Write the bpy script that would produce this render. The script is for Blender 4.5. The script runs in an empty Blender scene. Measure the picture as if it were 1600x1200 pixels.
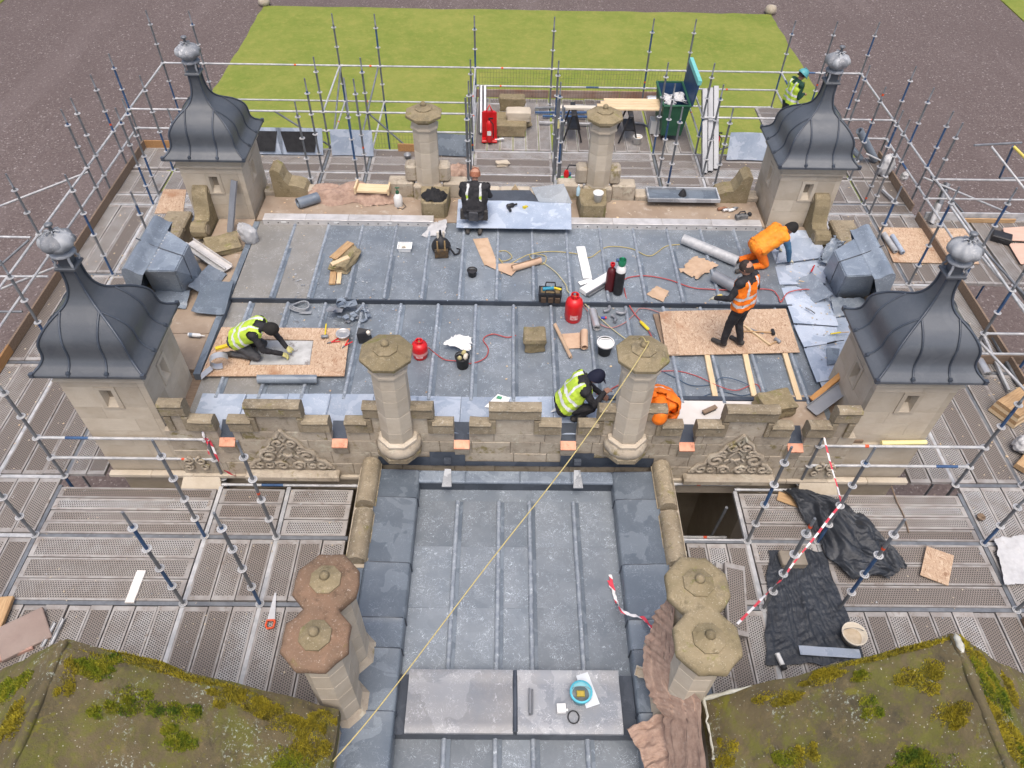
import bpy, bmesh, math, random
from mathutils import Vector, Matrix, noise
random.seed(7)
SC = bpy.context.scene
COL = SC.collection
RAD = math.radians
# ------------------------------------------------------------------ camera
cam_d = bpy.data.cameras.new('Camera'); cam = bpy.data.objects.new('Camera', cam_d); COL.objects.link(cam)
cam_d.sensor_width = 36; cam_d.lens = 26.15; cam_d.clip_start = .05; cam_d.clip_end = 600
cam.matrix_world = Matrix(((0.999886, -0.011225, -0.010123, -0.157), (0.001365, 0.734031, -0.679115, 0.0),
                           (0.015053, 0.679023, 0.733962, 9.97), (0, 0, 0, 1)))
SC.camera = cam
# ------------------------------------------------------------------ world, sun, exposure
wd = bpy.data.worlds.new('World'); SC.world = wd; wd.use_nodes = True
wn = wd.node_tree.nodes; sky = wn.new('ShaderNodeTexSky'); sky.sky_type = 'NISHITA'; sky.sun_disc = False
sky.sun_elevation = RAD(70); sky.sun_rotation = RAD(180); sky.air_density = .8; sky.dust_density = 5.0; sky.ozone_density = .5
wd.node_tree.links.new(sky.outputs[0], wn['Background'].inputs[0]); wn['Background'].inputs[1].default_value = .14
sun_d = bpy.data.lights.new('Sun', 'SUN'); sun_d.energy = 1.1; sun_d.angle = RAD(40); sun_d.color = (1, .96, .9)
sun = bpy.data.objects.new('Sun', sun_d); COL.objects.link(sun)
sun.rotation_euler = (RAD(20), 0, 0)
SC.view_settings.view_transform = 'Standard'; SC.view_settings.look = 'None'
SC.view_settings.exposure = .66; SC.view_settings.gamma = 1
# ------------------------------------------------------------------ materials
class NT:
    def __init__(s, name):
        s.m = bpy.data.materials.new(name); s.m.use_nodes = True; s.t = s.m.node_tree; s.n = s.t.nodes
        s.b = s.n['Principled BSDF']
    def node(s, t, **k):
        n = s.n.new(t)
        for a, v in k.items(): setattr(n, a, v)
        return n
    def link(s, a, b): s.t.links.new(a, b)
    def put(s, sock, v):
        if hasattr(v, 'is_output'): s.link(v, sock)
        else: sock.default_value = v
    def math(s, op, a, b=0., c=None):
        n = s.node('ShaderNodeMath', operation=op); s.put(n.inputs[0], a); s.put(n.inputs[1], b)
        if c is not None: s.put(n.inputs[2], c)
        return n.outputs[0]
    def coord(s, rnd=True, scale=None, rot=None):
        tc = s.node('ShaderNodeTexCoord'); o = tc.outputs['Object']
        if rnd:
            oi = s.node('ShaderNodeObjectInfo'); v = s.node('ShaderNodeVectorMath', operation='SCALE')
            cx = s.node('ShaderNodeCombineXYZ'); s.link(oi.outputs['Random'], cx.inputs[0]); s.link(oi.outputs['Random'], cx.inputs[1]); s.link(oi.outputs['Random'], cx.inputs[2])
            s.link(cx.outputs[0], v.inputs[0]); v.inputs['Scale'].default_value = 37.
            a = s.node('ShaderNodeVectorMath', operation='ADD'); s.link(o, a.inputs[0]); s.link(v.outputs[0], a.inputs[1]); o = a.outputs[0]
        if scale or rot:
            mp = s.node('ShaderNodeMapping'); s.link(o, mp.inputs[0])
            if scale: mp.inputs['Scale'].default_value = scale
            if rot: mp.inputs['Rotation'].default_value = rot
            o = mp.outputs[0]
        return o
    def noise(s, co, scale, detail=5, rough=.6, dist=0.):
        n = s.node('ShaderNodeTexNoise'); s.link(co, n.inputs['Vector']); n.inputs['Scale'].default_value = scale
        n.inputs['Detail'].default_value = detail; n.inputs['Roughness'].default_value = rough; n.inputs['Distortion'].default_value = dist
        return n.outputs[0]
    def vor(s, co, scale, out='Color', feature='F1'):
        n = s.node('ShaderNodeTexVoronoi', feature=feature); s.link(co, n.inputs['Vector']); n.inputs['Scale'].default_value = scale
        return n.outputs[out]
    def step(s, v, lo, hi):
        n = s.node('ShaderNodeMapRange', interpolation_type='SMOOTHSTEP'); s.put(n.inputs[0], v); n.inputs[1].default_value = lo; n.inputs[2].default_value = hi
        return n.outputs[0]
    def mix(s, f, a, b, mode='MIX'):
        n = s.node('ShaderNodeMix', data_type='RGBA', blend_type=mode); s.put(n.inputs[0], f)
        for k, v in ((6, a), (7, b)):
            if hasattr(v, 'is_output'): s.link(v, n.inputs[k])
            else: n.inputs[k].default_value = (*v, 1)
        return n.outputs[2]
    def bump(s, h, st=.3, d=.02):
        n = s.node('ShaderNodeBump'); s.link(h, n.inputs['Height']); n.inputs['Strength'].default_value = st; n.inputs['Distance'].default_value = d
        s.link(n.outputs[0], s.b.inputs['Normal'])
    def fin(s, col, rough=.7, metal=0., spec=.4, rnd=.1):
        if rnd:
            oi = s.node('ShaderNodeObjectInfo'); f = s.math('MULTIPLY_ADD', oi.outputs['Random'], 2*rnd, 1-rnd)
            cc = s.node('ShaderNodeCombineColor'); [s.link(f, cc.inputs[i]) for i in range(3)]
            col = s.mix(1., col, cc.outputs[0], 'MULTIPLY')
        s.put(s.b.inputs['Base Color'], col if hasattr(col, 'is_output') else (*col, 1))
        s.put(s.b.inputs['Roughness'], rough); s.b.inputs['Metallic'].default_value = metal
        s.b.inputs['Specular IOR Level'].default_value = spec
        return s.m
def M(name, c1, c2=None, scale=3., rough=.7, metal=0., bump=.0, bscale=40., c3=None, t3=(.6, .68), s3=9., rnd=.08, spec=.35, bd=.01, stretch=None, trans=0.):
    t = NT(name); co = t.coord(scale=stretch)
    if c2 is None: c2 = tuple(x*.8 for x in c1)
    col = t.mix(t.step(t.noise(co, scale), .33, .67), c1, c2)
    if c3: col = t.mix(t.step(t.noise(co, s3, 8, .7), *t3), col, c3)
    if bump: t.bump(t.noise(co, bscale, 6, .7), bump, bd)
    if trans: t.b.inputs['Transmission Weight'].default_value = trans
    return t.fin(col, rough, metal, spec, rnd)
def lead(name, c1, c2, c3, line=.5, pat=.5, rough=.5, seed=0., fine=1.0):
    t = NT(name); co = t.coord()
    n1 = t.noise(co, 1.3, 5, .65); col = t.mix(t.step(n1, .3, .7), c1, c2)
    grain = t.noise(t.coord(scale=(2.5, 14, 8)), 9, 6, .75); col = t.mix(t.math('MULTIPLY', t.step(grain, .5, .8), .32*fine), col, c3)
    blot = t.noise(co, 2.1, 3, .5, .6); col = t.mix(t.math('MULTIPLY', t.step(blot, .53, .545), pat), col, c3)
    # scrawled scratches: contour lines of distorted noise
    for sc, w, di in ((4.5, .0045, 2.6), (9., .008, 1.6), (15., .012, 1.)):
        r = t.math('ABSOLUTE', t.math('SUBTRACT', t.noise(co, sc, 2, .5, di), .5))
        ln = t.math('MULTIPLY', t.math('SUBTRACT', 1., t.step(r, w*.4, w)), t.step(t.noise(co, 1.7+sc*.2, 3), .47, .62))
        col = t.mix(t.math('MULTIPLY', ln, line), col, tuple(min(.75, x*1.9) for x in c3))
    t.bump(t.math('ADD', t.noise(co, 5, 4), t.math('MULTIPLY', grain, .3)), .25, .02)
    rg = t.math('MULTIPLY_ADD', t.noise(co, 2.2, 4), .36, rough-.24)
    return t.fin(col, rg, .0, .5, .17)
def stone(name, c1, c2, lich=None, tl=(.6, .64), dark=None, s=2.4, moss=None, bump=.35, rnd=.1, td=(.55, .7), tm=(.58, .68)):
    t = NT(name); co = t.coord()
    col = t.mix(t.step(t.noise(co, s), .3, .7), c1, c2)
    col = t.mix(t.math('MULTIPLY', t.noise(t.coord(scale=(1, 1, 5)), 6, 6, .7), .35), col, tuple(x*.6 for x in c2))
    if dark: col = t.mix(t.step(t.noise(co, 1.6, 6, .7), *td), col, dark)
    if lich: col = t.mix(t.math('MULTIPLY', t.step(t.noise(co, 7.5, 8, .75), .5, .7), .75), col, tuple(x*.5 for x in c2)); col = t.mix(t.math('MULTIPLY', t.step(t.noise(co, 4.1, 7, .75, .5), .55, .72), .6), col, tuple(min(.6, x*1.35) for x in c1))
    if moss: col = t.mix(t.step(t.noise(co, 2.7, 6, .7, .3), *tm), col, moss)
    if lich: col = t.mix(t.step(t.noise(co, 22, 7, .72), *tl), col, lich); col = t.mix(t.math('MULTIPLY', t.step(t.noise(co, 55, 4, .6), .60, .68), .5), col, lich)
    t.bump(t.math('ADD', t.noise(co, 30, 8, .75), t.math('MULTIPLY', t.noise(co, 6, 4), .8)), bump, .02)
    return t.fin(col, .9, 0, .2, rnd)
def perforated():
    t = NT('perforated_steel'); co = t.coord(rnd=False); sp = t.node('ShaderNodeSeparateXYZ'); t.link(co, sp.inputs[0])
    P = 1/.036
    py = t.math('MULTIPLY', sp.outputs[1], P*1.1547); px = t.math('MULTIPLY', sp.outputs[0], P)
    row = t.math('FLOOR', py); par = t.math('MODULO', t.math('ABSOLUTE', row), 2.)
    fx = t.math('SUBTRACT', t.math('FRACT', t.math('MULTIPLY_ADD', par, .5, px)), .5); fy = t.math('SUBTRACT', t.math('FRACT', py), .5)
    d = t.math('SQRT', t.math('ADD', t.math('MULTIPLY', fx, fx), t.math('MULTIPLY', t.math('MULTIPLY', fy, fy), .75)))
    hole = t.math('SUBTRACT', 1., t.step(d, .27, .36))
    oi = t.node('ShaderNodeObjectInfo'); cr = t.node('ShaderNodeValToRGB'); t.link(oi.outputs['Random'], cr.inputs[0])
    e = cr.color_ramp.elements; e[0].color = (.205, .172, .148, 1); e[1].color = (.41, .415, .415, 1); k = e.new(.35); k.color = (.255, .225, .20, 1); k = e.new(.65); k.color = (.325, .305, .285, 1)
    rc = t.coord(); dirt = t.noise(rc, 2.2, 6, .7)
    col = t.mix(t.step(dirt, .35, .75), cr.outputs[0], (.225, .19, .165))
    col = t.mix(t.step(t.noise(rc, 5.5, 6, .7), .64, .76), col, (.50, .49, .48))
    col = t.mix(hole, col, (.06, .055, .052))
    inv = t.math('SUBTRACT', 1., hole); t.bump(inv, .6, .01)
    return t.fin(col, .65, 0, .4, .1)
def osb():
    t = NT('oriented_strand_board'); co = t.coord()
    wob = t.node('ShaderNodeVectorMath', operation='ADD'); nn = t.node('ShaderNodeTexNoise'); t.link(co, nn.inputs['Vector']); nn.inputs['Scale'].default_value = 5; t.link(co, wob.inputs[0])
    sc = t.node('ShaderNodeVectorMath', operation='SCALE'); t.link(nn.outputs[1], sc.inputs[0]); sc.inputs['Scale'].default_value = .22; t.link(sc.outputs[0], wob.inputs[1])
    def m(scale, r):
        mp = t.node('ShaderNodeMapping'); t.link(wob.outputs[0], mp.inputs[0]); mp.inputs['Scale'].default_value = scale; mp.inputs['Rotation'].default_value = (0, 0, r); return mp.outputs[0]
    a = t.vor(m((22, 120, 20), .3), 1.); b = t.vor(m((110, 24, 20), -.2), 1.)
    sa = t.node('ShaderNodeSeparateColor'); t.link(a, sa.inputs[0]); sb = t.node('ShaderNodeSeparateColor'); t.link(b, sb.inputs[0])
    col = t.mix(t.step(sa.outputs[0], .1, .9), (.50, .36, .25), (.42, .285, .19)); col = t.mix(t.step(sb.outputs[1], .86, .94), col, (.28, .165, .10)); col = t.mix(t.step(sb.outputs[0], .7, .85), col, (.56, .43, .31))
    col = t.mix(t.step(t.noise(co, 1.6, 4), .55, .75), col, (.34, .19, .11))
    t.bump(sa.outputs[1], .3, .01)
    return t.fin(col, .75, 0, .3, .08)
def ground_mats():
    t = NT('red_gravel'); co = t.coord(rnd=False)
    a = t.node('ShaderNodeSeparateColor'); t.link(t.vor(co, 14.), a.inputs[0]); b = t.node('ShaderNodeSeparateColor'); t.link(t.vor(co, 30.), b.inputs[0])
    col = t.mix(a.outputs[0], (.108, .083, .078), (.170, .136, .128)); col = t.mix(t.math('MULTIPLY', b.outputs[1], .4), col, (.078, .060, .056))
    col = t.mix(t.step(a.outputs[1], .975, .985), col, (.28, .245, .235)); col = t.mix(t.step(b.outputs[0], .965, .98), col, (.28, .25, .24)); trk = t.noise(t.coord(rnd=False, scale=(1, .12, 1)), .55, 3); col = t.mix(t.math('MULTIPLY', t.step(trk, .5, .68), .3), col, (.19, .155, .148))
    col = t.mix(t.math('MULTIPLY', t.step(t.noise(co, .12, 4), .35, .7), .45), col, (.11, .085, .08))
    t.bump(b.outputs[2], .5, .03); g = t.fin(col, .9, 0, .2, 0)
    t = NT('lawn_grass'); co = t.coord(rnd=False)
    col = t.mix(t.step(t.noise(co, .5, 6, .7), .28, .72), (.165, .215, .042), (.235, .255, .062))
    col = t.mix(t.math('MULTIPLY', t.step(t.noise(co, .2, 6, .7), .48, .72), .6), col, (.12, .18, .03))
    col = t.mix(t.math('MULTIPLY', t.step(t.noise(co, 3., 6, .8), .45, .75), .6), col, (.33, .29, .085))
    col = t.mix(t.math('MULTIPLY', t.step(t.noise(t.coord(rnd=False, scale=(1, 2.4, 1)), 8., 8, .8), .5, .75), .6), col, (.10, .125, .018))
    t.bump(t.noise(co, 25., 6, .8), .6, .04); l = t.fin(col, .95, 0, .1, 0)
    return g, l
GRAVEL, GRASS = ground_mats()
PERF = perforated(); OSB = osb()
STEEL = M('galvanised_steel', (.22, .235, .25), (.155, .165, .18), 6, .45, .35, .1, 60, c3=(.25, .20, .17), t3=(.63, .72), s3=14)
STEELW = M('pale_galvanised_steel', (.52, .52, .52), (.36, .37, .38), 6, .5, .15, c3=(.33, .29, .26), t3=(.6, .7), s3=12)
BLUEP = M('blue_painted_steel', (.035, .075, .17), (.05, .115, .235), 6, .5, .1, c3=(.3, .32, .34), t3=(.6, .66), s3=20)
ORANGEP = M('orange_tape', (.75, .10, .03), (.6, .08, .03), 6, .5)
DECKRIM = M('deck_rim_steel', (.37, .355, .34), (.27, .245, .228), 4, .6, .1, c3=(.22, .185, .16), t3=(.55, .68), s3=6, rnd=.14)
LEADR = lead('weathered_roof_lead', (.135, .160, .187), (.182, .205, .228), (.285, .32, .352), .8, .12)
LEADL = lead('dusty_roof_lead', (.19, .185, .172), (.235, .225, .205), (.31, .315, .315), .5, .12)
LEADN = lead('bright_new_lead', (.27, .325, .41), (.37, .43, .52), (.52, .57, .65), .5, .45, .38)
LEADS = lead('parapet_lead', (.10, .124, .152), (.134, .160, .190), (.205, .24, .275), .4, .5, .42)
LEADD = lead('dark_dome_lead', (.066, .075, .088), (.084, .093, .105), (.108, .118, .13), .12, .25, .45)
LEADK = lead('dark_lead_flashing', (.034, .042, .058), (.05, .062, .08), (.085, .10, .125), .2, .3, .45)
LEADB = lead('hood_lead', (.135, .165, .205), (.195, .228, .27), (.29, .335, .38), .5, .3, .42)
LEADFN = lead('finial_lead', (.12, .13, .145), (.23, .24, .255), (.44, .46, .48), .6, .6, .55)
LEADF = lead('white_bloomed_finial_lead', (.20, .215, .235), (.33, .345, .36), (.50, .52, .54), .5, .6, .6)
ROLL = M('lead_roll_worn', (.30, .335, .375), (.19, .22, .26), 9, .5, 0, .2, 40, c3=(.55, .60, .64), t3=(.55, .7), s3=16)
STONET = stone('cream_ashlar', (.58, .515, .415), (.49, .42, .325), dark=(.34, .29, .22), td=(.62, .8))
STONEP = stone('weathered_parapet_stone', (.50, .44, .35), (.39, .33, .255), lich=(.54, .50, .43), tl=(.66, .76), dark=(.24, .205, .155), moss=(.22, .185, .09), td=(.5, .8))
STONEC = stone('lichened_coping', (.34, .285, .20), (.25, .205, .14), lich=(.50, .465, .385), tl=(.56, .70), dark=(.16, .135, .095), moss=(.22, .19, .08))
STONEM = stone('mossy_cap_stone', (.30, .245, .155), (.22, .18, .105), lich=(.47, .42, .32), tl=(.60, .72), dark=(.16, .135, .09), moss=(.19, .18, .065))
STONER = stone('red_lichened_cap_stone', (.255, .160, .105), (.185, .125, .085), lich=(.44, .37, .30), tl=(.60, .70), dark=(.12, .09, .065), moss=(.20, .15, .07))
def slab_mat():
    t = NT('mossy_roof_slab'); co = t.coord(rnd=False)
    col = t.mix(t.step(t.noise(co, 1.1, 6, .65), .3, .7), (.17, .135, .074), (.115, .096, .056))
    col = t.mix(t.step(t.noise(co, 2.3, 7, .7, .4), .52, .72), col, (.075, .066, .046))
    col = t.mix(t.math('MULTIPLY', t.step(t.noise(co, 1.7, 7, .75, .3), .46, .60), .85), col, (.155, .155, .036)); col = t.mix(t.math('MULTIPLY', t.step(t.noise(co, 3.6, 8, .8, .5), .55, .63), .8), col, (.20, .19, .028))
    col = t.mix(t.math('MULTIPLY', t.step(t.noise(co, 9, 7, .75), .52, .68), .55), col, (.24, .18, .085))
    pale = t.step(t.noise(co, 1.5, 5, .6), .5, .62)
    col = t.mix(t.math('MULTIPLY', t.step(t.noise(co, 26, 5, .7), .56, .63), pale), col, (.40, .44, .36))
    sp = t.node('ShaderNodeSeparateColor'); t.link(t.vor(co, 42.), sp.inputs[0]); dd = t.vor(co, 42., 'Distance')
    dot = t.math('MULTIPLY', t.math('SUBTRACT', 1., t.step(dd, .16, .28)), t.step(sp.outputs[0], .86, .88)); col = t.mix(dot, col, (.52, .50, .40))
    t.bump(t.math('ADD', t.noise(co, 35, 8, .8), t.math('MULTIPLY', t.noise(co, 7, 5), .9)), .7, .03)
    return t.fin(col, .92, 0, .2, 0)
STONEG = slab_mat()
COPPER = M('copper', (.46, .185, .105), (.56, .27, .175), 7, .45, .15, c3=(.26, .105, .06), t3=(.55, .7))
TIMBER = M('timber', (.50, .335, .18), (.36, .22, .11), 5, .75, stretch=(1, 9, 9), bump=.15)
TIMBERD = M('weathered_timber', (.26, .19, .135), (.19, .135, .095), 5, .85, stretch=(1, 7, 7), bump=.2, c3=(.12, .085, .06))
SOLE = M('gutter_sole_boarding', (.34, .27, .205), (.27, .205, .15), 2.2, .85, bump=.15, c3=(.42, .36, .30), t3=(.55, .7), s3=4)
# ------------------------------------------------------------------ mesh helpers
class MB:
    def __init__(s): s.v = []; s.f = []; s.mi = []; s.sm = []
    def add(s, vs, fs, mi=0, sm=False, mx=None):
        o = len(s.v); s.v += [tuple(mx @ Vector(v)) if mx else tuple(v) for v in vs]
        for f in fs: s.f.append(tuple(i+o for i in f)); s.mi.append(mi); s.sm.append(sm)
        return s
    def box(s, x0, x1, y0, y1, z0, z1, mi=0, mx=None):
        return s.add([(x0, y0, z0), (x1, y0, z0), (x1, y1, z0), (x0, y1, z0), (x0, y0, z1), (x1, y0, z1), (x1, y1, z1), (x0, y1, z1)],
                     [(0, 3, 2, 1), (4, 5, 6, 7), (0, 1, 5, 4), (1, 2, 6, 5), (2, 3, 7, 6), (3, 0, 4, 7)], mi, False, mx)
    def hexa(s, p, mi=0, mx=None): return s.add(p, [(0, 3, 2, 1), (4, 5, 6, 7), (0, 1, 5, 4), (1, 2, 6, 5), (2, 3, 7, 6), (3, 0, 4, 7)], mi, False, mx)
    def bbox(s, x0, x1, y0, y1, z0, z1, b=.01, mi=0, mx=None):
        # box with chamfered top edges
        return s.add([(x0, y0, z0), (x1, y0, z0), (x1, y1, z0), (x0, y1, z0), (x0, y0, z1-b), (x1, y0, z1-b), (x1, y1, z1-b), (x0, y1, z1-b),
                      (x0+b, y0+b, z1), (x1-b, y0+b, z1), (x1-b, y1-b, z1), (x0+b, y1-b, z1)],
                     [(0, 3, 2, 1), (0, 1, 5, 4), (1, 2, 6, 5), (2, 3, 7, 6), (3, 0, 4, 7), (4, 5, 9, 8), (5, 6, 10, 9), (6, 7, 11, 10), (7, 4, 8, 11), (8, 9, 10, 11)], mi, False, mx)
    def lathe(s, prof, n=16, mi=0, mx=None, sm=True, ph=0., cap=True, sx=1., sy=1.):
        vs = []; fs = []
        for r, z in prof:
            for k in range(n):
                a = ph+2*math.pi*k/n; vs.append((r*math.cos(a)*sx, r*math.sin(a)*sy, z))
        m = len(prof)
        for i in range(m-1):
            for k in range(n):
                a, b = i*n+k, i*n+(k+1) % n; fs.append((a, b, b+n, a+n))
        s.add(vs, fs, mi, sm, mx)
        if cap: s.add([vs[k] for k in range(n)], [tuple(range(n-1, -1, -1))], mi, False, mx); s.add([vs[(m-1)*n+k] for k in range(n)], [tuple(range(n))], mi, False, mx)
        return s
    def tube(s, pts, r, n=6, mi=0, sm=True, cap=True, rs=None):
        pts = [Vector(p) for p in pts]; vs = []; fs = []; m = len(pts)
        up = None
        for i, p in enumerate(pts):
            d = (pts[min(i+1, m-1)]-pts[max(i-1, 0)]).normalized()
            if up is None: up = Vector((0, 0, 1)) if abs(d.z) < .9 else Vector((1, 0, 0))
            u = d.cross(up); u = u.normalized() if u.length > 1e-6 else Vector((1, 0, 0)); w = u.cross(d).normalized(); up = w
            rr = rs[i] if rs else r
            for k in range(n):
                a = 2*math.pi*k/n; vs.append(p+u*(rr*math.cos(a))+w*(rr*math.sin(a)))
        for i in range(m-1):
            for k in range(n): a, b = i*n+k, i*n+(k+1) % n; fs.append((a, a+n, b+n, b))
        s.add(vs, fs, mi, sm)
        if cap: s.add(vs[:n], [tuple(range(n))], mi); s.add(vs[-n:], [tuple(range(n-1, -1, -1))], mi)
        return s
    def prism(s, poly, z0, z1, mi=0, mx=None, b=0.):
        n = len(poly); cx = sum(p[0] for p in poly)/n; cy = sum(p[1] for p in poly)/n
        def q(p, k): L = math.hypot(p[0]-cx, p[1]-cy) or 1; return (p[0]+(cx-p[0])*k/L, p[1]+(cy-p[1])*k/L)
        rings = [[(*p, z0) for p in poly], [(*p, z1-b) for p in poly]]+([[(*q(p, b), z1) for p in poly]] if b else [])
        vs = sum(rings, []); fs = [tuple(range(n-1, -1, -1)), tuple(range((len(rings)-1)*n, len(rings)*n))]
        for i in range(len(rings)-1):
            for k in range(n): a, c = i*n+k, i*n+(k+1) % n; fs.append((a, c, c+n, a+n))
        return s.add(vs, fs, mi, False, mx)
    def grid(s, fn, nu, nv, mi=0, sm=True, thick=0.):
        vs = [fn(i/nu, j/nv) for j in range(nv+1) for i in range(nu+1)]
        fs = [(j*(nu+1)+i, j*(nu+1)+i+1, (j+1)*(nu+1)+i+1, (j+1)*(nu+1)+i) for j in range(nv) for i in range(nu)]
        s.add(vs, fs, mi, sm)
        if thick:
            s.add([(x, y, z-thick) for x, y, z in vs], [f[::-1] for f in fs], mi, sm)
            ed = [i for i in range(nu+1)]+[j*(nu+1)+nu for j in range(1, nv+1)]+[nv*(nu+1)+i for i in range(nu-1, -1, -1)]+[j*(nu+1) for j in range(nv-1, 0, -1)]
            L = len(ed); vv = [vs[i] for i in ed]; s.add(vv+[(x, y, z-thick) for x, y, z in vv], [(k, k+L, (k+1) % L+L, (k+1) % L) for k in range(L)], mi, False)
        return s
    def mesh(s, name, mats):
        me = bpy.data.meshes.new(name); me.from_pydata(s.v, [], s.f); me.update()
        for m in (mats if isinstance(mats, (list, tuple)) else [mats]): me.materials.append(m)
        me.polygons.foreach_set('material_index', s.mi); me.polygons.foreach_set('use_smooth', s.sm); me.update()
        return me
    def build(s, name, mats, parent=None, world=False, **k): return ob(name, s.mesh(name, mats), parent, world, **k)
def tag(o, label=None, cat=None, group=None, kind=None):
    if label: o['label'] = label
    if cat: o['category'] = cat
    if group: o['group'] = group
    if kind: o['kind'] = kind
    return o
def ob(name, me, parent=None, world=False, loc=(0, 0, 0), rot=(0, 0, 0), **k):
    o = bpy.data.objects.new(name, me); COL.objects.link(o); o.location = loc; o.rotation_euler = rot
    if parent:
        o.parent = parent
        if world:
            w = Vector(); p = parent
            while p: w += p.location; p = p.parent
            o.location = Vector(loc)-w
    return tag(o, **k)
def thing(name, loc, label, cat, rz=0, group=None):
    o = ob(name, None, loc=loc, rot=(0, 0, rz)); o.empty_display_size = .2
    return tag(o, label, cat, group)
def copy_tree(o, parent=None):
    c = o.copy(); COL.objects.link(c); c.parent = parent
    for ch in list(o.children): copy_tree(ch, c)
    return c
def T(x, y, z, rz=0, rx=0, ry=0): return Matrix.Translation((x, y, z)) @ Matrix.Rotation(rz, 4, 'Z') @ Matrix.Rotation(ry, 4, 'Y') @ Matrix.Rotation(rx, 4, 'X')
def nz(x, y, z=0., s=1.): return noise.noise(Vector((x*s, y*s, z*s)))
# ------------------------------------------------------------------ ground
ZG = -7.
b = MB(); b.grid(lambda u, v: (-130+260*u, -60+330*v, ZG), 2, 2, sm=False); b.build('gravel_ground', GRAVEL, kind='structure')
def lawn(x0, x1, y0, y1):
    b = MB(); n = 40
    def f(u, v):
        x = x0+(x1-x0)*u; y = y0+(y1-y0)*v; e = min(u, 1-u, v, 1-v)
        return (x+(.12*nz(x, y, 1, 1.3) if e < .01 else 0), y+(.12*nz(x, y, 5, 1.3) if e < .01 else 0), ZG+.05+(0 if e < .01 else .05))
    b.grid(f, n, n, thick=.1); return b.build('lawn', GRASS, kind='structure')
lawn(-14.3, 15.1, 21., 45.2); lawn(-75, -29.4, 20, 120); lawn(29.8, 80, 20, 120)
for x, y, lb in ((-14.3, 45.4, 'mossy green stone ball at the lawn corner beyond the turret with the sack'), (15.1, 45.4, 'grey stone ball at the lawn corner beyond the hard-hatted worker')):
    b = MB(); b.lathe([(.001, 0), (.28, .02), (.36, .2), (.26, .42), (.001, .5)], 12, cap=False); b.build('stone_ball', STONEP, loc=(x, y, ZG), label=lb, cat='stone ball', group='stone balls at lawn corners')
# ------------------------------------------------------------------ entrance block: walls and lead roof
CX = -.043
blk = thing('entrance_block', (CX, 10.5, ZG), 'cream stone entrance block under the large flat lead roof', 'building')
b = MB(); b.box(-6.40, 6.32, 9.0, 14.0, ZG+.002, .89); b.box(-6.40, 6.32, 7.19, 8.999, -.45, .889)
for x0, x1 in ((-6.40, -4.1), (-2.35, 2.35), (4.0, 6.32)): b.box(x0, x1, 7.191, 8.998, ZG+.002, -.451)
b.build('wall', STONET, blk, True)
# flat roof sheets and rolls
ZL, ZU = 1.0, 1.075
ys = 10.27
def sheet(x0, x1, y0, y1, z, mat, name='lead_sheet', th=.012, amp=.006, parent=blk, zs=None, nu=4, nv=8):
    b = MB(); sd = random.random()*50
    def f(u, v):
        x = x0+(x1-x0)*u; y = y0+(y1-y0)*v
        return (x, y, (z if zs is None else z+(zs-z)*v)+amp*nz(x*1.7+sd, y*1.3, sd, 1.6))
    b.grid(f, nu, nv, thick=th); return b.build(name, mat, parent, True)
def roll(x, y0, y1, z, r=.033, mat=None, parent=blk):
    b = MB(); n = 6; vs = []; m = 9
    for j in range(m):
        y = y0+(y1-y0)*j/(m-1); dx = .004*nz(x*3, y*2, 3)
        for k in range(n+1):
            a = math.pi*k/n; vs.append((x+dx+r*math.cos(a)*1.05, y, z+r*1.5*math.sin(a)))
    b.add(vs, [(j*(n+1)+k, (j+1)*(n+1)+k, (j+1)*(n+1)+k+1, j*(n+1)+k+1) for j in range(m-1) for k in range(n)], 0, True)
    b.add(vs[:n+1], [tuple(range(n+1))]); b.add(vs[-n-1:], [tuple(range(n, -1, -1))])
    if mat is None: b.box(x+r*.9, x+r*.9+.055, y0+.004, y1-.004, z-.004, z+.008, 1)
    return b.build('lead_roll', [mat or ROLL, LEADS], parent, True)
ux = [-4.40+.68*k for k in range(14)]; ed = [-5.12]+ux+[5.06]
for i in range(len(ed)-1): sheet(ed[i]+.002, ed[i+1]-.002, ys, 12.62, ZU, LEADL if i < 2 else LEADR, zs=ZU+.03)
for x in ux: roll(x, ys-.005, 12.56, ZU+.01)
lx = [x+.31 for x in [-4.40-.68]+ux]; ed = [-5.12]+lx+[5.06]
for i in range(len(ed)-1): sheet(ed[i]+.002, ed[i+1]-.002, 7.52, ys-.002, ZL, LEADL if i < 2 else LEADR)
for x in lx: roll(x, 7.9, ys-.05, ZL+.004)
b = MB(); b.box(-5.12, 5.06, ys-.035, ys-.003, ZL-.05, ZU+.016); b.build('roof_drip', LEADK, blk, True)
b = MB(); b.box(-5.5, 5.44, 7.215, 13.5, .90, ZL-.04); b.build('roof_deck', TIMBERD, blk, True)
# roof rim upstands at the sides
b = MB(); b.box(-5.24, -5.13, 8.35, 12.6, ZL-.05, 1.10); b.build('gutter_upstand', LEADS, blk, True)
b = MB(); b.box(5.07, 5.16, 8.0, 12.6, ZL-.05, 1.04); b.build('gutter_upstand', LEADK, blk, True)
for x0, x1, y0, y1 in ((-6.0, -5.27, 8.5, 9.35), (-6.0, -5.27, 9.36, 10.5), (-6.0, -5.27, 10.51, 11.6), (-6.0, -5.27, 11.61, 12.75)):
    b = MB(); b.bbox(x0, x1, y0, y1, .94, 1.05+random.random()*.01, .005); b.build('gutter_board', SOLE, blk, True)
b = MB(); b.box(5.17, 6.0, 8.5, 12.75, .94, 1.04); b.build('gutter_board', SOLE, blk, True)
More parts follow.
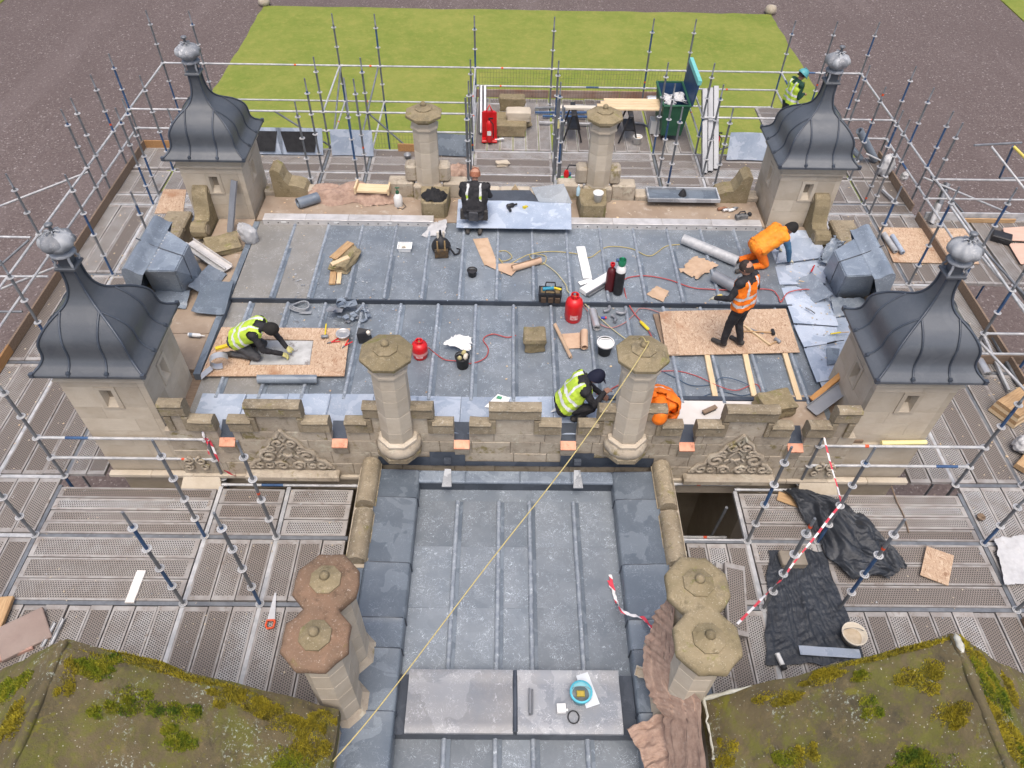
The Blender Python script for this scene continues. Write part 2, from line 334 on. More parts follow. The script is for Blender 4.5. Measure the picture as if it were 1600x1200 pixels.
# side gutter lead pieces on the right
for y0, y1 in ((8.05, 9.2), (9.19, 10.4), (10.39, 11.5), (11.49, 12.62)): sheet(5.05, 6.02, y0, y1, 1.05, LEADN, 'gutter_lead', .01, .012, nu=8, nv=8)
for pts in ([(5.043, 11.444, 1.1), (6.098, 11.665, 1.1), (6.122, 12.289, 1.1), (5.371, 12.272, 1.1)], [(4.969, 10.822, 1.09), (5.85, 10.876, 1.09), (6.033, 11.517, 1.09), (5.013, 11.357, 1.09)],
            [(4.967, 9.774, 1.08), (5.746, 9.704, 1.08), (5.836, 10.814, 1.08), (4.988, 10.742, 1.08)], [(4.988, 9.163, 1.075), (5.571, 9.299, 1.075), (5.716, 9.676, 1.075), (4.957, 9.729, 1.075)],
            [(4.983, 8.34, 1.07), (5.349, 8.433, 1.07), (5.606, 9.225, 1.07), (4.983, 9.136, 1.07)]):
    b = MB(); p = [Vector(q) for q in pts]; sd = random.random()*9
    def f(u, v):
        q = (p[0]*(1-u)+p[1]*u)*(1-v)+(p[3]*(1-u)+p[2]*u)*v
        return (q.x, q.y, q.z+.010*nz(q.x*2, q.y*2, sd, 2)+.008)
    b.grid(f, 10, 8, thick=.012); b.build('gutter_lead', LEADN, blk, True)
# front gutter: bright new lead left of the second column, pale lining board to the right
gx0 = [-5.0, -4.3, -3.62, -2.95, -2.25, -1.55, -.85, -.1, .62, 1.35]
for i in range(len(gx0)-1): sheet(gx0[i]+.004, gx0[i+1]-.004, 7.22, 7.98+.03*random.random(), 1.035, LEADN, 'gutter_lead', .014, .016, zs=1.03, nu=8, nv=6)
for x in gx0[1:-1:2]: roll(x, 7.24, 7.95, 1.045, .014, LEADN)
b = MB(); b.box(-5.0, 1.35, 7.214, 7.24, .93, 1.015); b.build('gutter_edge', LEADK, blk, True)
WHITEB = M('pale_lining_board', (.74, .72, .69), (.66, .62, .58), 2, .5, c3=(.5, .42, .36), t3=(.6, .75), s3=3)
b = MB(); b.box(1.95, 4.0, 7.22, 7.95, .93, 1.03); b.build('gutter_lining', WHITEB, blk, True)
b = MB(); b.box(4.01, 4.95, 7.22, 8.1, .93, 1.025); b.build('gutter_board', SOLE, blk, True)
b = MB(); b.box(1.4, 5.0, 7.96, 8.04, .93, 1.045); b.build('roof_drip', LEADK, blk, True)
# far gutter behind the alloy beams
b = MB(); b.box(-5.2, 5.1, 12.63, 13.5, .95, 1.12); b.build('gutter_board', SOLE, blk, True)
# ------------------------------------------------------------------ stone helpers
SHM = {}
def block(parent, x0, x1, y0, y1, z0, z1, mat, name='stone_block', bev=.008, off=None):
    k = (round(x1-x0, 3), round(y1-y0, 3), round(z1-z0, 3), mat.name)
    if k not in SHM:
        b = MB(); w, d, h = k[:3]; w /= 2; d /= 2; h /= 2; e = bev
        b.add([(-w, -d, -h), (w, -d, -h), (w, d, -h), (-w, d, -h), (-w, -d, h), (w, -d, h), (w, d, h), (-w, d, h)], [(0, 3, 2, 1), (4, 5, 6, 7), (0, 1, 5, 4), (1, 2, 6, 5), (2, 3, 7, 6), (3, 0, 4, 7)])
        me = b.mesh(name, mat); bm = bmesh.new(); bm.from_mesh(me); bmesh.ops.bevel(bm, geom=list(bm.edges), offset=e, segments=1, affect='EDGES'); bm.to_mesh(me); bm.free(); SHM[k] = me
    return ob(name, SHM[k], parent, True, ((x0+x1)/2, (y0+y1)/2, (z0+z1)/2))
# ------------------------------------------------------------------ corner turrets
def make_turret(loc, label):
    t = thing('corner_turret', loc, label, 'turret', group='ogee domed corner turrets')
    H = .6
    b = MB(); b.box(-.589, .589, -.589, .589, 0.002, 1.60); b.box(-.5, .5, -.5, .5, 1.60, 2.08); b.box(-.589, .589, -.589, .589, 2.08, 2.41); b.build('core', STONET, t)
    cs = [0, .36, .72, 1.08, 1.36, 1.62, 2.06, 2.20]
    meshes = {}
    for k in range(4):
        for i in range(len(cs)-1):
            z0, z1 = cs[i], cs[i+1]
            if i == 5: cuts = [(-.6, -.15), (.15, .5)]
            else: c = [-.12, .18, -.02, .2, -.2, 0, .1][i]; cuts = [(-.6, c), (c, .5)]
            for x0, x1 in cuts:
                kk = (x0, x1, z0, z1)
                if kk not in meshes:
                    b = MB(); b.box(x0+.0015, x1-.0015, -.6, -.501, z0+.0015, z1-.0015); meshes[kk] = b.mesh('stone_block', STONET)
                o = ob('stone_block', meshes[kk], t); o.rotation_euler = (0, 0, k*math.pi/2)
        b = MB()
        b.box(-.149, -.085, -.612, -.505, 1.64, 2.0); b.box(.085, .149, -.612, -.505, 1.64, 2.0); b.box(-.149, .149, -.612, -.505, 2.0, 2.058); b.box(-.149, .149, -.615, -.505, 1.605, 1.64)
        b.add([(-.085, -.606, 1.64), (.085, -.606, 1.64), (.05, -.505, 1.76), (-.05, -.505, 1.76)], [(0, 1, 2, 3)])
        b.add([(-.085, -.606, 1.64), (-.05, -.505, 1.76), (-.05, -.505, 2.0), (-.085, -.606, 2.0)], [(0, 1, 2, 3)]); b.add([(.085, -.606, 1.64), (.085, -.606, 2.0), (.05, -.505, 2.0), (.05, -.505, 1.76)], [(0, 1, 2, 3)])
        w = b.build('slit_window', STONET, t, rot=(0, 0, k*math.pi/2))
        b = MB(); b.box(-.08, .08, -.512, -.502, 1.7, 2.0); b.build('recess', M_RECESS, w)
    b = MB(); b.bbox(-.645, .645, -.645, .645, 2.20, 2.245, .02); b.build('string_course', STONET, t)
    b = MB(); b.box(-.622, .622, -.622, .622, 2.246, 2.405); b.build('frieze', STONET, t)
    # square-plan ogee bell with rolled hips
    prof = [(2.45, .770), (2.475, .745), (2.505, .705), (2.545, .655), (2.62, .606), (2.70, .588), (2.80, .582), (2.86, .572), (2.92, .550), (2.98, .513), (3.04, .464), (3.10, .404), (3.15, .338), (3.19, .276), (3.25, .205), (3.32, .156), (3.42, .116), (3.55, .093), (3.67, .087), (3.79, .085)]
    ip = []
    for j in range(len(prof)-1):
        p0, p1, p2, p3 = prof[max(j-1, 0)], prof[j], prof[j+1], prof[min(j+2, len(prof)-1)]
        for q in range(3):
            u = q/3; z = p1[0]+(p2[0]-p1[0])*u; ip.append((.5*((2*p1[1])+(-p0[1]+p2[1])*u+(2*p0[1]-5*p1[1]+4*p2[1]-p3[1])*u*u+(-p0[1]+3*p1[1]-3*p2[1]+p3[1])*u**3), z))
    ip.append((prof[-1][1], prof[-1][0]))
    b = MB(); n = 8; m = len(ip)
    for k in range(4): b.add([(r*(-1+2*j/n), -r, z) for r, z in ip for j in range(n+1)], [(i*(n+1)+j, i*(n+1)+j+1, (i+1)*(n+1)+j+1, (i+1)*(n+1)+j) for i in range(m-1) for j in range(n)], 0, True, Matrix.Rotation(k*math.pi/2, 4, 'Z'))
    b.box(-.766, .766, -.766, .766, 2.408, 2.449); d = b.build('dome', LEADD, t)
    mh = MB(); mh.tube([(r+.004, -r-.004, z) for r, z in ip], .019, 7); mh.box(.735, .79, -.79, -.735, 2.43, 2.50)
    mh = mh.mesh('hip_roll', LEADK)
    ribs = []
    for sgn in (1, -1):
        mr = MB(); pts = []
        for r, z in ip:
            if r > .272: pts.append((sgn*min(.262-.02*math.sin(math.pi*min(1, (z-2.45)/.7)), r), -r-.004, z))
        mr.tube(pts, .018, 7); mr.lathe([(.03, -.02), (.036, .02), (.02, .045)], 8, mx=T(pts[0][0], pts[0][1]+.03, 2.47)); ribs.append(mr.mesh('rib', LEADK))
    for k in range(4):
        ob('hip_roll', mh, d, rot=(0, 0, k*math.pi/2))
        for m_ in ribs: ob('rib', m_, d, rot=(0, 0, k*math.pi/2))
    b = MB(); b.bbox(-.135, .135, -.135, .135, 3.775, 3.815, .012); b.box(-.075, .075, -.075, .075, 3.81, 3.97)
    f = b.build('finial_pedestal', LEADD, t)
    for k in range(4):
        b = MB(); b.tube([(.10, -.10, 3.81), (.11, -.11, 3.86), (.09, -.09, 3.9), (.105, -.105, 3.95), (.095, -.095, 3.99)], .018, 6); b.build('scroll_bracket', LEADFN, f, rot=(0, 0, k*math.pi/2))
    b = MB(); b.lathe([(.15, 3.972), (.165, 3.985), (.15, 4.01), (.11, 4.02)], 20)
    n = 40; P = [(.10, 4.015), (.125, 4.05), (.15, 4.075), (.195, 4.105), (.218, 4.15), (.212, 4.195), (.185, 4.235), (.13, 4.268), (.075, 4.285), (.035, 4.30)]; vs = []
    for r, z in P:
        for k in range(n): a = 2*math.pi*k/n; q = r*(1+.07*math.cos(a*8+(z-4)*18)*min(1, r/.1)+.05*nz(math.cos(a)*3, math.sin(a)*3, z*22)); vs.append((q*math.cos(a), q*math.sin(a), z+.012*nz(a*3, z*9)))
    b.add(vs, [(i*n+k, i*n+(k+1) % n, (i+1)*n+(k+1) % n, (i+1)*n+k) for i in range(len(P)-1) for k in range(n)], 0, True)
    for k in range(6): a = k*math.pi/3; b.tube([(0, 0, 4.312), (.06*math.cos(a), .06*math.sin(a), 4.325), (.095*math.cos(a), .095*math.sin(a), 4.312)], .012, 5)
    b.build('finial_bulb', LEADFN, t)
    b = MB(); b.lathe([(.028, 4.30), (.02, 4.39), (.05, 4.395), (.052, 4.42), (.03, 4.43)], 12); b.build('finial_spike', STEEL, t)
    return t
M_RECESS = M('recess_stone', (.26, .22, .165), (.2, .165, .12), 4, .9)
t1 = make_turret((-5.885, 7.77, 0), 'domed stone turret beside the worker kneeling in a yellow vest on orange board')
for loc, lab in (((5.80, 7.84, 0), 'domed stone turret with a grey metal section and orange batten leaning on its flank'),
                 ((-5.885, 13.39, 0), 'domed stone turret with a white rubble sack at its foot by the alloy beams'),
                 ((5.80, 13.42, 0), 'domed stone turret beside the crouching worker in orange trousers')):
    c = copy_tree(t1); c.location = loc; c['label'] = lab
# ------------------------------------------------------------------ octagonal columns
def make_column(loc, label):
    t = thing('octagonal_column', loc, label, 'column', group='capped octagonal columns on the parapets')
    P8 = math.pi/8; s8 = 1/math.cos(P8)
    def oc(name, prof, mat, par=t): b = MB(); b.lathe([(r*s8, z) for r, z in prof], 8, sm=False, ph=P8); return b.build(name, mat, par)
    oc('base', [(.16, -.12), (.30, 0.0), (.325, .02), (.325, .10), (.30, .115)], STONEC)
    b = MB(); b.lathe([(.30, .115), (.345, .16), (.335, .24), (.29, .31), (.27, .315)], 16, sm=True, ph=P8); b.build('base_torus', STONEP, t)
    oc('base_ring', [(.275, .315), (.285, .33), (.285, .37), (.25, .395)], STONET)
    zc = [.395, .62, .98, 1.32, 1.56, 1.78]
    for i in range(5): oc('shaft_drum', [(.228, zc[i]+.002), (.232, zc[i]+.008), (.232, zc[i+1]-.008), (.228, zc[i+1]-.002)], STONET)
    oc('shaft_core', [(.225, .36), (.225, 1.84)], STONET)
    oc('neck_ring', [(.235, 1.78), (.265, 1.80), (.265, 1.83), (.235, 1.85)], STONET)
    oc('neck', [(.232, 1.85), (.225, 1.93)], STONET)
    c = oc('cap', [(.225, 1.93), (.25, 1.97), (.32, 2.02), (.34, 2.025), (.345, 2.075), (.335, 2.085), (.17, 2.15), (.12, 2.155)], STONEM)
    oc('cap_boss', [(.16, 2.145), (.16, 2.172), (.05, 2.215), (.02, 2.22)], STONEM, c)
    b = MB(); b.lathe([(.045, 2.205), (.058, 2.235), (.05, 2.27), (.02, 2.295), (.002, 2.30)], 10); b.build('cap_knob', STONEM, c)
    return t
c1 = make_column((-1.745, 7.06, .86), 'mossy capped octagonal stone column beside the small red gas bottle')
for loc, lab in (((1.70, 7.10, .86), 'octagonal stone column with yellow rope over its cap, between two bending workers'),
                 ((-1.785, 13.66, .86), 'octagonal stone column behind the plinth holding a crumpled black bag'),
                 ((1.735, 13.66, .86), 'octagonal stone column standing behind the plinth with the white tub')):
    c = copy_tree(c1); c.location = loc; c['label'] = lab
# ------------------------------------------------------------------ front parapet
YF = 7.08
fp = thing('front_parapet', (CX, YF+.14, .1), 'crenellated weathered stone parapet with two carved foliate panels', 'parapet')
chutes = [-4.37, -2.66, -.80, .83, 2.65, 4.32]
b = MB(); b.box(-5.27, 5.19, YF+.05, YF+.13, .08, .985); [b.box(a_, c_, YF+.05, YF+.128, .98, 1.19) for a_, c_ in zip([-5.27]+[q+.118 for q in chutes], [q-.118 for q in chutes]+[5.19])]; b.build('wall_core', STONEP, fp, True)
for i, (z0, z1) in enumerate(((.12, .42), (.42, .72), (.72, 1.0), (1.0, 1.2))):
    x = -5.28+[0, .3, .12, 0][i]; xs = [-5.28]
    while x < 5.0: x += random.uniform(.45, .85); xs.append(min(x, 5.2))
    if xs[-1] < 5.2: xs[-1] = 5.2
    for a, c in zip(xs, xs[1:]):
        segs = [(a, c)]
        if i == 3:
            for ch in chutes:
                ns = []
                for p, q in segs:
                    if q <= ch-.115 or p >= ch+.115: ns.append((p, q)); continue
                    if p < ch-.115: ns.append((p, ch-.115))
                    if q > ch+.115: ns.append((ch+.115, q))
                segs = ns
        for p, q in segs:
            if q-p > .03: block(fp, p+.002, q-.002, YF+random.uniform(-.004, .004), YF+.09, z0+.002, z1-.002, STONEP)
def coping(x0, x1, zb, zt):
    # chamfered fascia with a rolled top, run along x
    pr = [(YF+.13, zb), (YF+.0, zb), (YF-.05, zb+.05), (YF-.05, zt-.115), (YF-.035, zt-.10), (YF-.062, zt-.085), (YF-.075, zt-.045), (YF-.05, zt-.008), (YF, zt), (YF+.08, zt-.01), (YF+.12, zt-.05), (YF+.13, zt-.1)]
    n = len(pr); b = MB(); m = max(2, int((x1-x0)/.12))
    vs = []
    for j in range(m+1):
        x = x0+(x1-x0)*j/m
        for k, (y, z) in enumerate(pr):
            q = .008 if k > 2 else .003; vs.append((x+q*nz(x*5, y*9, z), y+q*nz(x*7, z*9, 3, 1.5), z+q*nz(x*6, y*8, 9, 1.5)))
    b.add(vs, [(j*n+k, (j+1)*n+k, (j+1)*n+(k+1) % n, j*n+(k+1) % n) for j in range(m) for k in range(n)])
    b.add(vs[:n], [tuple(range(n))]); b.add(vs[-n:], [tuple(range(n-1, -1, -1))]); b.build('coping_stone', STONEC, fp, True)
high = [(-5.17, -4.81), (-3.93, -3.12), (-2.22, -1.19), (-.38, .39), (1.22, 2.22), (3.08, 3.86), (4.71, 5.06)]
steps = [(-4.82, -4.47), (-4.25, -3.90), (-3.15, -2.76), (-2.52, -2.19), (-1.22, -.91), (-.67, -.35), (.36, .70), (.95, 1.25), (2.19, 2.51), (2.72, 3.11), (3.83, 4.15), (4.39, 4.73)]
for p, q in high:
    block(fp, p+.03, q-.03, YF, YF+.12, 1.202, 1.545, STONEP); coping(p, q, 1.55, 1.86)
    for x0, x1 in ((p+.003, p+.10), (q-.10, q-.003)): block(fp, x0, x1, YF-.04, YF+.125, 1.235, 1.548, STONEC)
for p, q in steps: coping(p, q, 1.205, 1.515)
for ch in chutes:
    b = MB(); b.hexa([(ch-.112, YF+.0, .99), (ch+.112, YF+.0, .99), (ch+.15, 7.42, 1.045), (ch-.15, 7.42, 1.045), (ch-.112, YF+.0, 1.012), (ch+.112, YF+.0, 1.012), (ch+.15, 7.42, 1.072), (ch-.15, 7.42, 1.072)]); b.build('chute_lead', LEADK, fp, True)
    b = MB(); b.hexa([(ch-.118, YF-.10, .94), (ch+.118, YF-.10, .94), (ch+.118, YF+.02, 1.0), (ch-.118, YF+.02, 1.0), (ch-.118, YF-.10, .96), (ch+.118, YF-.10, .96), (ch+.118, YF+.02, 1.026), (ch-.118, YF+.02, 1.026)]); b.build('copper_lip', COPPER, fp, True)
    b = MB(); b.hexa([(ch-.11, YF-.03, .72), (ch+.11, YF-.03, .72), (ch+.11, YF+.02, .72), (ch-.11, YF+.02, .72), (ch-.115, YF-.085, .935), (ch+.115, YF-.085, .935), (ch+.115, YF+.02, .99), (ch-.115, YF+.02, .99)]); b.build('corbel', STONEP, fp, True)
for x0, x1 in ((-6.5, -2.45), (2.45, 6.42)):
    xs = [x0+(x1-x0)*k/6 for k in range(7)]
    for a, c in zip(xs, xs[1:]): block(fp, a+.002, c-.002, YF-.045, YF+.06, .045, .118, STONET, 'cornice_stone')
def spiral(cx, cz, r0, r1, a0, turns, n=16, y=YF-.02):
    return [(cx+(r0+(r1-r0)*k/n)*math.cos(a0+turns*2*math.pi*k/n), y-.012*math.sin(math.pi*k/n), cz+(r0+(r1-r0)*k/n)*math.sin(a0+turns*2*math.pi*k/n)) for k in range(n+1)]
def carving(cx, s=1.0):
    b = MB(); z0 = .30
    for g in (1, -1):
        A = lambda p: [(cx+g*x*s, y, z0+z*s) for x, y, z in p]
        for sp, r in ((spiral(.30, .34, .15, .03, 2.6, -1.4), .026), (spiral(.49, .11, .10, .02, 1.8, -1.4), .022), (spiral(.13, .10, .10, .02, .3, 1.3), .022), (spiral(.10, .66, .09, .02, 3.4, 1.3), .022), (spiral(.34, .10, .075, .015, 2.5, 1.3), .018), (spiral(.22, .52, .07, .015, -.8, 1.2), .018), (spiral(.60, .07, .05, .012, 2., -1.2), .016)):
            b.tube(A(sp), r*s*1.3, 6)
        for pth, r in (([(.66, 0, .02), (.54, 0, .21), (.44, 0, .24), (.40, 0, .46), (.26, 0, .52), (.19, 0, .72), (.07, 0, .82), (0, 0, .95)], .024), ([(.02, 0, .05), (.10, 0, .2), (.02, 0, .3), (.12, 0, .42), (.02, 0, .55)], .02), ([(.2, 0, .03), (.24, 0, .18), (.4, 0, .2)], .018), ([(0, 0, .32), (.09, 0, .38), (.15, 0, .3)], .018), ([(0, 0, .7), (.05, 0, .78), (0, 0, .88)], .02)):
            b.tube(A([(x, YF-.018, z) for x, y, z in pth]), r*s*1.3, 6)
    o = b.build('carved_panel', STONEP, fp, True)
    b = MB(); b.add([(cx-.70*s, YF-.008, .28), (cx+.70*s, YF-.008, .28), (cx+.38*s, YF-.008, .82), (cx+.06, YF-.008, 1.24), (cx-.06, YF-.008, 1.24), (cx-.38*s, YF-.008, .82)], [(0, 1, 2, 3, 4, 5)]); b.build('panel_ground', STONEP, o, True)
    b = MB(); b.bbox(cx-.74*s, cx+.74*s, YF-.15, YF+.02, .14, .27, .04); b.build('panel_ledge', STONEP, o, True)
carving(-3.52); carving(3.47)
for cx in (-5.02, 4.95):
    b = MB()
    for g in (1, -1): b.tube(spiral(cx+g*.1, .48, .09, .02, 1.5, g*1.3), .022, 6); b.tube(spiral(cx+g*.13, .32, .07, .02, .5, g*1.2), .02, 6)
    b.build('carved_rosette', STONEP, fp, True)
    b = MB(); b.add([(cx-.35, YF-.28, -.12), (cx+.35, YF-.28, -.12), (cx+.28, YF+.0, .12), (cx-.28, YF+.0, .12), (cx-.3, YF+.0, -.5), (cx+.3, YF+.0, -.5)], [(0, 1, 2, 3), (0, 4, 5, 1), (0, 3, 4), (1, 5, 2)]); b.build('gablet_cap', STONET, fp, True)
# ------------------------------------------------------------------ side parapets with lead hoods
for sg, nm in ((-1, 'left'), (1, 'right')):
    X = lambda x: CX+sg*x
    sp = thing('side_parapet', (X(6.75), 10.6, 0), ('stone side parapet by the lead hood with alloy sections laid over its edge' if sg < 0 else 'stone side parapet carrying the lead hood opposite the crouching worker'), 'parapet')
    y = 8.45
    while y < 12.75:
        y2 = min(y+random.uniform(.6, .9), 12.8)
        for z0, z1 in ((0, .38), (.38, .76), (.76, 1.06)): block(sp, min(X(6.55), X(6.85)), max(X(6.55), X(6.85)), y+.002, y2-.002, z0+.002, z1-.002, STONET)
        block(sp, min(X(6.48), X(6.98)), max(X(6.48), X(6.98)), y+.003, y2-.003, 1.06, 1.19+random.uniform(-.01, .02), STONEC, 'coping_stone', .03); y = y2
    hd = thing('lead_hood', (X(6.1), 10.6, 1.0), ('lead clad hood with dotted nail heads and rolled outer flange' if sg < 0 else 'smooth lead clad hood over the parapet beside loose crumpled lead'), 'lead hood')
    zt = 1.90
    tp = [(-5.775, 9.989, 1.9), (-6.34, 9.995, 1.9), (-6.323, 11.209, 1.9), (-5.775, 10.761, 1.9)] if sg < 0 else [(5.713, 10.081, 1.9), (6.239, 10.127, 1.9), (6.254, 11.235, 1.9), (5.72, 10.821, 1.9)]
    bt = [(-5.974, 10.337, 1.06), (-6.548, 10.398, 1.06), (-6.733, 11.488, 1.06), (-5.726, 10.816, 1.06)] if sg < 0 else [(5.95, 10.528, 1.06), (6.543, 10.485, 1.06), (7.027, 11.777, 1.06), (5.913, 11.277, 1.06)]
    top = [(sg*(q[0]-CX), q[1]) for q in tp]
    b = MB(); p = list(bt)+list(tp)
    b.hexa(p if sg < 0 else p)
    body = b.build('hood_body', LEADB, hd, True); me = body.data; bm = bmesh.new(); bm.from_mesh(me); bmesh.ops.recalc_face_normals(bm, faces=bm.faces); bmesh.ops.bevel(bm, geom=list(bm.edges), offset=.02, segments=2, affect='EDGES'); bm.to_mesh(me); bm.free()
    b = MB(); u0 = Vector((X(top[0][0]*.45+top[3][0]*.55), top[0][1]*.45+top[3][1]*.55, zt+.004)); u1 = Vector((X(top[1][0]*.45+top[2][0]*.55), top[1][1]*.45+top[2][1]*.55, zt+.004))
    b.tube([u0+Vector((0, 0, -.5)) + (u0-u1)*.02, u0+(u0-u1)*.015, u1, u1+Vector((sg*.28, .0, .18))], .011, 6); b.build('seam', LEADK, body, True)
    if sg < 0:
        for k in range(13):
            u = (k+.5)/13; q = Vector(tp[1]).lerp(Vector(tp[2]), u)*.86+Vector(tp[0]).lerp(Vector(tp[3]), u)*.14+Vector((0, 0, .004))
            b = MB(); b.lathe([(.016, 0), (.012, .006)], 8, mx=T(*q)); b.build('nail_head', LEADF, body, True)
    # outer flange sweeping up from the top and dressed down outside
    b = MB(); fpr = [(-.06, .003), (.0, .006), (.06, .04), (.12, .10), (.19, .14), (.26, .12), (.29, .04), (.30, -.15), (.31, -.45), (.31, -.74)]
    e0 = Vector(tp[1]); e1 = Vector(tp[2]); ed_ = (e1-e0).normalized(); on = Vector((ed_.y, -ed_.x, 0)); on = on if on.x*sg > 0 else -on; e0 = e0-ed_*.12; e1 = e1+ed_*.2
    def f(u, v):
        k = v*(len(fpr)-1); i = min(int(k), len(fpr)-2); w = k-i; xo = fpr[i][0]*(1-w)+fpr[i+1][0]*w; zo = fpr[i][1]*(1-w)+fpr[i+1][1]*w
        q = e0.lerp(e1, u)+on*xo; return (q.x, q.y, zt+zo+.010*nz(u*5, v*3, sg)+.004)
    b.grid(f, 12, 22, thick=.0); b.add([f(0, v/9) for v in range(10)], [tuple(range(10))]); b.add([f(1, v/9) for v in range(10)], [tuple(range(9, -1, -1))]); b.build('hood_flange', LEADB, hd, True)
    # crumpled apron at the front foot and dressed apron on the roof side
    b = MB()
    def f(u, v):
        return (X(5.80+.62*u), 10.34-.38*v, 1.20-.13*v+.04*nz(u*4, v*4, sg*3, 1.4)+.04*math.sin(u*6)*v)
    b.grid(f, 12, 8, thick=.012); b.build('front_apron', LEADB, hd, True)
    b = MB()
    def f(u, v):
        return (X(5.80-.20*u-.28*v), 10.32+.62*u, 1.30-.22*v+.03*nz(u*5, v*4, sg*7, 1.4))
    b.grid(f, 12, 6, thick=.012); b.build('inner_apron', LEADB, hd, True)
    # scroll console stones against the far turret
    sc = thing('scroll_console', (X(6.15), 12.55, 1.05), ('carved scroll console stone below the pale board offcut' if sg < 0 else 'carved scroll console stone behind the crumpled lead'), 'stone scroll')
    pr = [(-.42, -.05), (-.50, .06), (-.50, .16), (-.44, .25), (-.34, .28), (-.24, .24), (-.18, .22), (-.08, .28), (.0, .42), (.05, .58), (.12, .70), (.22, .76), (.34, .74), (.44, .66), (.48, .5), (.48, -.05)]
    b = MB(); n = len(pr); W_ = [-.15, -.13, .13, .15]; vs = [(x_, y_*(1 if abs(x_) < .14 else .97), z_*(1 if abs(x_) < .14 else .96)) for x_ in W_ for y_, z_ in pr]
    b.add(vs, [tuple(range(n)), tuple(range(4*n-1, 3*n-1, -1))]+[(i*n+k, (i+1)*n+k, (i+1)*n+(k+1) % n, i*n+(k+1) % n) for i in range(3) for k in range(n)]); o = b.build('scroll', STONEM, sc); bm = bmesh.new(); bm.from_mesh(o.data); bmesh.ops.recalc_face_normals(bm, faces=bm.faces); bm.to_mesh(o.data); bm.free()
    b = MB(); b.lathe([(.10, -.165), (.10, .165)], 16, mx=T(0, -.36, .13) @ Matrix.Rotation(math.pi/2, 4, 'Y')); b.lathe([(.09, -.163), (.09, .163)], 16, mx=T(0, .28, .6) @ Matrix.Rotation(math.pi/2, 4, 'Y')); b.build('scroll_eye', STONEC, sc)
# ------------------------------------------------------------------ far parapet
far = thing('far_parapet', (CX, 13.7, 1.0), 'low broken stone parapet and plinths behind the silver alloy beams', 'parapet')
def fb(px0, px1, d, z0, z1, y, mat=STONEP, name='stone_block', bev=.03): block(far, px0, px1, y, y+d, z0, z1, mat, name, bev)
xs = [-5.25, -4.4, -3.5, -2.62]
for a, c in zip(xs, xs[1:]): fb(a+.003, c-.003, .3, 1.0, 1.22, 13.52)
xs = [-.96, -.3, .35, .93]
for a, c in zip(xs, xs[1:]): fb(a+.003, c-.003, .3, 1.0, 1.24, 13.52, STONET)
xs = [2.55, 3.4, 4.3, 5.16]
for a, c in zip(xs, xs[1:]): fb(a+.003, c-.003, .3, 1.0, 1.22, 13.52)
for cx in (-1.79, 1.735):
    fb(cx-.83, cx-.30, .3, 1.0, 1.45, 13.53); fb(cx+.30, cx+.80, .3, 1.0, 1.45, 13.53); fb(cx-.46, cx-.205, .3, 1.452, 1.83, 13.55, STONEP, 'stone_block', .05); fb(cx+.205, cx+.46, .3, 1.452, 1.83, 13.55, STONEP, 'stone_block', .05)
    fb(cx-.298, cx+.298, .16, 1.0, 1.44, 13.42)
for x0, x1, q in ((-5.0, -4.62, -4.25), (4.52, 4.9, 4.15)):
    m = 1 if q > x0 else -1
    b = MB(); n = 10; pr = [(x0 if m > 0 else x1, 1.0)]
    pts = [(0, .0), (0, .70), (.10, .74), (.2, .66), (.25, .5), (.33, .38), (.5, .36), (.64, .3), (.7, .14), (.71, 0)]
    base = x0 if m > 0 else x1
    vs = [(base+m*px, y, 1.02+pz) for y in (13.45, 13.85) for px, pz in pts]; n = len(pts)
    b.add(vs, [tuple(range(n)), tuple(range(2*n-1, n-1, -1))]+[(k, k+n, (k+1) % n+n, (k+1) % n) for k in range(n)]); o = b.build('shaped_merlon', STONEM, far, True)
    bm = bmesh.new(); bm.from_mesh(o.data); bmesh.ops.recalc_face_normals(bm, faces=bm.faces); bm.to_mesh(o.data); bm.free()
def plinth(cx, lab):
    t = thing('stone_plinth', (cx, 12.98, 1.12), lab, 'plinth')
    b = MB(); b.prism([(-.26, -.14), (-.2, -.22), (.2, -.22), (.26, -.14), (.3, .4), (-.3, .4)], 0, .36, b=.02); b.build('plinth_block', STONEM, t)
plinth(-1.62, 'squat stone plinth with a black bag crumpled on top'); plinth(1.60, 'squat stone plinth with a white tub on top')
# ------------------------------------------------------------------ connecting lead roof in front
cr = thing('connecting_roof', (CX+.05, 4.5, ZG), 'long lead box gutter roof with broad lead sides and a raised hatch', 'roof')
b = MB(); b.box(-2.42, 2.5, -1, 7.12, ZG+.004, .03); b.build('wall', STONEP, cr, True)
crx = [-1.48, -.86, -.22, .25, .93, 1.56]
for i in range(5):
    for y0, y1 in ((3.78, 4.75), (4.752, 5.72), (5.722, 6.52)): sheet(crx[i]+.002, crx[i+1]-.002, y0, y1, .225-.002*(y0 > 5), LEADR, parent=cr, amp=.008, nv=6)
    sheet(crx[i]+.002, crx[i+1]-.002, 1.2, 3.2, .12, LEADR, parent=cr, amp=.008)
for x in crx[1:-1]: roll(x, 3.75, 6.5, .235, .033, None, cr); roll(x+.0, 1.2, 3.1, .13, .033, None, cr)
sheet(-1.48, 1.56, 6.52, 6.80, .215, LEADR, parent=cr, nu=14, nv=3)
b = MB(); b.box(-1.49, 1.57, 6.74, 6.80, .13, .40); b.build('gutter_back', LEADK, cr, True)
for a, c in ((-1.5, -.75), (-.748, .1), (.102, .9), (.902, 1.58)): b = MB(); b.bbox(a, c, 6.73, 6.95, .40, .455, .02); b.build('ledge_lead', LEADB, cr, True)
def flash(x0, x1, z1, y=YF-.02): b = MB(); b.grid(lambda u, v: (x0+(x1-x0)*u, y-.02*(1-v)-.006*nz(u*6, v*3), .45+(z1-.45)*v+.01*nz(u*8, v, 2)), 8, 3, thick=.0); b.build('flashing', LEADK, cr, True)
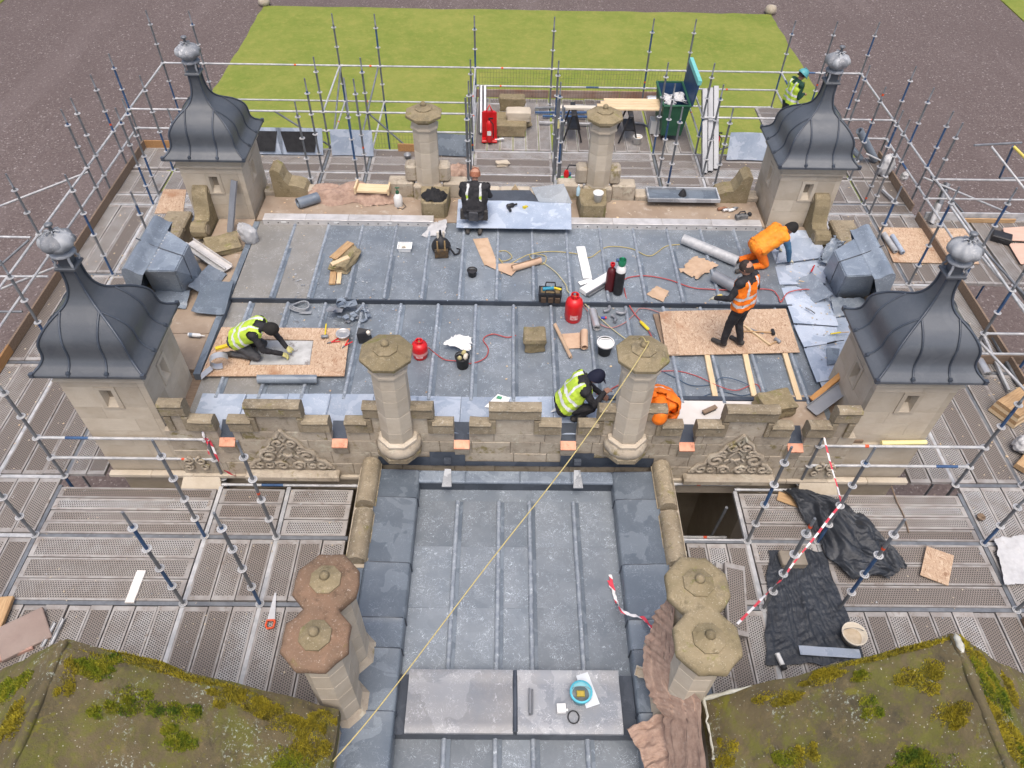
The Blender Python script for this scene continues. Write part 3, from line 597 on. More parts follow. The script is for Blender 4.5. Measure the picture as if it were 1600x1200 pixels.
flash(-2.12, -1.30, .64); flash(-1.31, -.76, .78, YF-.024); flash(-.77, .74, .54); flash(.73, 1.25, .78, YF-.024); flash(1.24, 2.2, .66)
for x in (-1.03, 1.0):
    b = MB(); b.box(x-.055, x+.055, YF-.10, YF-.04, .56, .66); b.hexa([(x-.075, 6.62, .458), (x+.075, 6.62, .458), (x+.05, 6.95, .462), (x-.05, 6.95, .462), (x-.075, 6.62, .475), (x+.075, 6.62, .475), (x+.05, 6.95, .48), (x-.05, 6.95, .48)], 1); b.build('spout', [LEADK, LEADF], cr, True)
yy = [1.0, 2.45, 3.28, 4.08, 4.50, 5.32, 6.42, 6.93]
for sg in (-1, 1):
    for a, c in zip(yy, yy[1:]):
        xo, xi = (-2.10, -1.47) if sg < 0 else (2.20, 1.55)
        b = MB(); sd = random.random()*20
        prf = [(0, .53), (.03, .50), (.5, .49), (.95, .475), (1.0, .46), (1.012, .2)]
        def f(u, v):
            k = u*(len(prf)-1); i = min(int(k), len(prf)-2); w = k-i; q = prf[i][0]*(1-w)+prf[i+1][0]*w; z = prf[i][1]*(1-w)+prf[i+1][1]*w
            y = a+(c-a)*v
            return (xo+(xi-xo)*q, y-.015, z+.006*nz(q*4+sd, y*3, sd, 1.3)+(.014 if v > .97 else 0))
        b.grid(f, 10, 8, thick=.0); b.build('parapet_lead', LEADS, cr, True)
        b = MB(); b.tube([(xo+(xi-xo)*q, c-.02+.006*nz(q*5, c), z_+.006) for q, z_ in ((.03, .50), (.5, .49), (.97, .475), (1.015, .44), (1.02, .24))], .011, 6); b.build('lead_seam', LEADK, cr, True)
    xw = -2.10 if sg < 0 else 2.20
    b = MB(); b.box(min(xw, xw+sg*.3), max(xw, xw+sg*.3), 1.0, 6.98, -.8, .46); b.build('side_wall', STONEP, cr, True)
    for y0, y1 in ((3.0, 4.1), (4.11, 5.22)): b = MB(); b.bbox(min(xw, xw+sg*.31), max(xw, xw+sg*.31), y0, y1, .44, .50, .02); b.build('wall_capping', LEADS, cr, True)
    for y0, y1 in ((6.22, 7.02), (5.28, 6.12)):
        b = MB(); n = 10; m = 10; vs = []; r = .145; xc = xw+sg*.12; zb = .46 if y1 < 7 else .48
        for j in range(m+1):
            y = y0+(y1-y0)*j/m
            for k in range(n+1):
                a = math.pi*k/n; w = .006*nz(k*.9, y*4, sg*3, 1.3); vs.append((xc+(r+w)*math.cos(a), y, zb+.035+(r*1.15+w)*math.sin(a)))
        b.add(vs, [(j*(n+1)+k, (j+1)*(n+1)+k, (j+1)*(n+1)+k+1, j*(n+1)+k+1) for j in range(m) for k in range(n)], 0, True)
        b.add(vs[:n+1], [tuple(range(n+1))]); b.add(vs[-n-1:], [tuple(range(n, -1, -1))]); b.box(xc-r-.012, xc+r+.012, y0+.01, y1-.01, zb-.04, zb+.04); b.build('coping_stone', STONEC, cr, True)
# raised lead hatch
LEADH = lead('worn_hatch_lead', (.19, .21, .24), (.25, .25, .255), (.36, .37, .39), .5, .4, .5)
for x0, x1 in ((-1.33, -.005), (.045, 1.345)):
    b = MB()
    def f(u, v):
        return (x0+(x1-x0)*u, 3.03+.76*v, .455+.012*nz(u*3+x0, v*3, 1)-(.03 if v < .04 else 0)+.02*(v > .9))
    b.grid(f, 14, 12, thick=.05); b.build('hatch_cover', LEADH, cr, True)
b = MB(); b.box(-1.47, 1.54, 3.05, 3.79, .10, .30); b.box(-1.31, 1.33, 3.07, 3.76, .30, .40); b.build('hatch_kerb', LEADK, cr, True)
roll(.02, 3.04, 3.78, .45, .03, LEADK, cr)
# ------------------------------------------------------------------ twin chimneys
def chimney(sg, lab):
    cx = CX+sg*2.07; t = thing('twin_chimney', (cx, 3.68, .4), lab, 'chimney'); P8 = math.pi/8; s8 = 1/math.cos(P8); SM = STONER if sg < 0 else STONEM
    half = [(.352, -.146), (.352, .146), (.19, .32), (.352, .494), (.352, .786)]; o = .32
    poly = [(.146, -.352)]+half+[(.146, .992), (-.146, .992)]+[(-x, y) for x, y in half[::-1]]+[(-.146, -.352)]; poly = [(x, y-o) for x, y in poly]
    dense = []
    for i in range(len(poly)):
        p_, q_ = poly[i], poly[(i+1) % len(poly)]
        for k in range(4): dense.append((p_[0]+(q_[0]-p_[0])*k/4, p_[1]+(q_[1]-p_[1])*k/4))
    b = MB(); n = len(dense)
    def ring(k, z, a_): 
        out = []
        for x, y in dense:
            cy_ = o*max(-1, min(1, y/.25)); xx, yy = x*k, (y-cy_)*k+cy_; out.append((xx+a_*nz(xx*7, yy*7, sg*3), yy+a_*nz(xx*7, yy*7, sg*3+5), z+a_*nz(xx*6, yy*6, 9+sg)))
        return out
    ZC = .4
    rs = [ring(.80, 1.43, .004), ring(.97, 1.47, .012), ring(1.0, 1.51, .02), ring(.985, 1.56, .02), ring(.93, 1.585, .016), ring(.8, 1.60, .016), ring(.62, 1.612, .012), ring(.3, 1.62, .004)]; L_ = len(rs)
    rs = [[(x, y, z+ZC) for x, y, z in r_] for r_ in rs]
    b.add(sum(rs, []), [tuple(range(n-1, -1, -1)), tuple(range((L_-1)*n, L_*n))]+[(i*n+k, i*n+(k+1) % n, (i+1)*n+(k+1) % n, (i+1)*n+k) for i in range(L_-1) for k in range(n)], 0, True); cap = b.build('cap', SM, t)
    for y in (-.32, .32):
        b = MB(); b.lathe([(.165*s8, 1.59), (.165*s8, 1.64), (.06, 1.70), (.03, 1.705)], 8, sm=False, ph=P8, mx=T(0, y, ZC)); bs = b.build('cap_boss', STONEM, cap)
        b = MB(); b.lathe([(.045, 1.685), (.06, 1.715), (.045, 1.755), (.015, 1.77)], 10, mx=T(0, y, ZC)); b.build('cap_knob', STONEM, cap)
        for z0, z1 in ((.18, .52), (.52, .86), (.86, 1.18), (1.18, 1.5), (1.5, 1.85)): b = MB(); b.lathe([(.232*s8, z0+.002), (.238*s8, z0+.007), (.238*s8, z1-.007), (.232*s8, z1-.002)], 8, sm=False, ph=P8, mx=T(0, y, 0)); b.build('shaft_drum', STONET, t)
        b = MB(); b.lathe([(.32*s8, -.6), (.32*s8, .08), (.24*s8, .18)], 8, sm=False, ph=P8, mx=T(0, y, 0)); b.build('shaft_base', STONEP, t)
    b = MB(); b.box(-.15, .15, -.16, .16, -.6, 1.84); b.build('web', STONET, t)
chimney(-1, 'reddish lichened twin octagonal chimney beside the hand saw'); chimney(1, 'olive lichened twin octagonal chimney with brown netting hung against it')
# ------------------------------------------------------------------ mossy gabled roofs
MOSS = M('moss', (.20, .25, .016), (.32, .30, .025), 9, .95, c3=(.09, .15, .014), t3=(.5, .6), s3=5, rnd=.1)
MOSSY = M('yellow_moss', (.42, .345, .026), (.28, .24, .026), 9, .95, c3=(.18, .15, .024), t3=(.55, .65), s3=5)
def gable(xr, zr, yg, xl, zl, xo, zo, lab, clumps):
    t = thing('gabled_stone_roof', (xr, yg-1.2, ZG), lab, 'stone roof')
    def slope(xa, za, name):
        b = MB(); ln = math.hypot(xa-xr, za-zr)
        def f(u, v):
            x = xr+(xa-xr)*u; y = yg-v*3.6; e = min(1, (1-u)*12, v*25)
            return (x+.02*nz(y*2, u*4, 3), y+.05*nz(x*1.4, u, 8, 1.5)*(1 if v < .02 else 0), zr+(za-zr)*u+.05*nz(x*1.5, y*1.5, zr, 1.2)*min(1, u*6)+.022*nz(x*6, y*6, 2)+.012*nz(x*14, y*14, 4)-.05*(1-e))
        b.grid(f, 70, 80, thick=.16); return b.build(name, STONEG, t, True), f
    inner, fi = slope(xl, zl, 'roof_slope'); outer, fo = slope(xo, zo, 'roof_slope')
    b = MB(); b.tube([(xr+.02*nz(k, 1), yg-.04-k*.22, zr-.03+.015*nz(k, 5, 2)) for k in range(17)], .05, 8, rs=[.045+.02*nz(k*1.3, 4) for k in range(17)]); b.build('ridge_stone', STONEG, t, True)
    b = MB(); s_ = 1 if xl > xr else -1; b.add([(xo, yg-.08, zo-.16), (xr, yg-.08, zr-.16), (xl-s_*.05, yg-.08, zl-.16), (xl-s_*.05, yg-.08, ZG), (xo, yg-.08, ZG)], [(0, 1, 2, 3, 4)]); b.box(min(xl-s_*.2, xl-s_*.06), max(xl-s_*.2, xl-s_*.06), yg-3.6, yg-.07, ZG, zl-.17); b.build('gable_wall', STONEP, t, True)
    for side, u, v, ru, rv, n, mt in clumps:
        f = fi if side else fo; b = MB(); hx = [Vector(f(u, v))]
        subs = [(u, v, 1.)]+[(u+ru*random.uniform(-1.3, 1.3), v+rv*random.uniform(-1.3, 1.3), random.uniform(.3, .8)) for _ in range(6)]
        for k in range(int(n*4)):
            su, sv, ss = random.choice(subs); a = random.uniform(0, 6.283); q = math.sqrt(random.random()); uu = su+ru*ss*q*math.cos(a)*(1+.5*nz(a*2, su*9)); vv = max(.003, sv+rv*ss*q*math.sin(a)*(1+.5*nz(a*2, sv*9, 4))); uu = min(max(uu, .005), .995)
            p = Vector(f(uu, vv)); h = random.uniform(.02, .055)*(1.15-q*.6); w = .0042
            d = Vector((random.uniform(-.7, .7), random.uniform(-.7, .7), 1)).normalized(); s1 = d.cross(Vector((random.uniform(-1, 1), random.uniform(-1, 1), .1))).normalized()*w
            b.add([p-s1, p+s1, p+d*h*.6+s1*.8, p+d*h, p+d*h*.6-s1*.8], [(0, 1, 2, 3, 4)])
        b.build('moss_clump', MOSSY if mt else MOSS, t, True, kind='stuff')
CL = lambda *a: a
gable(-4.37, 3.0, 3.07, -2.02, 1.14, -6.7, 1.15, 'mossy gabled stone roof with green moss tufts near its ridge, by the red chimney',
      [(1, .13, .05, .05, .03, 900, 0), (1, .25, .11, .045, .03, 500, 0), (1, .41, .13, .06, .035, 800, 0), (1, .56, .05, .045, .022, 600, 1), (1, .44, .19, .05, .03, 600, 0), (1, .80, .085, .09, .028, 1300, 1), (1, .93, .12, .06, .045, 1100, 1), (1, .86, .20, .07, .05, 1400, 0), (1, .95, .04, .04, .02, 500, 1), (1, .68, .06, .05, .02, 500, 1), (1, .17, .16, .02, .012, 150, 0), (1, .4, .012, .22, .008, 500, 1), (1, .06, .10, .02, .03, 250, 1),
       (0, .25, .1, .09, .035, 900, 0), (0, .45, .2, .1, .05, 900, 1), (0, .12, .2, .07, .05, 700, 1), (1, .3, .02, .12, .01, 300, 1)])
gable(4.30, 3.0, 3.20, 2.20, 1.16, 6.6, 1.1, 'mossy gabled stone roof with white crusted verge, by the netting',
      [(1, .50, .035, .07, .018, 900, 1), (1, .72, .05, .09, .02, 500, 1), (1, .17, .10, .05, .028, 600, 1), (1, .12, .20, .05, .03, 600, 1), (1, .22, .33, .10, .05, 1100, 0), (1, .36, .14, .03, .02, 250, 0), (1, .95, .16, .03, .03, 500, 1), (1, .74, .26, .05, .04, 700, 0), (1, .35, .06, .03, .012, 250, 0), (1, .3, .012, .2, .008, 500, 1), (1, .62, .22, .03, .02, 300, 1),
       (0, .08, .06, .05, .05, 800, 1), (0, .14, .15, .06, .06, 1100, 0), (0, .1, .27, .06, .06, 1000, 1), (0, .3, .1, .05, .03, 600, 1), (0, .2, .35, .1, .05, 900, 0)])
b = MB(); b.tube([(2.2+.03*nz(k*1.1, 3), 3.19-.05*k+.02*nz(k, 7), 1.17+.03*nz(k*1.3, 9)) for k in range(14)], .03, 7, rs=[.016+.022*nz(k*1.7, 2) for k in range(14)]); b.tube([(2.2+.09*k, 3.19+.02*nz(k*2, 1), 1.17+.079*k+.02*nz(k*1.9, 5)) for k in range(6)], .03, 7, rs=[.022, .03, .018, .026, .012, .004]); o_ = [q for q in bpy.data.objects if q.name.startswith('gabled_stone_roof')][-1]; b.build('lichen_crust', M('white_crust', (.55, .55, .49), (.40, .39, .32), 9, .95, bump=.5), o_, True)
b = MB(); b.tube([(4.30+.03*nz(k, 3), 3.17-.04*k, 3.0+.01*nz(k*1.3, 9)) for k in range(6)], .05, 7, rs=[.01, .035, .03, .04, .025, .006]); b.build('lichen_crust', bpy.data.materials['white_crust'], o_, True)
# ------------------------------------------------------------------ system scaffold
sf = thing('scaffold', (0, 10.5, ZG), 'galvanised system scaffold with perforated steel decks wrapped round the roof', 'scaffold')
XA, XB, XC, XD, XE, XF, XG, XH, XI, XJ, XK, XL = -9.45, -8.36, -7.27, -4.7, -3.61, -1.04, 1.03, 3.60, 4.69, 7.26, 8.35, 9.44
Y1, Y2, Y3, Y4, Y5, Y6, Y7, Y8, Y9, YR = 4.90, 5.99, 7.08, 9.65, 12.22, 14.79, 15.19, 16.28, 17.37, 19.94
b = MB(); n = 16
for r0, r1 in ((.044, .063),):
    vs = [(r*math.cos(2*math.pi*k/n), r*math.sin(2*math.pi*k/n), z) for r, z in ((r0, .005), (r1, .005), (r1, -.005), (r0, -.005)) for k in range(n)]
    b.add(vs, [(i*n+k, i*n+(k+1) % n, ((i+1) % 4)*n+(k+1) % n, ((i+1) % 4)*n+k) for i in range(4) for k in range(n)])
b.lathe([(.034, -.005), (.034, .005)], 12, sm=False)
for k in range(8): b.box(.03, .046, -.005, .005, -.0045, .0045, mx=Matrix.Rotation(k*math.pi/4, 4, 'Z'))
ROS = b.mesh('rosette', STEELW)
def standard(x, y, top=2.35, blue=None, dx=0, dy=0, z0=ZG):
    b = MB(); r = .0242; rng = random.Random(int(x*97+y*31)); z = z0
    cuts = [z0, 0.0, .5, 1.0, 1.5, 2.0]; cuts = [c for c in cuts if c < top-.3]+[top-.28]
    if cuts[-1] < cuts[-2]+.05: cuts.pop(-2)
    for a, c in zip(cuts, cuts[1:]):
        mi = 1 if rng.random() < .24 else 0
        b.tube([(x, y, a), (x, y, c)], r, 8, mi, cap=False)
        if rng.random() < .035 and a >= 0: b.tube([(x, y, a+.15), (x, y, a+.2)], r+.001, 8, 2, cap=False)
    b.tube([(x, y, cuts[-1]-.02), (x, y, cuts[-1]), (x, y, cuts[-1]+.004), (x, y, top)], .018, 8, 0, rs=[.0242, .0242, .018, .018])
    o = b.build('standard', [STEEL, BLUEP, ORANGEP], sf, True)
    for zr in (0, .5, 1., 1.5, 2.):
        if zr < top-.2: ob('rosette', ROS, o, True, (x, y, zr))
    return o
def ledger(p, q, band=True, mat=None):
    b = MB(); p = Vector(p); q = Vector(q); d = q-p; rng = random.Random(int(p.x*53+q.y*17+p.z*7)); u = d.normalized()
    b.tube([p, q], .0242, 8, 0)
    if band and rng.random() < .7:
        k = rng.uniform(.1, .8); w = rng.choice((.05, .06, .35))/d.length; b.tube([p+d*k, p+d*min(1, k+w)], .0252, 8, 1 if w*d.length > .2 else rng.choice((2, 3)), cap=False)
    for e, s in ((p, 1), (q, -1)): b.tube([e+u*(s*.03), e+u*(s*.09)], .031, 6, 3)
    b.build('ledger', [mat or STEELW, BLUEP, ORANGEP, STEELW], sf, True)
def tube(p, q, mat=STEEL, r=.0242, name='brace'): b = MB(); b.tube([p, q], r, 8); b.build(name, mat, sf, True)
SPOTS = [(XA, Y6-.1), (XA, Y7), (XA, Y8), (XA, Y9), (XB, Y8), (XB, Y7), (XB, Y6), (XB, Y5), (XB, Y4), (XA, Y5), (XA, Y4), (XA, Y3), (XC, Y5, 2.0), (XC, Y6), (XC, Y3), (XC, Y2), (XC, Y1), (XB, Y3),
         (XD, YR), (XE, YR), (XF, YR), (XG, YR), (XH, YR), (XI, YR), (XJ, YR), (XK, YR), (XL, YR), (XA, YR), (XB, YR),
         (XD, Y9), (XD, Y8), (XD, Y7), (XE, Y7), (XE, Y9), (XE, Y8), (XF, Y9), (XF, Y8), (XF, Y7), (XG, Y9), (XG, Y8), (XG, Y7), (XH, Y9), (XH, Y8), (XI, Y9), (XI, Y8), (XI, Y7), (XH, Y7), (XK, Y9), (XL, Y9), (XL, Y8), (XL, Y7), (XL, Y6-.1), (XK, Y8), (XK, Y7), (XK, Y6),
         (XJ, Y5), (XK, Y5), (XL, Y5), (XK, Y4), (XL, Y4), (XJ, Y3), (XJ, Y2, 1.3), (XK, Y3, 1.2),
         (XD, Y2), (XE, Y2), (XD, Y1), (XE, Y1), (XH, Y2), (XI, Y2), (XH, Y1), (XI, Y1), (XD, Y3, 1.35), (XI, Y3, 1.35), (XJ, Y1, 1.2)]
for s in SPOTS: standard(*s)
H = 1.0
for z in (1.0, .5):
    for a, c in ((Y3, Y4), (Y4, Y5), (Y5, Y6-.1), (Y7, Y8), (Y8, Y9)): ledger((XA, a, z), (XA, c, z)); ledger((XL, a, z), (XL, c, z)) if a > Y4 else None
    ledger((XA, Y6-.1, z), (XA, Y7, z), False); ledger((XL, Y6-.1, z), (XL, Y7, z), False)
    for a, c in ((XA, XB), (XB, XD), (XD, XE), (XE, XF), (XI, XJ), (XJ, XK), (XK, XL)): ledger((a, Y9, z), (c, Y9, z))
    ledger((XC, Y3, z), (XD, Y3, z)); ledger((XI, Y3, z), (XJ, Y3, z))
    for a, c in ((XF, XG), (XG, XH), (XH, XI)): ledger((a, YR, z), (c, YR, z))
    ledger((XF, Y9, z), (XF, YR, z)); ledger((XI, Y9, z), (XI, YR, z))
    ledger((XD, YR, z+.0), (XD, Y9, z)) if z == 1. else ledger((XJ, YR, 1.), (XJ, Y9, 1.))
    ledger((XJ, YR, z), (XJ, Y9, z)) if z == .5 else None
    ledger((XA, YR, 1.), (XA, Y9, 1.)) if z == 1. else ledger((XL, YR, 1.), (XL, Y9, 1.))
for a, c in ((XA, XB), (XB, XD), (XD, XE), (XE, XF), (XI, XJ), (XJ, XK), (XK, XL)): ledger((a, YR, 1.), (c, YR, 1.)); ledger((a, YR, 0.), (c, YR, 0.)) if a < 0 else None
ledger((XI, YR, .5), (XJ, YR, .5)); ledger((XI, YR, 0), (XJ, YR, 0))
for x in (XE, XF, XI, XD): ledger((x, Y9, 0), (x, YR, 0))
tube((XD-1.2, Y9, 1.), (XD+.1, Y9, .02)); tube((XE, Y9, 1.0), (XF-1.6, Y9, .0)); tube((XE-.35, Y9+.05, .0), (XE-.05, YR, 1.0)); tube((XJ+.4, Y9, 1.1), (XI+.4, Y9, .05)); tube((XJ+.2, Y9, .9), (XI+1.1, Y9, 0.))
tube((XD+.03, Y9+.4, .05), (XD+.03, YR, 1.0)); tube((XD+.6, Y9, .0), (XD+.12, YR-.3, .8))
# right-hand return and outriggers
XM = 12.0
for z in (1.0, .5): ledger((XL, Y6-.1, z), (XM, Y6-.1, z)); ledger((XK, Y4, z), (XM, Y4, z))
tube((XL, Y7, .75), (11.8, Y6, .0), STEELW); tube((XL, Y7-.3, .95), (10.9, Y6-.2, -.2))
for p in ((XM, Y6-.1), (XM, Y5), (XM, Y4)): standard(*p, 1.3)
standard(10.6, Y5, 2.35)
tube((XK, Y5, 1.95), (XK+.7, Y4-2.2, 1.3), STEELW); tube((XK+.95, Y5, .95), (XK+1.5, Y3, .9), STEELW); tube((XK+1.15, Y5+.2, .9), (XK+1.75, Y3, .95)); tube((XK, Y4+.35, .75), (XK+.9, Y3-.2, .6), STEELW)
tube((9.716, 14.401, 2), (10.788, 14.537, 2), STEEL); tube((10.066, 14.359, 2), (10.772, 13.544, 1.4), STEELW); tube((10.548, 14.372, 2), (10.713, 14.061, 1.9), M('yellow_sleeve', (.75, .62, .14), None, 3, .6), .03); tube((10.534, 14.372, 2), (10.944, 14.811, 1), BLUEP); tube((10.92, 14.758, 1), (11.578, 14.801, 1), STEEL)
# left-hand outriggers below deck level
tube((-11.12, 13.748, 0.6), (-9.841, 15.331, 0.5), STEELW); tube((-10.609, 12.65, 0.6), (-9.975, 12.642, 0.6), STEELW); tube((-10.598, 12.208, 0.2), (-9.976, 12.554, 0.6)); tube((-10.33, 11.737, 0.3), (-9.378, 11.756, 0.3), STEELW); tube((-10.456, 11.695, 0), (-9.37, 12.044, 0.3), STEELW); tube((-10.341, 11.238, -0.2), (-9.896, 11.246, -0.2))
tube((8.875, 16.985, 0.3), (9.608, 16.676, 0.1), STEELW)
# yellow foam sleeves on guard rails
FOAM = M('yellow_foam_sleeve', (.80, .72, .33), (.72, .64, .3), 4, .8)
for p, q in (((5.677, 7.147, 1), (6.381, 7.169, 1)), ((6.2, Y9, .52), (6.75, Y9, .52)), ((XG, Y8, 1.25), (XG, Y8, 1.5))): tube(p, q, FOAM, .038, 'foam_sleeve')
# decks
BM_ = {}
def deck_mesh(L, w, m=PERF):
    k = (round(L, 3), round(w, 3))
    if k not in BM_:
        b = MB(); l = k[0]/2-.004; h = k[1]/2-.008; e = .028; ee = .07; z = 0; d = .006
        o = [(-l, -h), (l, -h), (l, h), (-l, h)]; i = [(-l+ee, -h+e), (l-ee, -h+e), (l-ee, h-e), (-l+ee, h-e)]
        b.add([(*p, 0) for p in o]+[(*p, 0) for p in i]+[(*p, -d) for p in i]+[(*p, -.06) for p in o],
              [(0, 1, 5, 4), (1, 2, 6, 5), (2, 3, 7, 6), (3, 0, 4, 7), (4, 5, 9, 8), (5, 6, 10, 9), (6, 7, 11, 10), (7, 4, 8, 11), (0, 12, 13, 1), (1, 13, 14, 2), (2, 14, 15, 3), (3, 15, 12, 0)], 0)
        b.add([(*p, -d) for p in i], [(0, 1, 2, 3)], 1); BM_[k] = b.mesh('deck_board', [DECKRIM, m])
    return BM_[k]
def deck(x0, x1, y0, y1, along, n, z=.0, gap=.045):
    if along == 'x':
        x0 += gap; x1 -= gap; y0 += gap*.6; y1 -= gap*.6; w = (y1-y0)/n
        for k in range(n): ob('deck_board', deck_mesh(x1-x0, w), sf, True, ((x0+x1)/2, y0+w*(k+.5), z+random.uniform(-.006, .006)), (random.uniform(-.012, .012), random.uniform(-.003, .003), random.uniform(-.003, .003)))
    else:
        x0 += gap*.6; x1 -= gap*.6; y0 += gap; y1 -= gap; w = (x1-x0)/n
        for k in range(n): ob('deck_board', deck_mesh(y1-y0, w), sf, True, (x0+w*(k+.5), (y0+y1)/2, z+random.uniform(-.006, .006)), (random.uniform(-.003, .003), random.uniform(-.012, .012), math.pi/2+random.uniform(-.003, .003)))
Y0 = 2.33
deck(XC, XD, Y2, 6.90, 'x', 4); deck(XD, XE, Y2, 6.90, 'x', 3); deck(XE, -2.52, Y2, 6.90, 'x', 3)
deck(XC, XD, Y1, Y2, 'x', 3); deck(XD, XE, Y1, Y2, 'y', 3); deck(XE, -2.52, Y1, Y2, 'y', 3)
deck(XC, XD, Y0, Y1, 'y', 8); deck(XD, XE, Y0, Y1, 'y', 3); deck(XE, -2.52, Y0, Y1, 'y', 3)
for a, c in ((XB, XC), (XA, XB)):
    for p, q in ((Y1, Y2), (Y2, Y3), (Y3, Y4), (Y4, Y5), (Y5, Y6), (Y7, Y8), (Y8, Y9)): deck(a, c, p, q, 'y', 3)
    deck(a, c, Y6, Y7, 'x', 1)
for p, q in ((Y4, Y5), (Y5, Y6)): deck(XC, -7.0, p, q, 'y', 1)
deck(XC, -6.62, Y3, 8.4, 'y', 2); deck(XC, -6.75, Y6, Y7, 'y', 1)
deck(XA, XB, Y0, Y1, 'y', 3); deck(XB, XC, Y0, Y1, 'y', 3)
for a, c in ((XC, XD), (XD, XE), (XE, XF), (XF, XG), (XG, XH), (XH, XI), (XI, XJ)):
    deck(a, c, Y7, Y8, 'x', 3); deck(a, c, Y8, Y9, 'x', 3)
    if a > XC and c < XJ: deck(a, c, 14.18, Y7, 'x', 3)
for a, c, n in ((XF, XG, 6), (XG, XH, 8), (XH, XI, 3)): deck(a, c, Y9, YR+.35, 'y', n)
deck(XI, XJ, Y2, 6.90, 'x', 4); deck(XH, XI, Y2, 6.90, 'x', 3)
deck(XI, XJ, Y1, Y2, 'x', 3); deck(XH, XI, Y1, Y2, 'x', 3); deck(2.62, XH, Y1, Y2, 'y', 3)
deck(XI, XJ, Y0, Y1, 'y', 8); deck(XH, XI, Y0, Y1, 'y', 3); deck(2.62, XH, Y0, Y1, 'y', 3)
for a, c in ((XJ, XK), (XK, XL)):
    for p, q in ((Y1, Y2), (Y2, Y3), (Y3, Y4), (Y4, Y5), (Y5, Y6), (Y7, Y8), (Y8, Y9)): deck(a, c, p, q, 'y', 3) if not (a == XK and q == Y2) else None
    deck(a, c, Y6, Y7, 'x', 1)
deck(6.85, XJ, Y4, Y5, 'y', 1); deck(6.85, XJ, Y5, Y6, 'y', 1); deck(6.52, XJ, Y3, 8.5, 'y', 2); deck(6.6, XJ, Y6, Y7, 'y', 2); deck(XJ, XK, Y0, Y1, 'y', 3); deck(XK, XL, Y0, Y1, 'y', 3)
deck(XL, 10.6, Y5, Y6-.15, 'y', 3); deck(10.6, XM, Y5, Y6-.15, 'y', 4); deck(10.6, XM, Y4, Y5, 'y', 4)
# transoms under the decks
def transom(x0, y0, x1, y1): b = MB(); w = .03; b.box(min(x0, x1)-(w if x0 == x1 else -.03), max(x0, x1)+(w if x0 == x1 else -.03), min(y0, y1)-(w if y0 == y1 else -.03), max(y0, y1)+(w if y0 == y1 else -.03), -.07, -.012); b.build('transom', STEELW if random.random() < .6 else STEEL, sf, True)
for x in (XC, XD, XE, XH, XI, XJ): transom(x, Y0, x, 6.95); transom(x, Y7, x, Y9)
for x in (XF, XG): transom(x, Y7, x, Y9)
for x in (XB, XC, XJ, XK): transom(x, Y3, x, Y7)
for y in (Y1, Y2, Y3): transom(XA, y, XC, y); transom(XJ, y, XL, y)
for y in (Y1, Y2): transom(XC, y, -2.5, y); transom(2.6, y, XJ, y)
ledger((XD, 6.96, -.02), (-2.5, 6.96, -.02)); ledger((XH, 6.96, -.02), (XI, 6.96, -.02))
for y in (Y4, Y5, Y6, Y7): transom(XA, y, XC, y); transom(XJ, y, XL, y)
for y in (Y7, Y8, Y9): transom(XC, y, XJ, y)
transom(XF, YR, XI, YR)
# toe boards
def toe(x0, y0, x1, y1, mat, h=.2, z=.0):
    b = MB(); b.box(min(x0, x1)-(.019 if x0 == x1 else 0), max(x0, x1)+(.019 if x0 == x1 else 0), min(y0, y1)-(.019 if y0 == y1 else 0), max(y0, y1)+(.019 if y0 == y1 else 0), z, z+h); b.build('toe_board', mat, sf, True)
ORB = M('orange_scaffold_board', (.42, .235, .10), (.33, .18, .08), 5, .8, stretch=(7, 1, 7), bump=.15, c3=(.22, .13, .07), t3=(.6, .7), s3=4)
yt = [4.0, 7.2, 8.7, 9.9, 12.4, 14.9, 16.2, 17.3]
for k, (a, c) in enumerate(zip(yt, yt[1:])): toe(XA+.07, a+.003, XA+.07, c-.003, ORB if k in (1, 2) else TIMBERD)
for a, c in ((8.0, 9.6), (9.62, 12.2), (12.22, 14.6), (14.9, 17.3)): toe(XL-.07, a, XL-.07, c, TIMBERD)
toe(XA+.1, Y9-.07, XC-.3, Y9-.07, ORB); toe(XF-1.9, Y9-.06, XF-.1, Y9-.06, ORB)
for a, c in ((XF, 1.0), (1.02, 3.0), (3.02, XI)): toe(a, YR+.37, c, YR+.37, M('red_brown_board', (.30, .17, .12), (.38, .29, .24), 2, .85, c3=(.2, .12, .09)), .22)
toe(XL+.1, Y6-.2, 11.95, Y6-.2, STEELW, .2); toe(XL+1.0, Y6-.28, XL+2.2, Y6-.28, TIMBER, .1)
toe(XK+.3, Y4+.25, XM, Y4+.25, TIMBERD, .22)
toe(XJ+.0, 2.4, XJ+.0, Y1-.15, TIMBERD, .2)
# brick-guard mesh panels
WIRE = M('dark_wire', (.10, .10, .095), None, 3, .6, .3)
def guard(p, q, z0=.03, z1=.98, s=.075):
    b = MB(); p = Vector(p); q = Vector(q); L = (q-p).length; n = int(L/s); m = int((z1-z0)/(s*1.6))
    for k in range(n+1): c = p+(q-p)*(k/n); b.tube([(c.x, c.y, z0), (c.x, c.y, z1)], .0028, 3, cap=False)
    for k in range(m+1): z = z0+(z1-z0)*k/m; b.tube([(p.x, p.y, z), (q.x, q.y, z)], .0028, 3, cap=False)
    b.build('brick_guard', WIRE, sf, True, kind='stuff')
for a, c in ((XF, XG), (XG, XH), (XH, XI)): guard((a+.1, YR+.06, 0), (c-.1, YR+.06, 0))
for a, c in ((XC-1., XD), (XD, XE), (XE, XF)): guard((a+.1, Y9+.06, 0), (c-.1, Y9+.06, 0), .02, .5)
guard((XI+.1, Y9+.06, 0), (XJ-.1, Y9+.06, 0), .02, .5); guard((XL+.1, Y4+.1, -.3), (XM, Y4+.1, -.3), -1.2, .3)
guard((10.55, Y4+.3, 0), (10.6, Y5, 0), 0, .95)
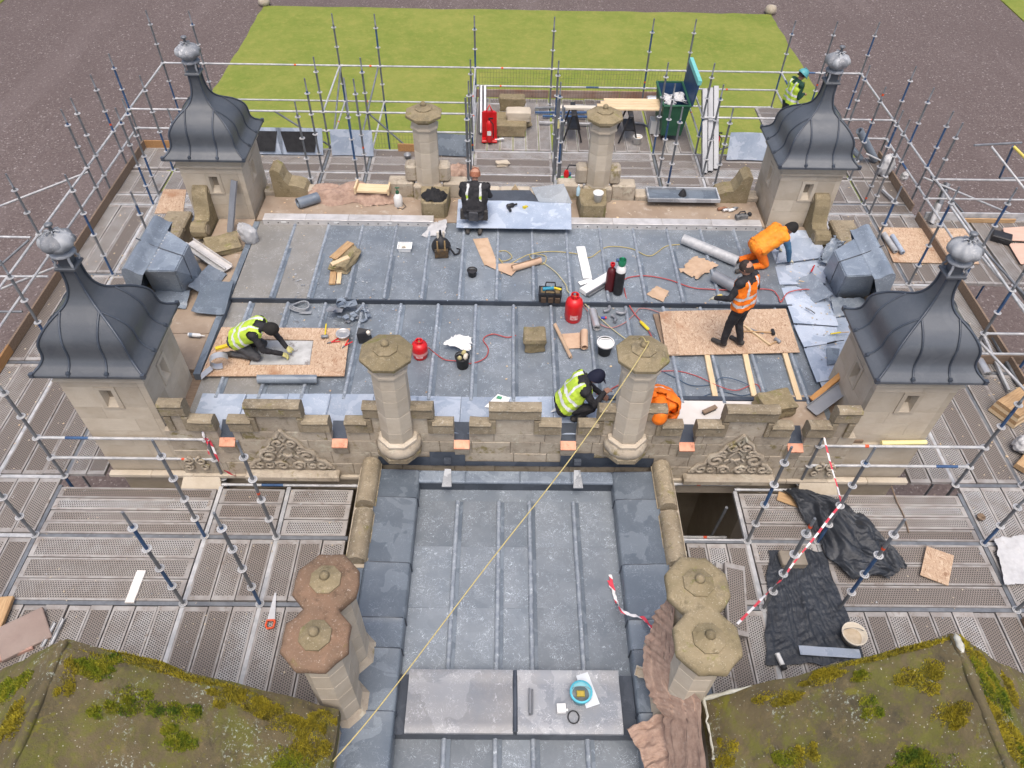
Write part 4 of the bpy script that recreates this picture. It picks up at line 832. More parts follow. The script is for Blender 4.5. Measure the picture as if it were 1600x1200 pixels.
for x in (XF, XG): tube((x-.06, Y8-.3, 0.), (x-.06, Y8-.3, 2.1)); tube((x+.05, Y7+.2, 0.), (x+.05, Y7+.2, 2.2))
# lower lift seen through the open bay

for z in (-.9, -1.4): ledger((2.55, 6.6, z), (XH, 6.6, z))
ledger((2.58, Y3-.05, .02), (XH, Y3-.05, .02)); ledger((2.58, Y2+.03, -.03), (XH, Y2+.03, -.03)); ledger((2.6, Y2, -.03), (2.6, Y3, -.03)); tube((XH-.25, 6.75, -2), (XH-.2, 6.6, .0), STEEL)
# ------------------------------------------------------------------ small things: materials
RED = M('red_paint', (.62, .012, .015), (.5, .01, .012), 5, .35, spec=.5); BLACK = M('black_plastic', (.018, .018, .02), (.03, .03, .032), 8, .5, bump=.1)
WHITE = M('white_plastic', (.78, .78, .76), (.70, .70, .68), 6, .45, c3=(.55, .52, .48), t3=(.65, .72)); CREAM = M('cream_plastic', (.66, .60, .50), (.58, .52, .43), 5, .5)
CARD = M('brown_card', (.50, .36, .25), (.42, .29, .19), 6, .85, bump=.1); PAPER = M('brown_paper', (.55, .39, .27), (.47, .32, .22), 5, .8)
TARP = M('black_polythene', (.020, .024, .031), (.034, .04, .05), 4, .40, bump=.5, bscale=14, spec=.5, bd=.04)
NET = M('brown_debris_net', (.40, .28, .215), (.29, .195, .15), 12, .95, bump=.6, bscale=120, c3=(.42, .33, .27), t3=(.55, .7), s3=22)
SILVER = M('aluminium', (.62, .62, .62), (.52, .52, .53), 5, .35, .5); GREYM = M('grey_coated_metal', (.22, .23, .25), (.27, .28, .30), 3, .4, .3)
ALLOY = M('pale_alloy', (.63, .61, .59), (.52, .50, .48), 5, .4, .3, c3=(.42, .39, .36), t3=(.6, .72), s3=5)
GREEN = M('green_plastic', (.02, .09, .05), (.03, .11, .06), 5, .5); TEAL = M('teal_plastic', (.16, .50, .48), (.2, .55, .52), 5, .5); NAVY = M('navy_plastic', (.02, .05, .12), (.03, .07, .15), 5, .5)
YEL = M('yellow_plastic', (.75, .60, .03), (.65, .5, .03), 5, .5); ROPE = M('yellow_rope', (.50, .42, .19), (.42, .34, .14), 60, .8); REDH = M('red_hose', (.45, .09, .08), (.36, .07, .07), 30, .6); GREYH = M('grey_hose', (.09, .10, .12), (.06, .07, .08), 30, .6)
MAROON = M('maroon_paint', (.11, .015, .02), None, 4, .4); SAND = M('pale_sand', (.55, .47, .36), (.45, .37, .27), 9, .9, bump=.3)
BAGW = M('white_woven_sack', (.54, .54, .54), (.44, .44, .445), 6, .7, bump=.3, bscale=90, c3=(.42, .40, .38), t3=(.6, .7)); PINKB = M('pinkish_plywood', (.62, .42, .33), (.56, .37, .29), 3, .7, stretch=(1, 6, 1))
PALEW = M('pale_softwood', (.68, .53, .34), (.60, .45, .27), 4, .75, stretch=(1, 8, 8), bump=.1); STAINED = M('stained_zinc', (.52, .52, .51), (.36, .36, .35), 4, .5, c3=(.24, .22, .21), t3=(.55, .62), s3=6)
def tape_mat():
    t = NT('red_white_tape'); co = t.coord(rnd=False); sp = t.node('ShaderNodeSeparateXYZ'); t.link(co, sp.inputs[0])
    s = t.math('FRACT', t.math('MULTIPLY', t.math('ADD', t.math('ADD', sp.outputs[0], sp.outputs[1]), sp.outputs[2]), 3.2)); col = t.mix(t.step(s, .48, .52), (.78, .76, .76), (.66, .06, .09)); return t.fin(col, .5, 0, .4, 0)
TAPE = tape_mat()
# ------------------------------------------------------------------ builders
def orient(p, q, z=None):
    p = Vector(p); q = Vector(q); d = q-p; L = d.length; rz = math.atan2(d.y, d.x); ry = -math.asin(d.z/L); return (p+q)/2, L, Matrix.Translation((p+q)/2) @ Matrix.Rotation(rz, 4, 'Z') @ Matrix.Rotation(ry, 4, 'Y')
def fromto(name, mb, mats, p, q, **k):
    c, L, mx = orient(p, q); o = mb.build(name, mats, **k); o.matrix_world = mx; return o
def plank(name, p, q, w, t, mat, label, cat, group=None):
    _, L, _ = orient(p, q); b = MB(); n = 6; pr = [(-w/2, 0), (w/2, 0), (w/2, t*.88), (w/2-t*.12, t), (-w/2+t*.12, t), (-w/2, t*.88)]; m = 6; vs = []
    for j in range(m+1):
        x = -L/2+L*j/m
        for y, z in pr: vs.append((x, y+.004*nz(j*.7, L), z+.003*nz(j*.9, w*9)))
    b.add(vs, [(j*n+k, (j+1)*n+k, (j+1)*n+(k+1) % n, j*n+(k+1) % n) for j in range(m) for k in range(n)]); b.add(vs[:n], [tuple(range(n-1, -1, -1))]); b.add(vs[-n:], [tuple(range(n))])
    o = fromto(name, b, mat, p, q, label=label, cat=cat, group=group)
    bm = bmesh.new(); bm.from_mesh(o.data); bmesh.ops.recalc_face_normals(bm, faces=bm.faces); bm.to_mesh(o.data); bm.free(); return o
def lroll(p, q, r, label, mat=None, turns=2.6, name='lead_sheet_roll', group='rolled sheets of lead', cat='roll', th=.01):
    _, L, _ = orient(p, q); b = MB(); n = int(turns*18); prof = []
    for k in range(n+1):
        a = 2*math.pi*turns*k/n; rr = r*(1-.42*(1-k/n)); prof.append((rr*math.cos(a), rr*math.sin(a)))
    m = 6
    def f(u, v):
        y, z = prof[min(int(v*n+.5), n)]; return (-L/2+L*u+.012*math.sin(v*15), y, z)
    b.grid(f, m, n); inner = [(x, y*(1-th/r), z*(1-th/r)) for x, y, z in b.v]; nv = len(b.v); b.add(inner, [f_[::-1] for f_ in list(b.f)], 0, True)
    for side in (0, m):
        b.add([b.v[v*(m+1)+side] for v in range(n+1)]+[inner[v*(m+1)+side] for v in range(n+1)], [(v, v+1, v+n+2, v+n+1) for v in range(n)], 0)
    return fromto(name, b, mat or LEADB, p, q, label=label, cat=cat, group=group)
def bucket(loc, r0, r1, h, mat, label, fill=None, fz=.8, handle=True, rim=None, name='bucket', extra=None, cat='bucket'):
    t = thing(name, loc, label, cat); b = MB(); b.lathe([(.001, .0), (r0, 0), (r1, h), (r1+.012, h), (r1+.012, h-.02), (r1-.004, h-.02), (r1-.008, h-.004), (r0-.006, .012), (.001, .012)], 24, cap=False); b.build('shell', mat, t)
    if rim: b = MB(); b.lathe([(r1+.002, h-.03), (r1+.016, h-.03), (r1+.016, h+.006), (r1-.006, h+.006)], 24, cap=False); b.build('rim', rim, t)
    if fill:
        b = MB(); rr = (r0+(r1-r0)*fz)-.008
        b.add([(0, 0, h*fz+.01)]+[(rr*math.cos(a), rr*math.sin(a), h*fz+.01*math.sin(3*a)) for a in [2*math.pi*k/20 for k in range(20)]], [(0, 1+k, 1+(k+1) % 20) for k in range(20)], 0, True); b.build('contents', fill, t)
    if handle: b = MB(); b.tube([((r1+.012)*math.cos(a), (r1+.01)*.9*math.sin(a)*.55-.0, h-.02+.25*h*math.sin(a)*.3) for a in [math.pi*k/12 for k in range(13)]], .004, 5); b.build('handle', STEEL, t)
    return t
def lump(name, loc, dims, rz, mat, label, cat, n=6, amp=.12, seed=1, tilt=(0, 0), group=None):
    bm = bmesh.new(); bmesh.ops.create_cube(bm, size=1); bmesh.ops.bevel(bm, geom=list(bm.edges), offset=.05, segments=1, affect='EDGES'); bmesh.ops.subdivide_edges(bm, edges=list(bm.edges), cuts=3, use_grid_fill=True)
    for v in bm.verts:
        q = v.co*2.1+Vector((seed*7.1, seed*3.3, seed)); v.co += v.co.normalized()*amp*noise.noise(q)+Vector((0, 0, .5*0)); v.co.x *= 1+.18*noise.noise(Vector((seed, v.co.z*2, 3)))
        v.co = Vector((v.co.x*dims[0], v.co.y*dims[1], (v.co.z+.5)*dims[2]))
    me = bpy.data.meshes.new(name); bm.to_mesh(me); bm.free(); me.materials.append(mat); return ob(name, me, loc=loc, rot=(tilt[0], tilt[1], rz), label=label, cat=cat, group=group)
def quad_sheet(name, pts, mat, label, cat, th=.012, amp=.01, fq=2.5, n=14, seed=0, curl=0., group=None, sub=None, ridge=0.):
    p = [Vector(q) for q in pts]; c = (p[0]+p[1]+p[2]+p[3])/4; b = MB()
    def f(u, v):
        q = (p[0]*(1-u)+p[1]*u)*(1-v)+(p[3]*(1-u)+p[2]*u)*v-c
        h = amp*noise.noise(Vector((q.x*fq+seed, q.y*fq, q.z*fq+seed)))
        if ridge: h += ridge*abs(noise.noise(Vector((q.x*fq*2.3+seed, q.y*fq*2.3, 5.))))*2-ridge*.3
        e = min(u, v, 1-u, 1-v)
        j = ridge*.8*(1-min(1, e*6)); q = q+Vector((j*noise.noise(Vector((u*7, v*7, seed))), j*noise.noise(Vector((u*7, v*7, seed+9))), 0))*3
        return (q.x, q.y, q.z+h+amp+curl*max(0, abs(u-.5)-.35)*2)
    b.grid(f, n, n, thick=th); o = b.build(name, mat, loc=c, label=label, cat=cat, group=group); return o
def cable(name, pts, r, mat, label, cat='cable', sub=6):
    P = [Vector(p) for p in pts]; out = []
    for i in range(len(P)-1):
        p0, p1, p2, p3 = P[max(i-1, 0)], P[i], P[i+1], P[min(i+2, len(P)-1)]
        for k in range(sub):
            u = k/sub; out.append(.5*((2*p1)+(-p0+p2)*u+(2*p0-5*p1+4*p2-p3)*u*u+(-p0+3*p1-3*p2+p3)*u**3))
    out.append(P[-1]); b = MB(); b.tube(out, r, 5); c = P[0]; b.v = [(x-c.x, y-c.y, z-c.z) for x, y, z in b.v]; return b.build(name, mat, loc=c, label=label, cat=cat)
def vsub(p, q): return tuple(a+b for a, b in zip(p, q))
# ------------------------------------------------------------------ alloy beams at the head of the roof
def beam(x0, x1, lab):
    t = thing('alloy_beam', ((x0+x1)/2, 12.6, 1.10), lab, 'beam'); w = x1-x0
    b = MB(); b.box(-w/2, w/2, -.10, .10, 0, .115); b.build('beam_body', GREYM if False else ALLOY, t)
    n = max(2, round(w/.93)); b = None
    for k in range(n): b = MB(); b.bbox(-w/2+w*k/n+.003, -w/2+w*(k+1)/n-.003, -.108, .105, .116, .13, .005); b.build('beam_cover', ALLOY, t)
    for k in range(int(w/.2)): b = MB(); b.lathe([(.013, 0), (.013, .004)], 8, mx=T(-w/2+.1+k*.2, -.1, .05, 0, math.pi/2)); b.build('bolt_hole', BLACK, t)
    for k in range(3): b = MB(); b.box(-.05, .05, -.103, -.1, .05, .085, mx=T(-w/2+w*(.12+.31*k), 0, 0)); b.build('white_label', WHITE, t)
beam(-5.03, -1.62, 'silver alloy beam running from the turret with the white sack'); beam(.98, 4.99, 'silver alloy beam with a black hand tool on its end')
# ------------------------------------------------------------------ things along the far gutter
quad_sheet('lead_sheet', [(-1.145, 12.275, 1.24), (1.138, 12.262, 1.24), (1.174, 13.216, 1.26), (-1.155, 13.23, 1.26)], LEADN, 'large bright lead sheet that the black-clad worker leans over', 'lead sheet', n=20, amp=.012)
quad_sheet('lead_offcut', [(0.51, 13.162, 1.27), (1.195, 13.132, 1.27), (1.02, 13.46, 1.52), (.35, 13.46, 1.42)], LEADS, 'dull lead upstand folded against the low parapet', 'lead sheet', n=10, amp=.008)
quad_sheet('lead_offcut', [(-0.678, 13.203, 1.27), (0.511, 13.185, 1.27), (.33, 13.46, 1.36), (-.62, 13.46, 1.34)], LEADK, 'long dark lead strip lying along the parapet foot', 'lead strip', n=10, amp=.006)
t = thing('hot_air_gun', (-0.07, 12.964, 1.27), 'black hot air gun lying on the bright lead sheet', 'tool', rz=.4); b = MB(); b.lathe([(.03, -.09), (.045, -.07), (.045, .06), (.02, .08), (.02, .14)], 12, mx=T(0, 0, .045, 0, 0, math.pi/2)); b.build('barrel', BLACK, t); b = MB(); b.box(-.09, -.05, -.17, -.02, .02, .06); b.build('grip', BLACK, t)
t = thing('yellow_wedge', (0.231, 12.971, 1.27), 'small yellow dressing wedge on the bright lead sheet', 'tool', rz=.9); b = MB(); b.hexa([(-.06, -.03, 0), (.06, -.03, 0), (.06, .03, 0), (-.06, .03, 0), (-.06, -.03, .05), (.06, -.03, .01), (.06, .03, .01), (-.06, .03, .05)]); b.build('wedge', YEL, t)
lroll((-4.436, 13.057, 1.23), (-4.061, 13.299, 1.23), .115, 'grey lead roll poking out of the brown netting heap', LEADB)
b = MB()
def f(u, v):
    x = -.95+1.9*u; y = -.33+.66*v; h = max(0, 1-(abs(u-.5)*2)**3)*max(0, 1-(abs(v-.5)*2)**2.2)
    return (x+.05*nz(u*9, v*9, 2), y+.06*nz(u*8, v*7, 5)+.05*math.sin(u*14), .28*h*(.75+.6*nz(u*5, v*3, 3))+.06*abs(nz(u*16, v*9, 8)))
b.grid(f, 44, 20, thick=.006); b.build('netting_heap', NET, loc=(-3.436, 13.53, 1.12), label='brown debris netting heaped along the far gutter under a wooden box', cat='netting')
t = thing('timber_tray', (-2.934, 13.472, 1.32), 'shallow pale timber tray on the netting heap', 'tray', rz=-.05); b = MB(); b.bbox(-.32, .32, -.14, .14, 0, .05); b.build('tray_floor', PALEW, t); b = MB(); b.box(-.36, -.325, -.17, .17, -.02, .12); b.build('tray_end', PALEW, t); b = MB(); b.box(.325, .36, -.17, .17, -.02, .12); b.build('tray_end', PALEW, t)
t = thing('spray_bottle', (-2.393, 13.202, 1.12), 'white sprayer bottle with green pump beside the black-topped plinth', 'bottle'); b = MB(); b.lathe([(.085, 0), (.09, .02), (.09, .2), (.05, .27), (.03, .29)], 16); b.build('bottle', WHITE, t); b = MB(); b.lathe([(.035, .285), (.035, .34)], 12); b.tube([(0, 0, .34), (0, 0, .42)], .012, 6); b.tube([(-.04, 0, .42), (.05, 0, .42)], .014, 6); b.build('pump', GREEN, t); b = MB(); b.tube([(.08, 0, .08), (.16, -.08, .03), (.1, -.16, .02), (-.02, -.12, .02)], .008, 5); b.build('hose', BLACK, t)
b = MB()
def f(u, v):
    a = 2*math.pi*u; r = v*.27*(1+.3*nz(math.cos(a)*2, math.sin(a)*2, 4))
    return (r*math.cos(a), r*math.sin(a)*.75, .17*(1-v)**.7+.07*abs(nz(math.cos(a)*3*v, math.sin(a)*3*v, 2, 1.6))*2-.02*v)
b.grid(f, 30, 10, thick=.0); b.build('black_bag', M('black_cloth', (.016, .016, .018), None, 4, .75), loc=(-1.62, 12.98, 1.48), label='crumpled black bag on the squat plinth', cat='bag')
bucket((1.68, 12.92, 1.48), .075, .095, .2, WHITE, 'white plastic tub on the squat plinth', name='white_tub', handle=False, cat='tub')
t = thing('blue_bottle', (1.30, 13.16, 1.45), 'pale blue water bottle standing behind the white tub', 'bottle'); b = MB(); b.lathe([(.035, 0), (.038, .05), (.038, .16), (.015, .2), (.015, .23)], 12); b.build('bottle', M('pale_blue_plastic', (.45, .62, .68), None, 4, .3), t); b = MB(); b.lathe([(.017, .23), (.017, .25)], 10); b.build('lid', WHITE, t)
t = thing('lead_tray', (3.524, 13.486, 1.26), 'long pale lead lined tray with white rim on the far parapet', 'tray'); b = MB(); b.box(-.72, .72, -.2, .2, 0, .02); b.build('tray_floor', LEADS, t)
for x0, x1, y0, y1 in ((-.75, .75, -.23, -.2), (-.75, .75, .2, .23), (-.75, -.72, -.2, .2), (.72, .75, -.2, .2)): b = MB(); b.bbox(x0, x1, y0, y1, -.01, .075); b.build('tray_side', LEADF, t)
b = MB(); b.lathe([(.09, .02), (.06, .1), (.01, .17)], 8); b.build('black_funnel', BLACK, t)
for k, (p, c_, lb) in enumerate((((4.231, 13.159, 1.13), M('rusty_tin', (.34, .17, .10), None, 5, .6), 'rusty brown sealant tube by the far turret'), ((4.33, 13.115, 1.13), SILVER, 'silver sealant tube between the rusty tube and the dented can'), ((4.45, 13.118, 1.13), WHITE, 'white dented can beside the sealant tubes'), ((4.558, 13.189, 1.13), STEEL, 'grey can at the end of the row of sealant tubes'))):
    b = MB(); b.lathe([(.02, 0), (.032, .005), (.032, .17-.03*k), (.012, .19-.03*k), (.008, .22-.03*k)], 12, mx=T(0, 0, .033, 1.9, math.pi/2)); b.build('sealant_tube', c_, loc=p, label=lb, cat='tube')
t = thing('power_planer', (4.61, 12.734, 1.24), 'black hand planer with round knob on the alloy beam', 'tool', rz=.25); b = MB(); b.bbox(-.13, .12, -.05, .05, 0, .1, .02); b.build('planer_body', M('dark_grey_tool', (.06, .065, .065), (.2, .2, .2), 12, .5), t); b = MB(); b.lathe([(.045, 0), (.05, .04), (.02, .07)], 12, mx=T(.19, .03, .02)); b.build('planer_knob', BLACK, t); b = MB(); b.tube([(-.1, 0, .1), (-.06, 0, .16), (.04, 0, .16), (.07, 0, .1)], .014, 6); b.build('planer_handle', BLACK, t)
# ------------------------------------------------------------------ things on the upper roof
ZR = 1.095
t = lump('rubble_stone', (-3.205, 11.287, 1.09), (.34, .62, .2), -.28, STONEM, 'angular stone lump with pale timber offcuts lying on it', 'stone', seed=3, amp=.2)
plank('timber_offcut', (-3.391, 11.149, 1.3), (-3.128, 11.635, 1.31), .16, .03, TIMBER, 'split timber offcut on top of the angular stone', 'offcut'); plank('timber_offcut', (-3.394, 11.002, 1.28), (-3.103, 11.213, 1.3), .1, .025, PALEW, 'thin timber sliver across the angular stone', 'offcut')
plank('short_board', (-3.353, 10.647, 1.1), (-3.398, 11.212, 1.1), .12, .03, TIMBER, 'brown short board under the angular stone', 'board'); plank('short_board', (-3.238, 10.668, 1.1), (-3.283, 11.175, 1.1), .08, .025, PALEW, 'pale short board next to the brown one under the stone', 'board')
t = thing('white_tray', (-2.117, 11.735, 1.1), 'small white plastic tray with tape roll inside', 'tray'); b = MB(); b.hexa([(-.11, -.08, 0), (.11, -.08, 0), (.11, .08, 0), (-.11, .08, 0), (-.13, -.1, .1), (.13, -.1, .1), (.13, .1, .1), (-.13, .1, .1)]); b.f = [f_ for f_ in b.f if f_ != (4, 5, 6, 7)]; b.mi = b.mi[:len(b.f)]; b.sm = b.sm[:len(b.f)]; b.add([(-.14, -.11, .1), (.14, -.11, .1), (.14, .11, .1), (-.14, .11, .1), (-.125, -.095, .1), (.125, -.095, .1), (.125, .095, .1), (-.125, .095, .1)], [(0, 1, 5, 4), (1, 2, 6, 5), (2, 3, 7, 6), (3, 0, 4, 7)]); b.build('tray', WHITE, t); b = MB(); b.lathe([(.03, .02), (.05, .02), (.05, .05), (.03, .05)], 14, mx=T(-.02, 0, .0), cap=False); b.build('tape_roll', CREAM, t)
quad_sheet('white_dust_sheet', [(-1.853, 12.134, 1.1), (-1.362, 12.188, 1.1), (-1.349, 12.63, 1.14), (-1.641, 12.549, 1.13)], BAGW, 'white dust sheet crumpled behind the tool rucksack', 'sheet', th=.004, amp=.04, ridge=.02, n=24, seed=4)
def rucksack(loc, rz, lab):
    t = thing('tool_rucksack', loc, lab, 'bag', rz=rz); b = MB()
    def f(u, v):
        a = 2*math.pi*u; k = math.sin(math.pi*min(1, .12+v*.95))**.5; return (.17*k*math.cos(a)*(1+.1*math.cos(2*a)), .13*k*math.sin(a), .42*v)
    b.grid(f, 20, 10); b.build('bag_body', BLACK, t)
    b = MB(); b.bbox(-.13, .13, -.17, -.10, .02, .2, .02); b.build('front_pocket', M('brown_webbing', (.12, .075, .035), (.05, .04, .03), 12, .8), t)
    for x in (-.07, .07): b = MB(); b.tube([(x, -.12, .38), (x, -.16, .25), (x, -.14, .1)], .018, 6); b.build('strap', M('tan_webbing', (.3, .2, .09), None, 8, .8), t)
    for x, y, c_ in ((-.05, .0, CREAM), (.06, .02, CREAM), (.0, .05, BLACK)): b = MB(); b.lathe([(.02, .36), (.026, .42), (.02, .5)], 8, mx=T(x, y, 0)); b.build('tool_handle', c_, t)
    b = MB(); b.tube([(.14, -.05, .2), (.25, -.12, .05), (.33, -.05, .02), (.36, .02, .06), (.3, .0, .1)], .02, 5); b.build('shoulder_strap', BLACK, t)
    return t
rucksack((-1.403, 11.642, 1.09), .1, 'black and brown tool rucksack with trailing strap')
t = bucket((-0.783, 10.977, 1.1), .075, .085, .13, BLACK, 'round black kettle pot on the lead roof', fill=M('pot_inside', (.04, .04, .045), None, 3, .6), fz=.6, name='black_pot', cat='pot')
quad_sheet('paper_underlay', [(-0.563, 11.27, 1.1), (-0.307, 11.294, 1.1), (-0.522, 12.143, 1.1), (-0.812, 12.094, 1.1)], CARD, 'speckled brown underlay strip by the kneeling black-clad worker', 'underlay strip', th=.004, amp=.008)
quad_sheet('paper_sheet', [(-0.563, 11.283, 1.105), (-0.05, 10.948, 1.105), (0.168, 11.285, 1.13), (-0.307, 11.301, 1.11)], PAPER, 'smooth folded brown paper tail of the underlay', 'paper', th=.004, amp=.02, n=10)
lroll((-0.04, 11.108, 1.16), (0.51, 11.372, 1.16), .07, 'loose brown paper roll with yellow cord over it', PAPER, 2.2, 'paper_roll', None)
cable('nylon_line', [(-0.349, 11.597, 1.11), (-0.223, 11.401, 1.11), (-0.039, 11.524, 1.11), (-0.164, 11.722, 1.11), (-0.337, 11.638, 1.11), (-0.161, 11.285, 1.11), (0.106, 11.37, 1.2), (0.327, 11.514, 1.2), (0.604, 11.577, 1.11), (0.572, 11.339, 1.11), (0.426, 11.375, 1.11), (0.306, 11.572, 1.14), (0.708, 11.721, 1.11), (1.178, 11.67, 1.11), (1.469, 11.555, 1.11), (1.819, 11.888, 1.11), (2.281, 11.856, 1.11), (2.629, 11.62, 1.11), (2.983, 11.933, 1.11), (3.272, 12.002, 1.11)], .009, ROPE, 'yellow cord looped over the paper roll and snaking across the lead')
cable('pale_hose', [(0.549, 11.378, 1.11), (0.783, 11.092, 1.11), (0.959, 10.719, 1.11), (0.996, 10.519, 1.11), (1.221, 10.308, 1.08), (1.461, 10.02, 1.03), (1.746, 9.605, 1.03), (2.017, 9.285, 1.03)], .01, M('pale_yellow_hose', (.55, .50, .30), None, 9, .6), 'pale yellow hose passing the red gas bottle')
def channel(p, q, w, h, mat, lab, name='metal_channel'):
    _, L, _ = orient(p, q); b = MB(); e = .008; l = L/2; b.box(-l, l, -w/2, w/2, 0, e); b.box(-l, l, -w/2, -w/2+e, e, h); b.box(-l, l, w/2-e, w/2, e, h); b.box(-l+.001, l-.001, -w/2-.012, -w/2+.0, h-e, h-.001); return fromto(name, b, mat, p, q, label=lab, cat='metal section')
plank('pale_fascia_board', (1.303, 11.869, 1.1), (1.376, 10.907, 1.1), .17, .03, WHITE, 'clean white panel lying flat on the upper lead', 'panel'); plank('white_offcut', (1.211, 10.755, 1.1), (1.456, 10.859, 1.11), .1, .02, WHITE, 'small white panel offcut at the foot of the white panel', 'offcut')
t = thing('white_fascia', (1.569, 10.762, 1.1), 'white boxed fascia length with grooved grey edge', 'fascia', rz=.72); b = MB(); b.bbox(-.42, .38, -.1, .08, 0, .09, .01); b.build('fascia_board', WHITE, t)
for k in range(3): b = MB(); b.box(-.43, .39, -.118, -.1, .012+.027*k, .03+.027*k); b.build('groove', GREYM, t)
b = MB(); b.box(-.4, .5, -.15, -.12, .0, .03); b.build('edge_trim', STEEL, t)
def toolbag(loc, rz, lab):
    t = thing('tool_bag', loc, lab, 'bag', rz=rz); b = MB(); b.hexa([(-.19, -.11, 0), (.19, -.11, 0), (.19, .11, 0), (-.19, .11, 0), (-.21, -.12, .2), (.21, -.12, .2), (.21, .12, .2), (-.21, .12, .2)]); b.build('bag_body', BLACK, t)
    b = MB(); b.box(-.17, .17, -.08, .08, .2, .206); b.build('bag_inside', M('dark_tan', (.25, .18, .09), (.12, .09, .05), 12, .8), t)
    for y in (-.115, .115): b = MB(); b.tube([(-.09, y, .2), (-.08, y, .29), (.08, y, .29), (.09, y, .2)], .014, 6); b.build('bag_handle', BLACK, t)
    for x0 in (-.16, -.03, .09): b = MB(); b.bbox(x0, x0+.09, -.15, -.116, .03, .14, .01); b.build('bag_pocket', M('brown_pocket', (.09, .06, .04), None, 9, .8), t)
    b = MB(); b.lathe([(.035, -.1), (.035, .1)], 12, mx=T(-.04, 0, .24, .2, 0, math.pi/2)); b.build('blue_canister', M('cyan_tin', (.03, .28, .42), None, 4, .4), t); b = MB(); b.lathe([(.02, -.1), (.02, .1)], 8, mx=T(.1, .03, .23, -.3, 0, math.pi/2)); b.build('yellow_tool', YEL, t)
toolbag((0.65, 10.339, 1.09), -.05, 'open black tool bag holding a blue canister')
def gas(loc, r, h, lab):
    t = thing('gas_bottle', loc, lab, 'gas bottle'); b = MB(); b.lathe([(r*.86, 0), (r*.9, .03), (r*.88, .05), (r, .08), (r, h*.66), (r*.9, h*.78), (r*.5, h*.87), (r*.3, h*.88)], 28); b.build('bottle_body', RED, t)
    b = MB(); rc = r*.42
    vs = [(rc*math.cos(a), rc*math.sin(a), z) for z in (h*.84, h*.98) for a in [2*math.pi*k/20 for k in range(20)]]; b.add(vs, [(k, (k+1) % 20, 20+(k+1) % 20, 20+k) for k in range(20) if k % 10 not in (4, 5)], 0, True); b.tube([(rc*math.cos(a), rc*math.sin(a), h) for a in [2*math.pi*k/20 for k in range(21)]], r*.07, 6); b.build('collar', RED, t)
    b = MB(); b.lathe([(r*.14, h*.86), (r*.14, h*.95)], 10); b.build('valve', M('brass', (.45, .3, .1), None, 5, .4, .6), t)
    b = MB(); b.add([(r*1.006*math.cos(a), r*1.006*math.sin(a), z) for z in (h*.18, h*.36) for a in [-1.57-.45+.1*k for k in range(10)]], [(k, k+1, 11+k, 10+k) for k in range(9)], 0, True); b.build('pale_marking', M('faded_red_label', (.60, .10, .10), (.7, .5, .48), 22, .5), t)
    return t
g1 = gas((1.053, 9.899, 1.01), .155, .56, 'tall red gas bottle with collar beside the black tool bag'); g2 = gas((-1.587, 8.917, 1.01), .135, .36, 'squat red gas bottle with pale band near the column')
b = MB(); b.lathe([(.1365, .10), (.1365, .16)], 28, cap=False); b.build('pale_band', M('pale_red_band', (.68, .30, .28), None, 8, .5), g2)
t = thing('oxygen_cylinder', (1.905, 10.53, 1.1), 'black gas cylinder with white shoulder and green cage', 'cylinder'); b = MB(); b.lathe([(.085, 0), (.09, .02), (.09, .5)], 18); b.build('cylinder_body', BLACK, t); b = MB(); b.lathe([(.09, .5), (.085, .57), (.05, .63), (.03, .65)], 18); b.build('shoulder', WHITE, t); b = MB(); b.lathe([(.06, .63), (.075, .68), (.07, .76)], 8, cap=False); b.lathe([(.02, .64), (.02, .8)], 8); b.build('green_cage', M('bright_green', (.03, .30, .15), None, 5, .5), t); b = MB(); b.lathe([(.03, -.02), (.03, .03)], 10, mx=T(-.09, 0, .74, 0, 0, math.pi/2)); b.build('gauge', BLUEP, t)
t = thing('acetylene_cylinder', (1.759, 10.618, 1.1), 'maroon gas cylinder with red regulator beside the black one', 'cylinder'); b = MB(); b.lathe([(.085, 0), (.088, .02), (.088, .4), (.07, .47), (.03, .5)], 18); b.build('cylinder_body', MAROON, t); b = MB(); b.lathe([(.02, .48), (.02, .6)], 8); b.lathe([(.045, .55), (.045, .6)], 12); b.build('regulator', RED, t)
quad_sheet('card_piece', [(2.43, 10.486, 1.1), (2.708, 10.278, 1.1), (2.854, 10.567, 1.1), (2.65, 10.728, 1.1)], CARD, 'small brown cardboard square on the lead', 'cardboard', th=.005, amp=.01, n=8, ridge=.01)
quad_sheet('card_sheet', [(3.147, 11.171, 1.1), (3.444, 10.917, 1.11), (3.905, 11.336, 1.12), (3.496, 11.598, 1.11)], CARD, 'torn brown cardboard with charred edge', 'cardboard', th=.005, amp=.03, n=16, ridge=.03, seed=2)
lroll((3.329, 12.069, 1.2), (4.263, 11.378, 1.2), .105, 'long shiny lead roll behind the boots of the crouching worker', STEELW); lroll((3.726, 10.931, 1.21), (4.095, 10.569, 1.21), .115, 'short fat grey lead roll beside the standing orange-vested worker', GREYM)
cable('red_hose', [(2.058, 10.89, 1.11), (2.186, 10.968, 1.11), (2.493, 11.012, 1.11), (2.901, 10.906, 1.11), (3.286, 10.691, 1.11), (3.635, 10.643, 1.11), (3.989, 10.631, 1.11), (4.71, 10.664, 1.11), (4.845, 10.484, 1.11), (4.861, 10.306, 1.11), (5.052, 10.543, 1.14), (5.434, 10.642, 1.14), (5.572, 10.499, 1.14)], .011, REDH, 'long red gas hose snaking behind the standing worker')
t = thing('chalk_block', (3.762, 10.422, 1.1), 'small yellow chalk block on the lead', 'block', rz=.4); b = MB(); b.bbox(-.05, .05, -.03, .03, 0, .06, .01); b.build('chalk', M('yellow_block', (.6, .45, .12), None, 4, .7), t)
for p, s in (((3.257, 11.096, 1.1), 3),): pass
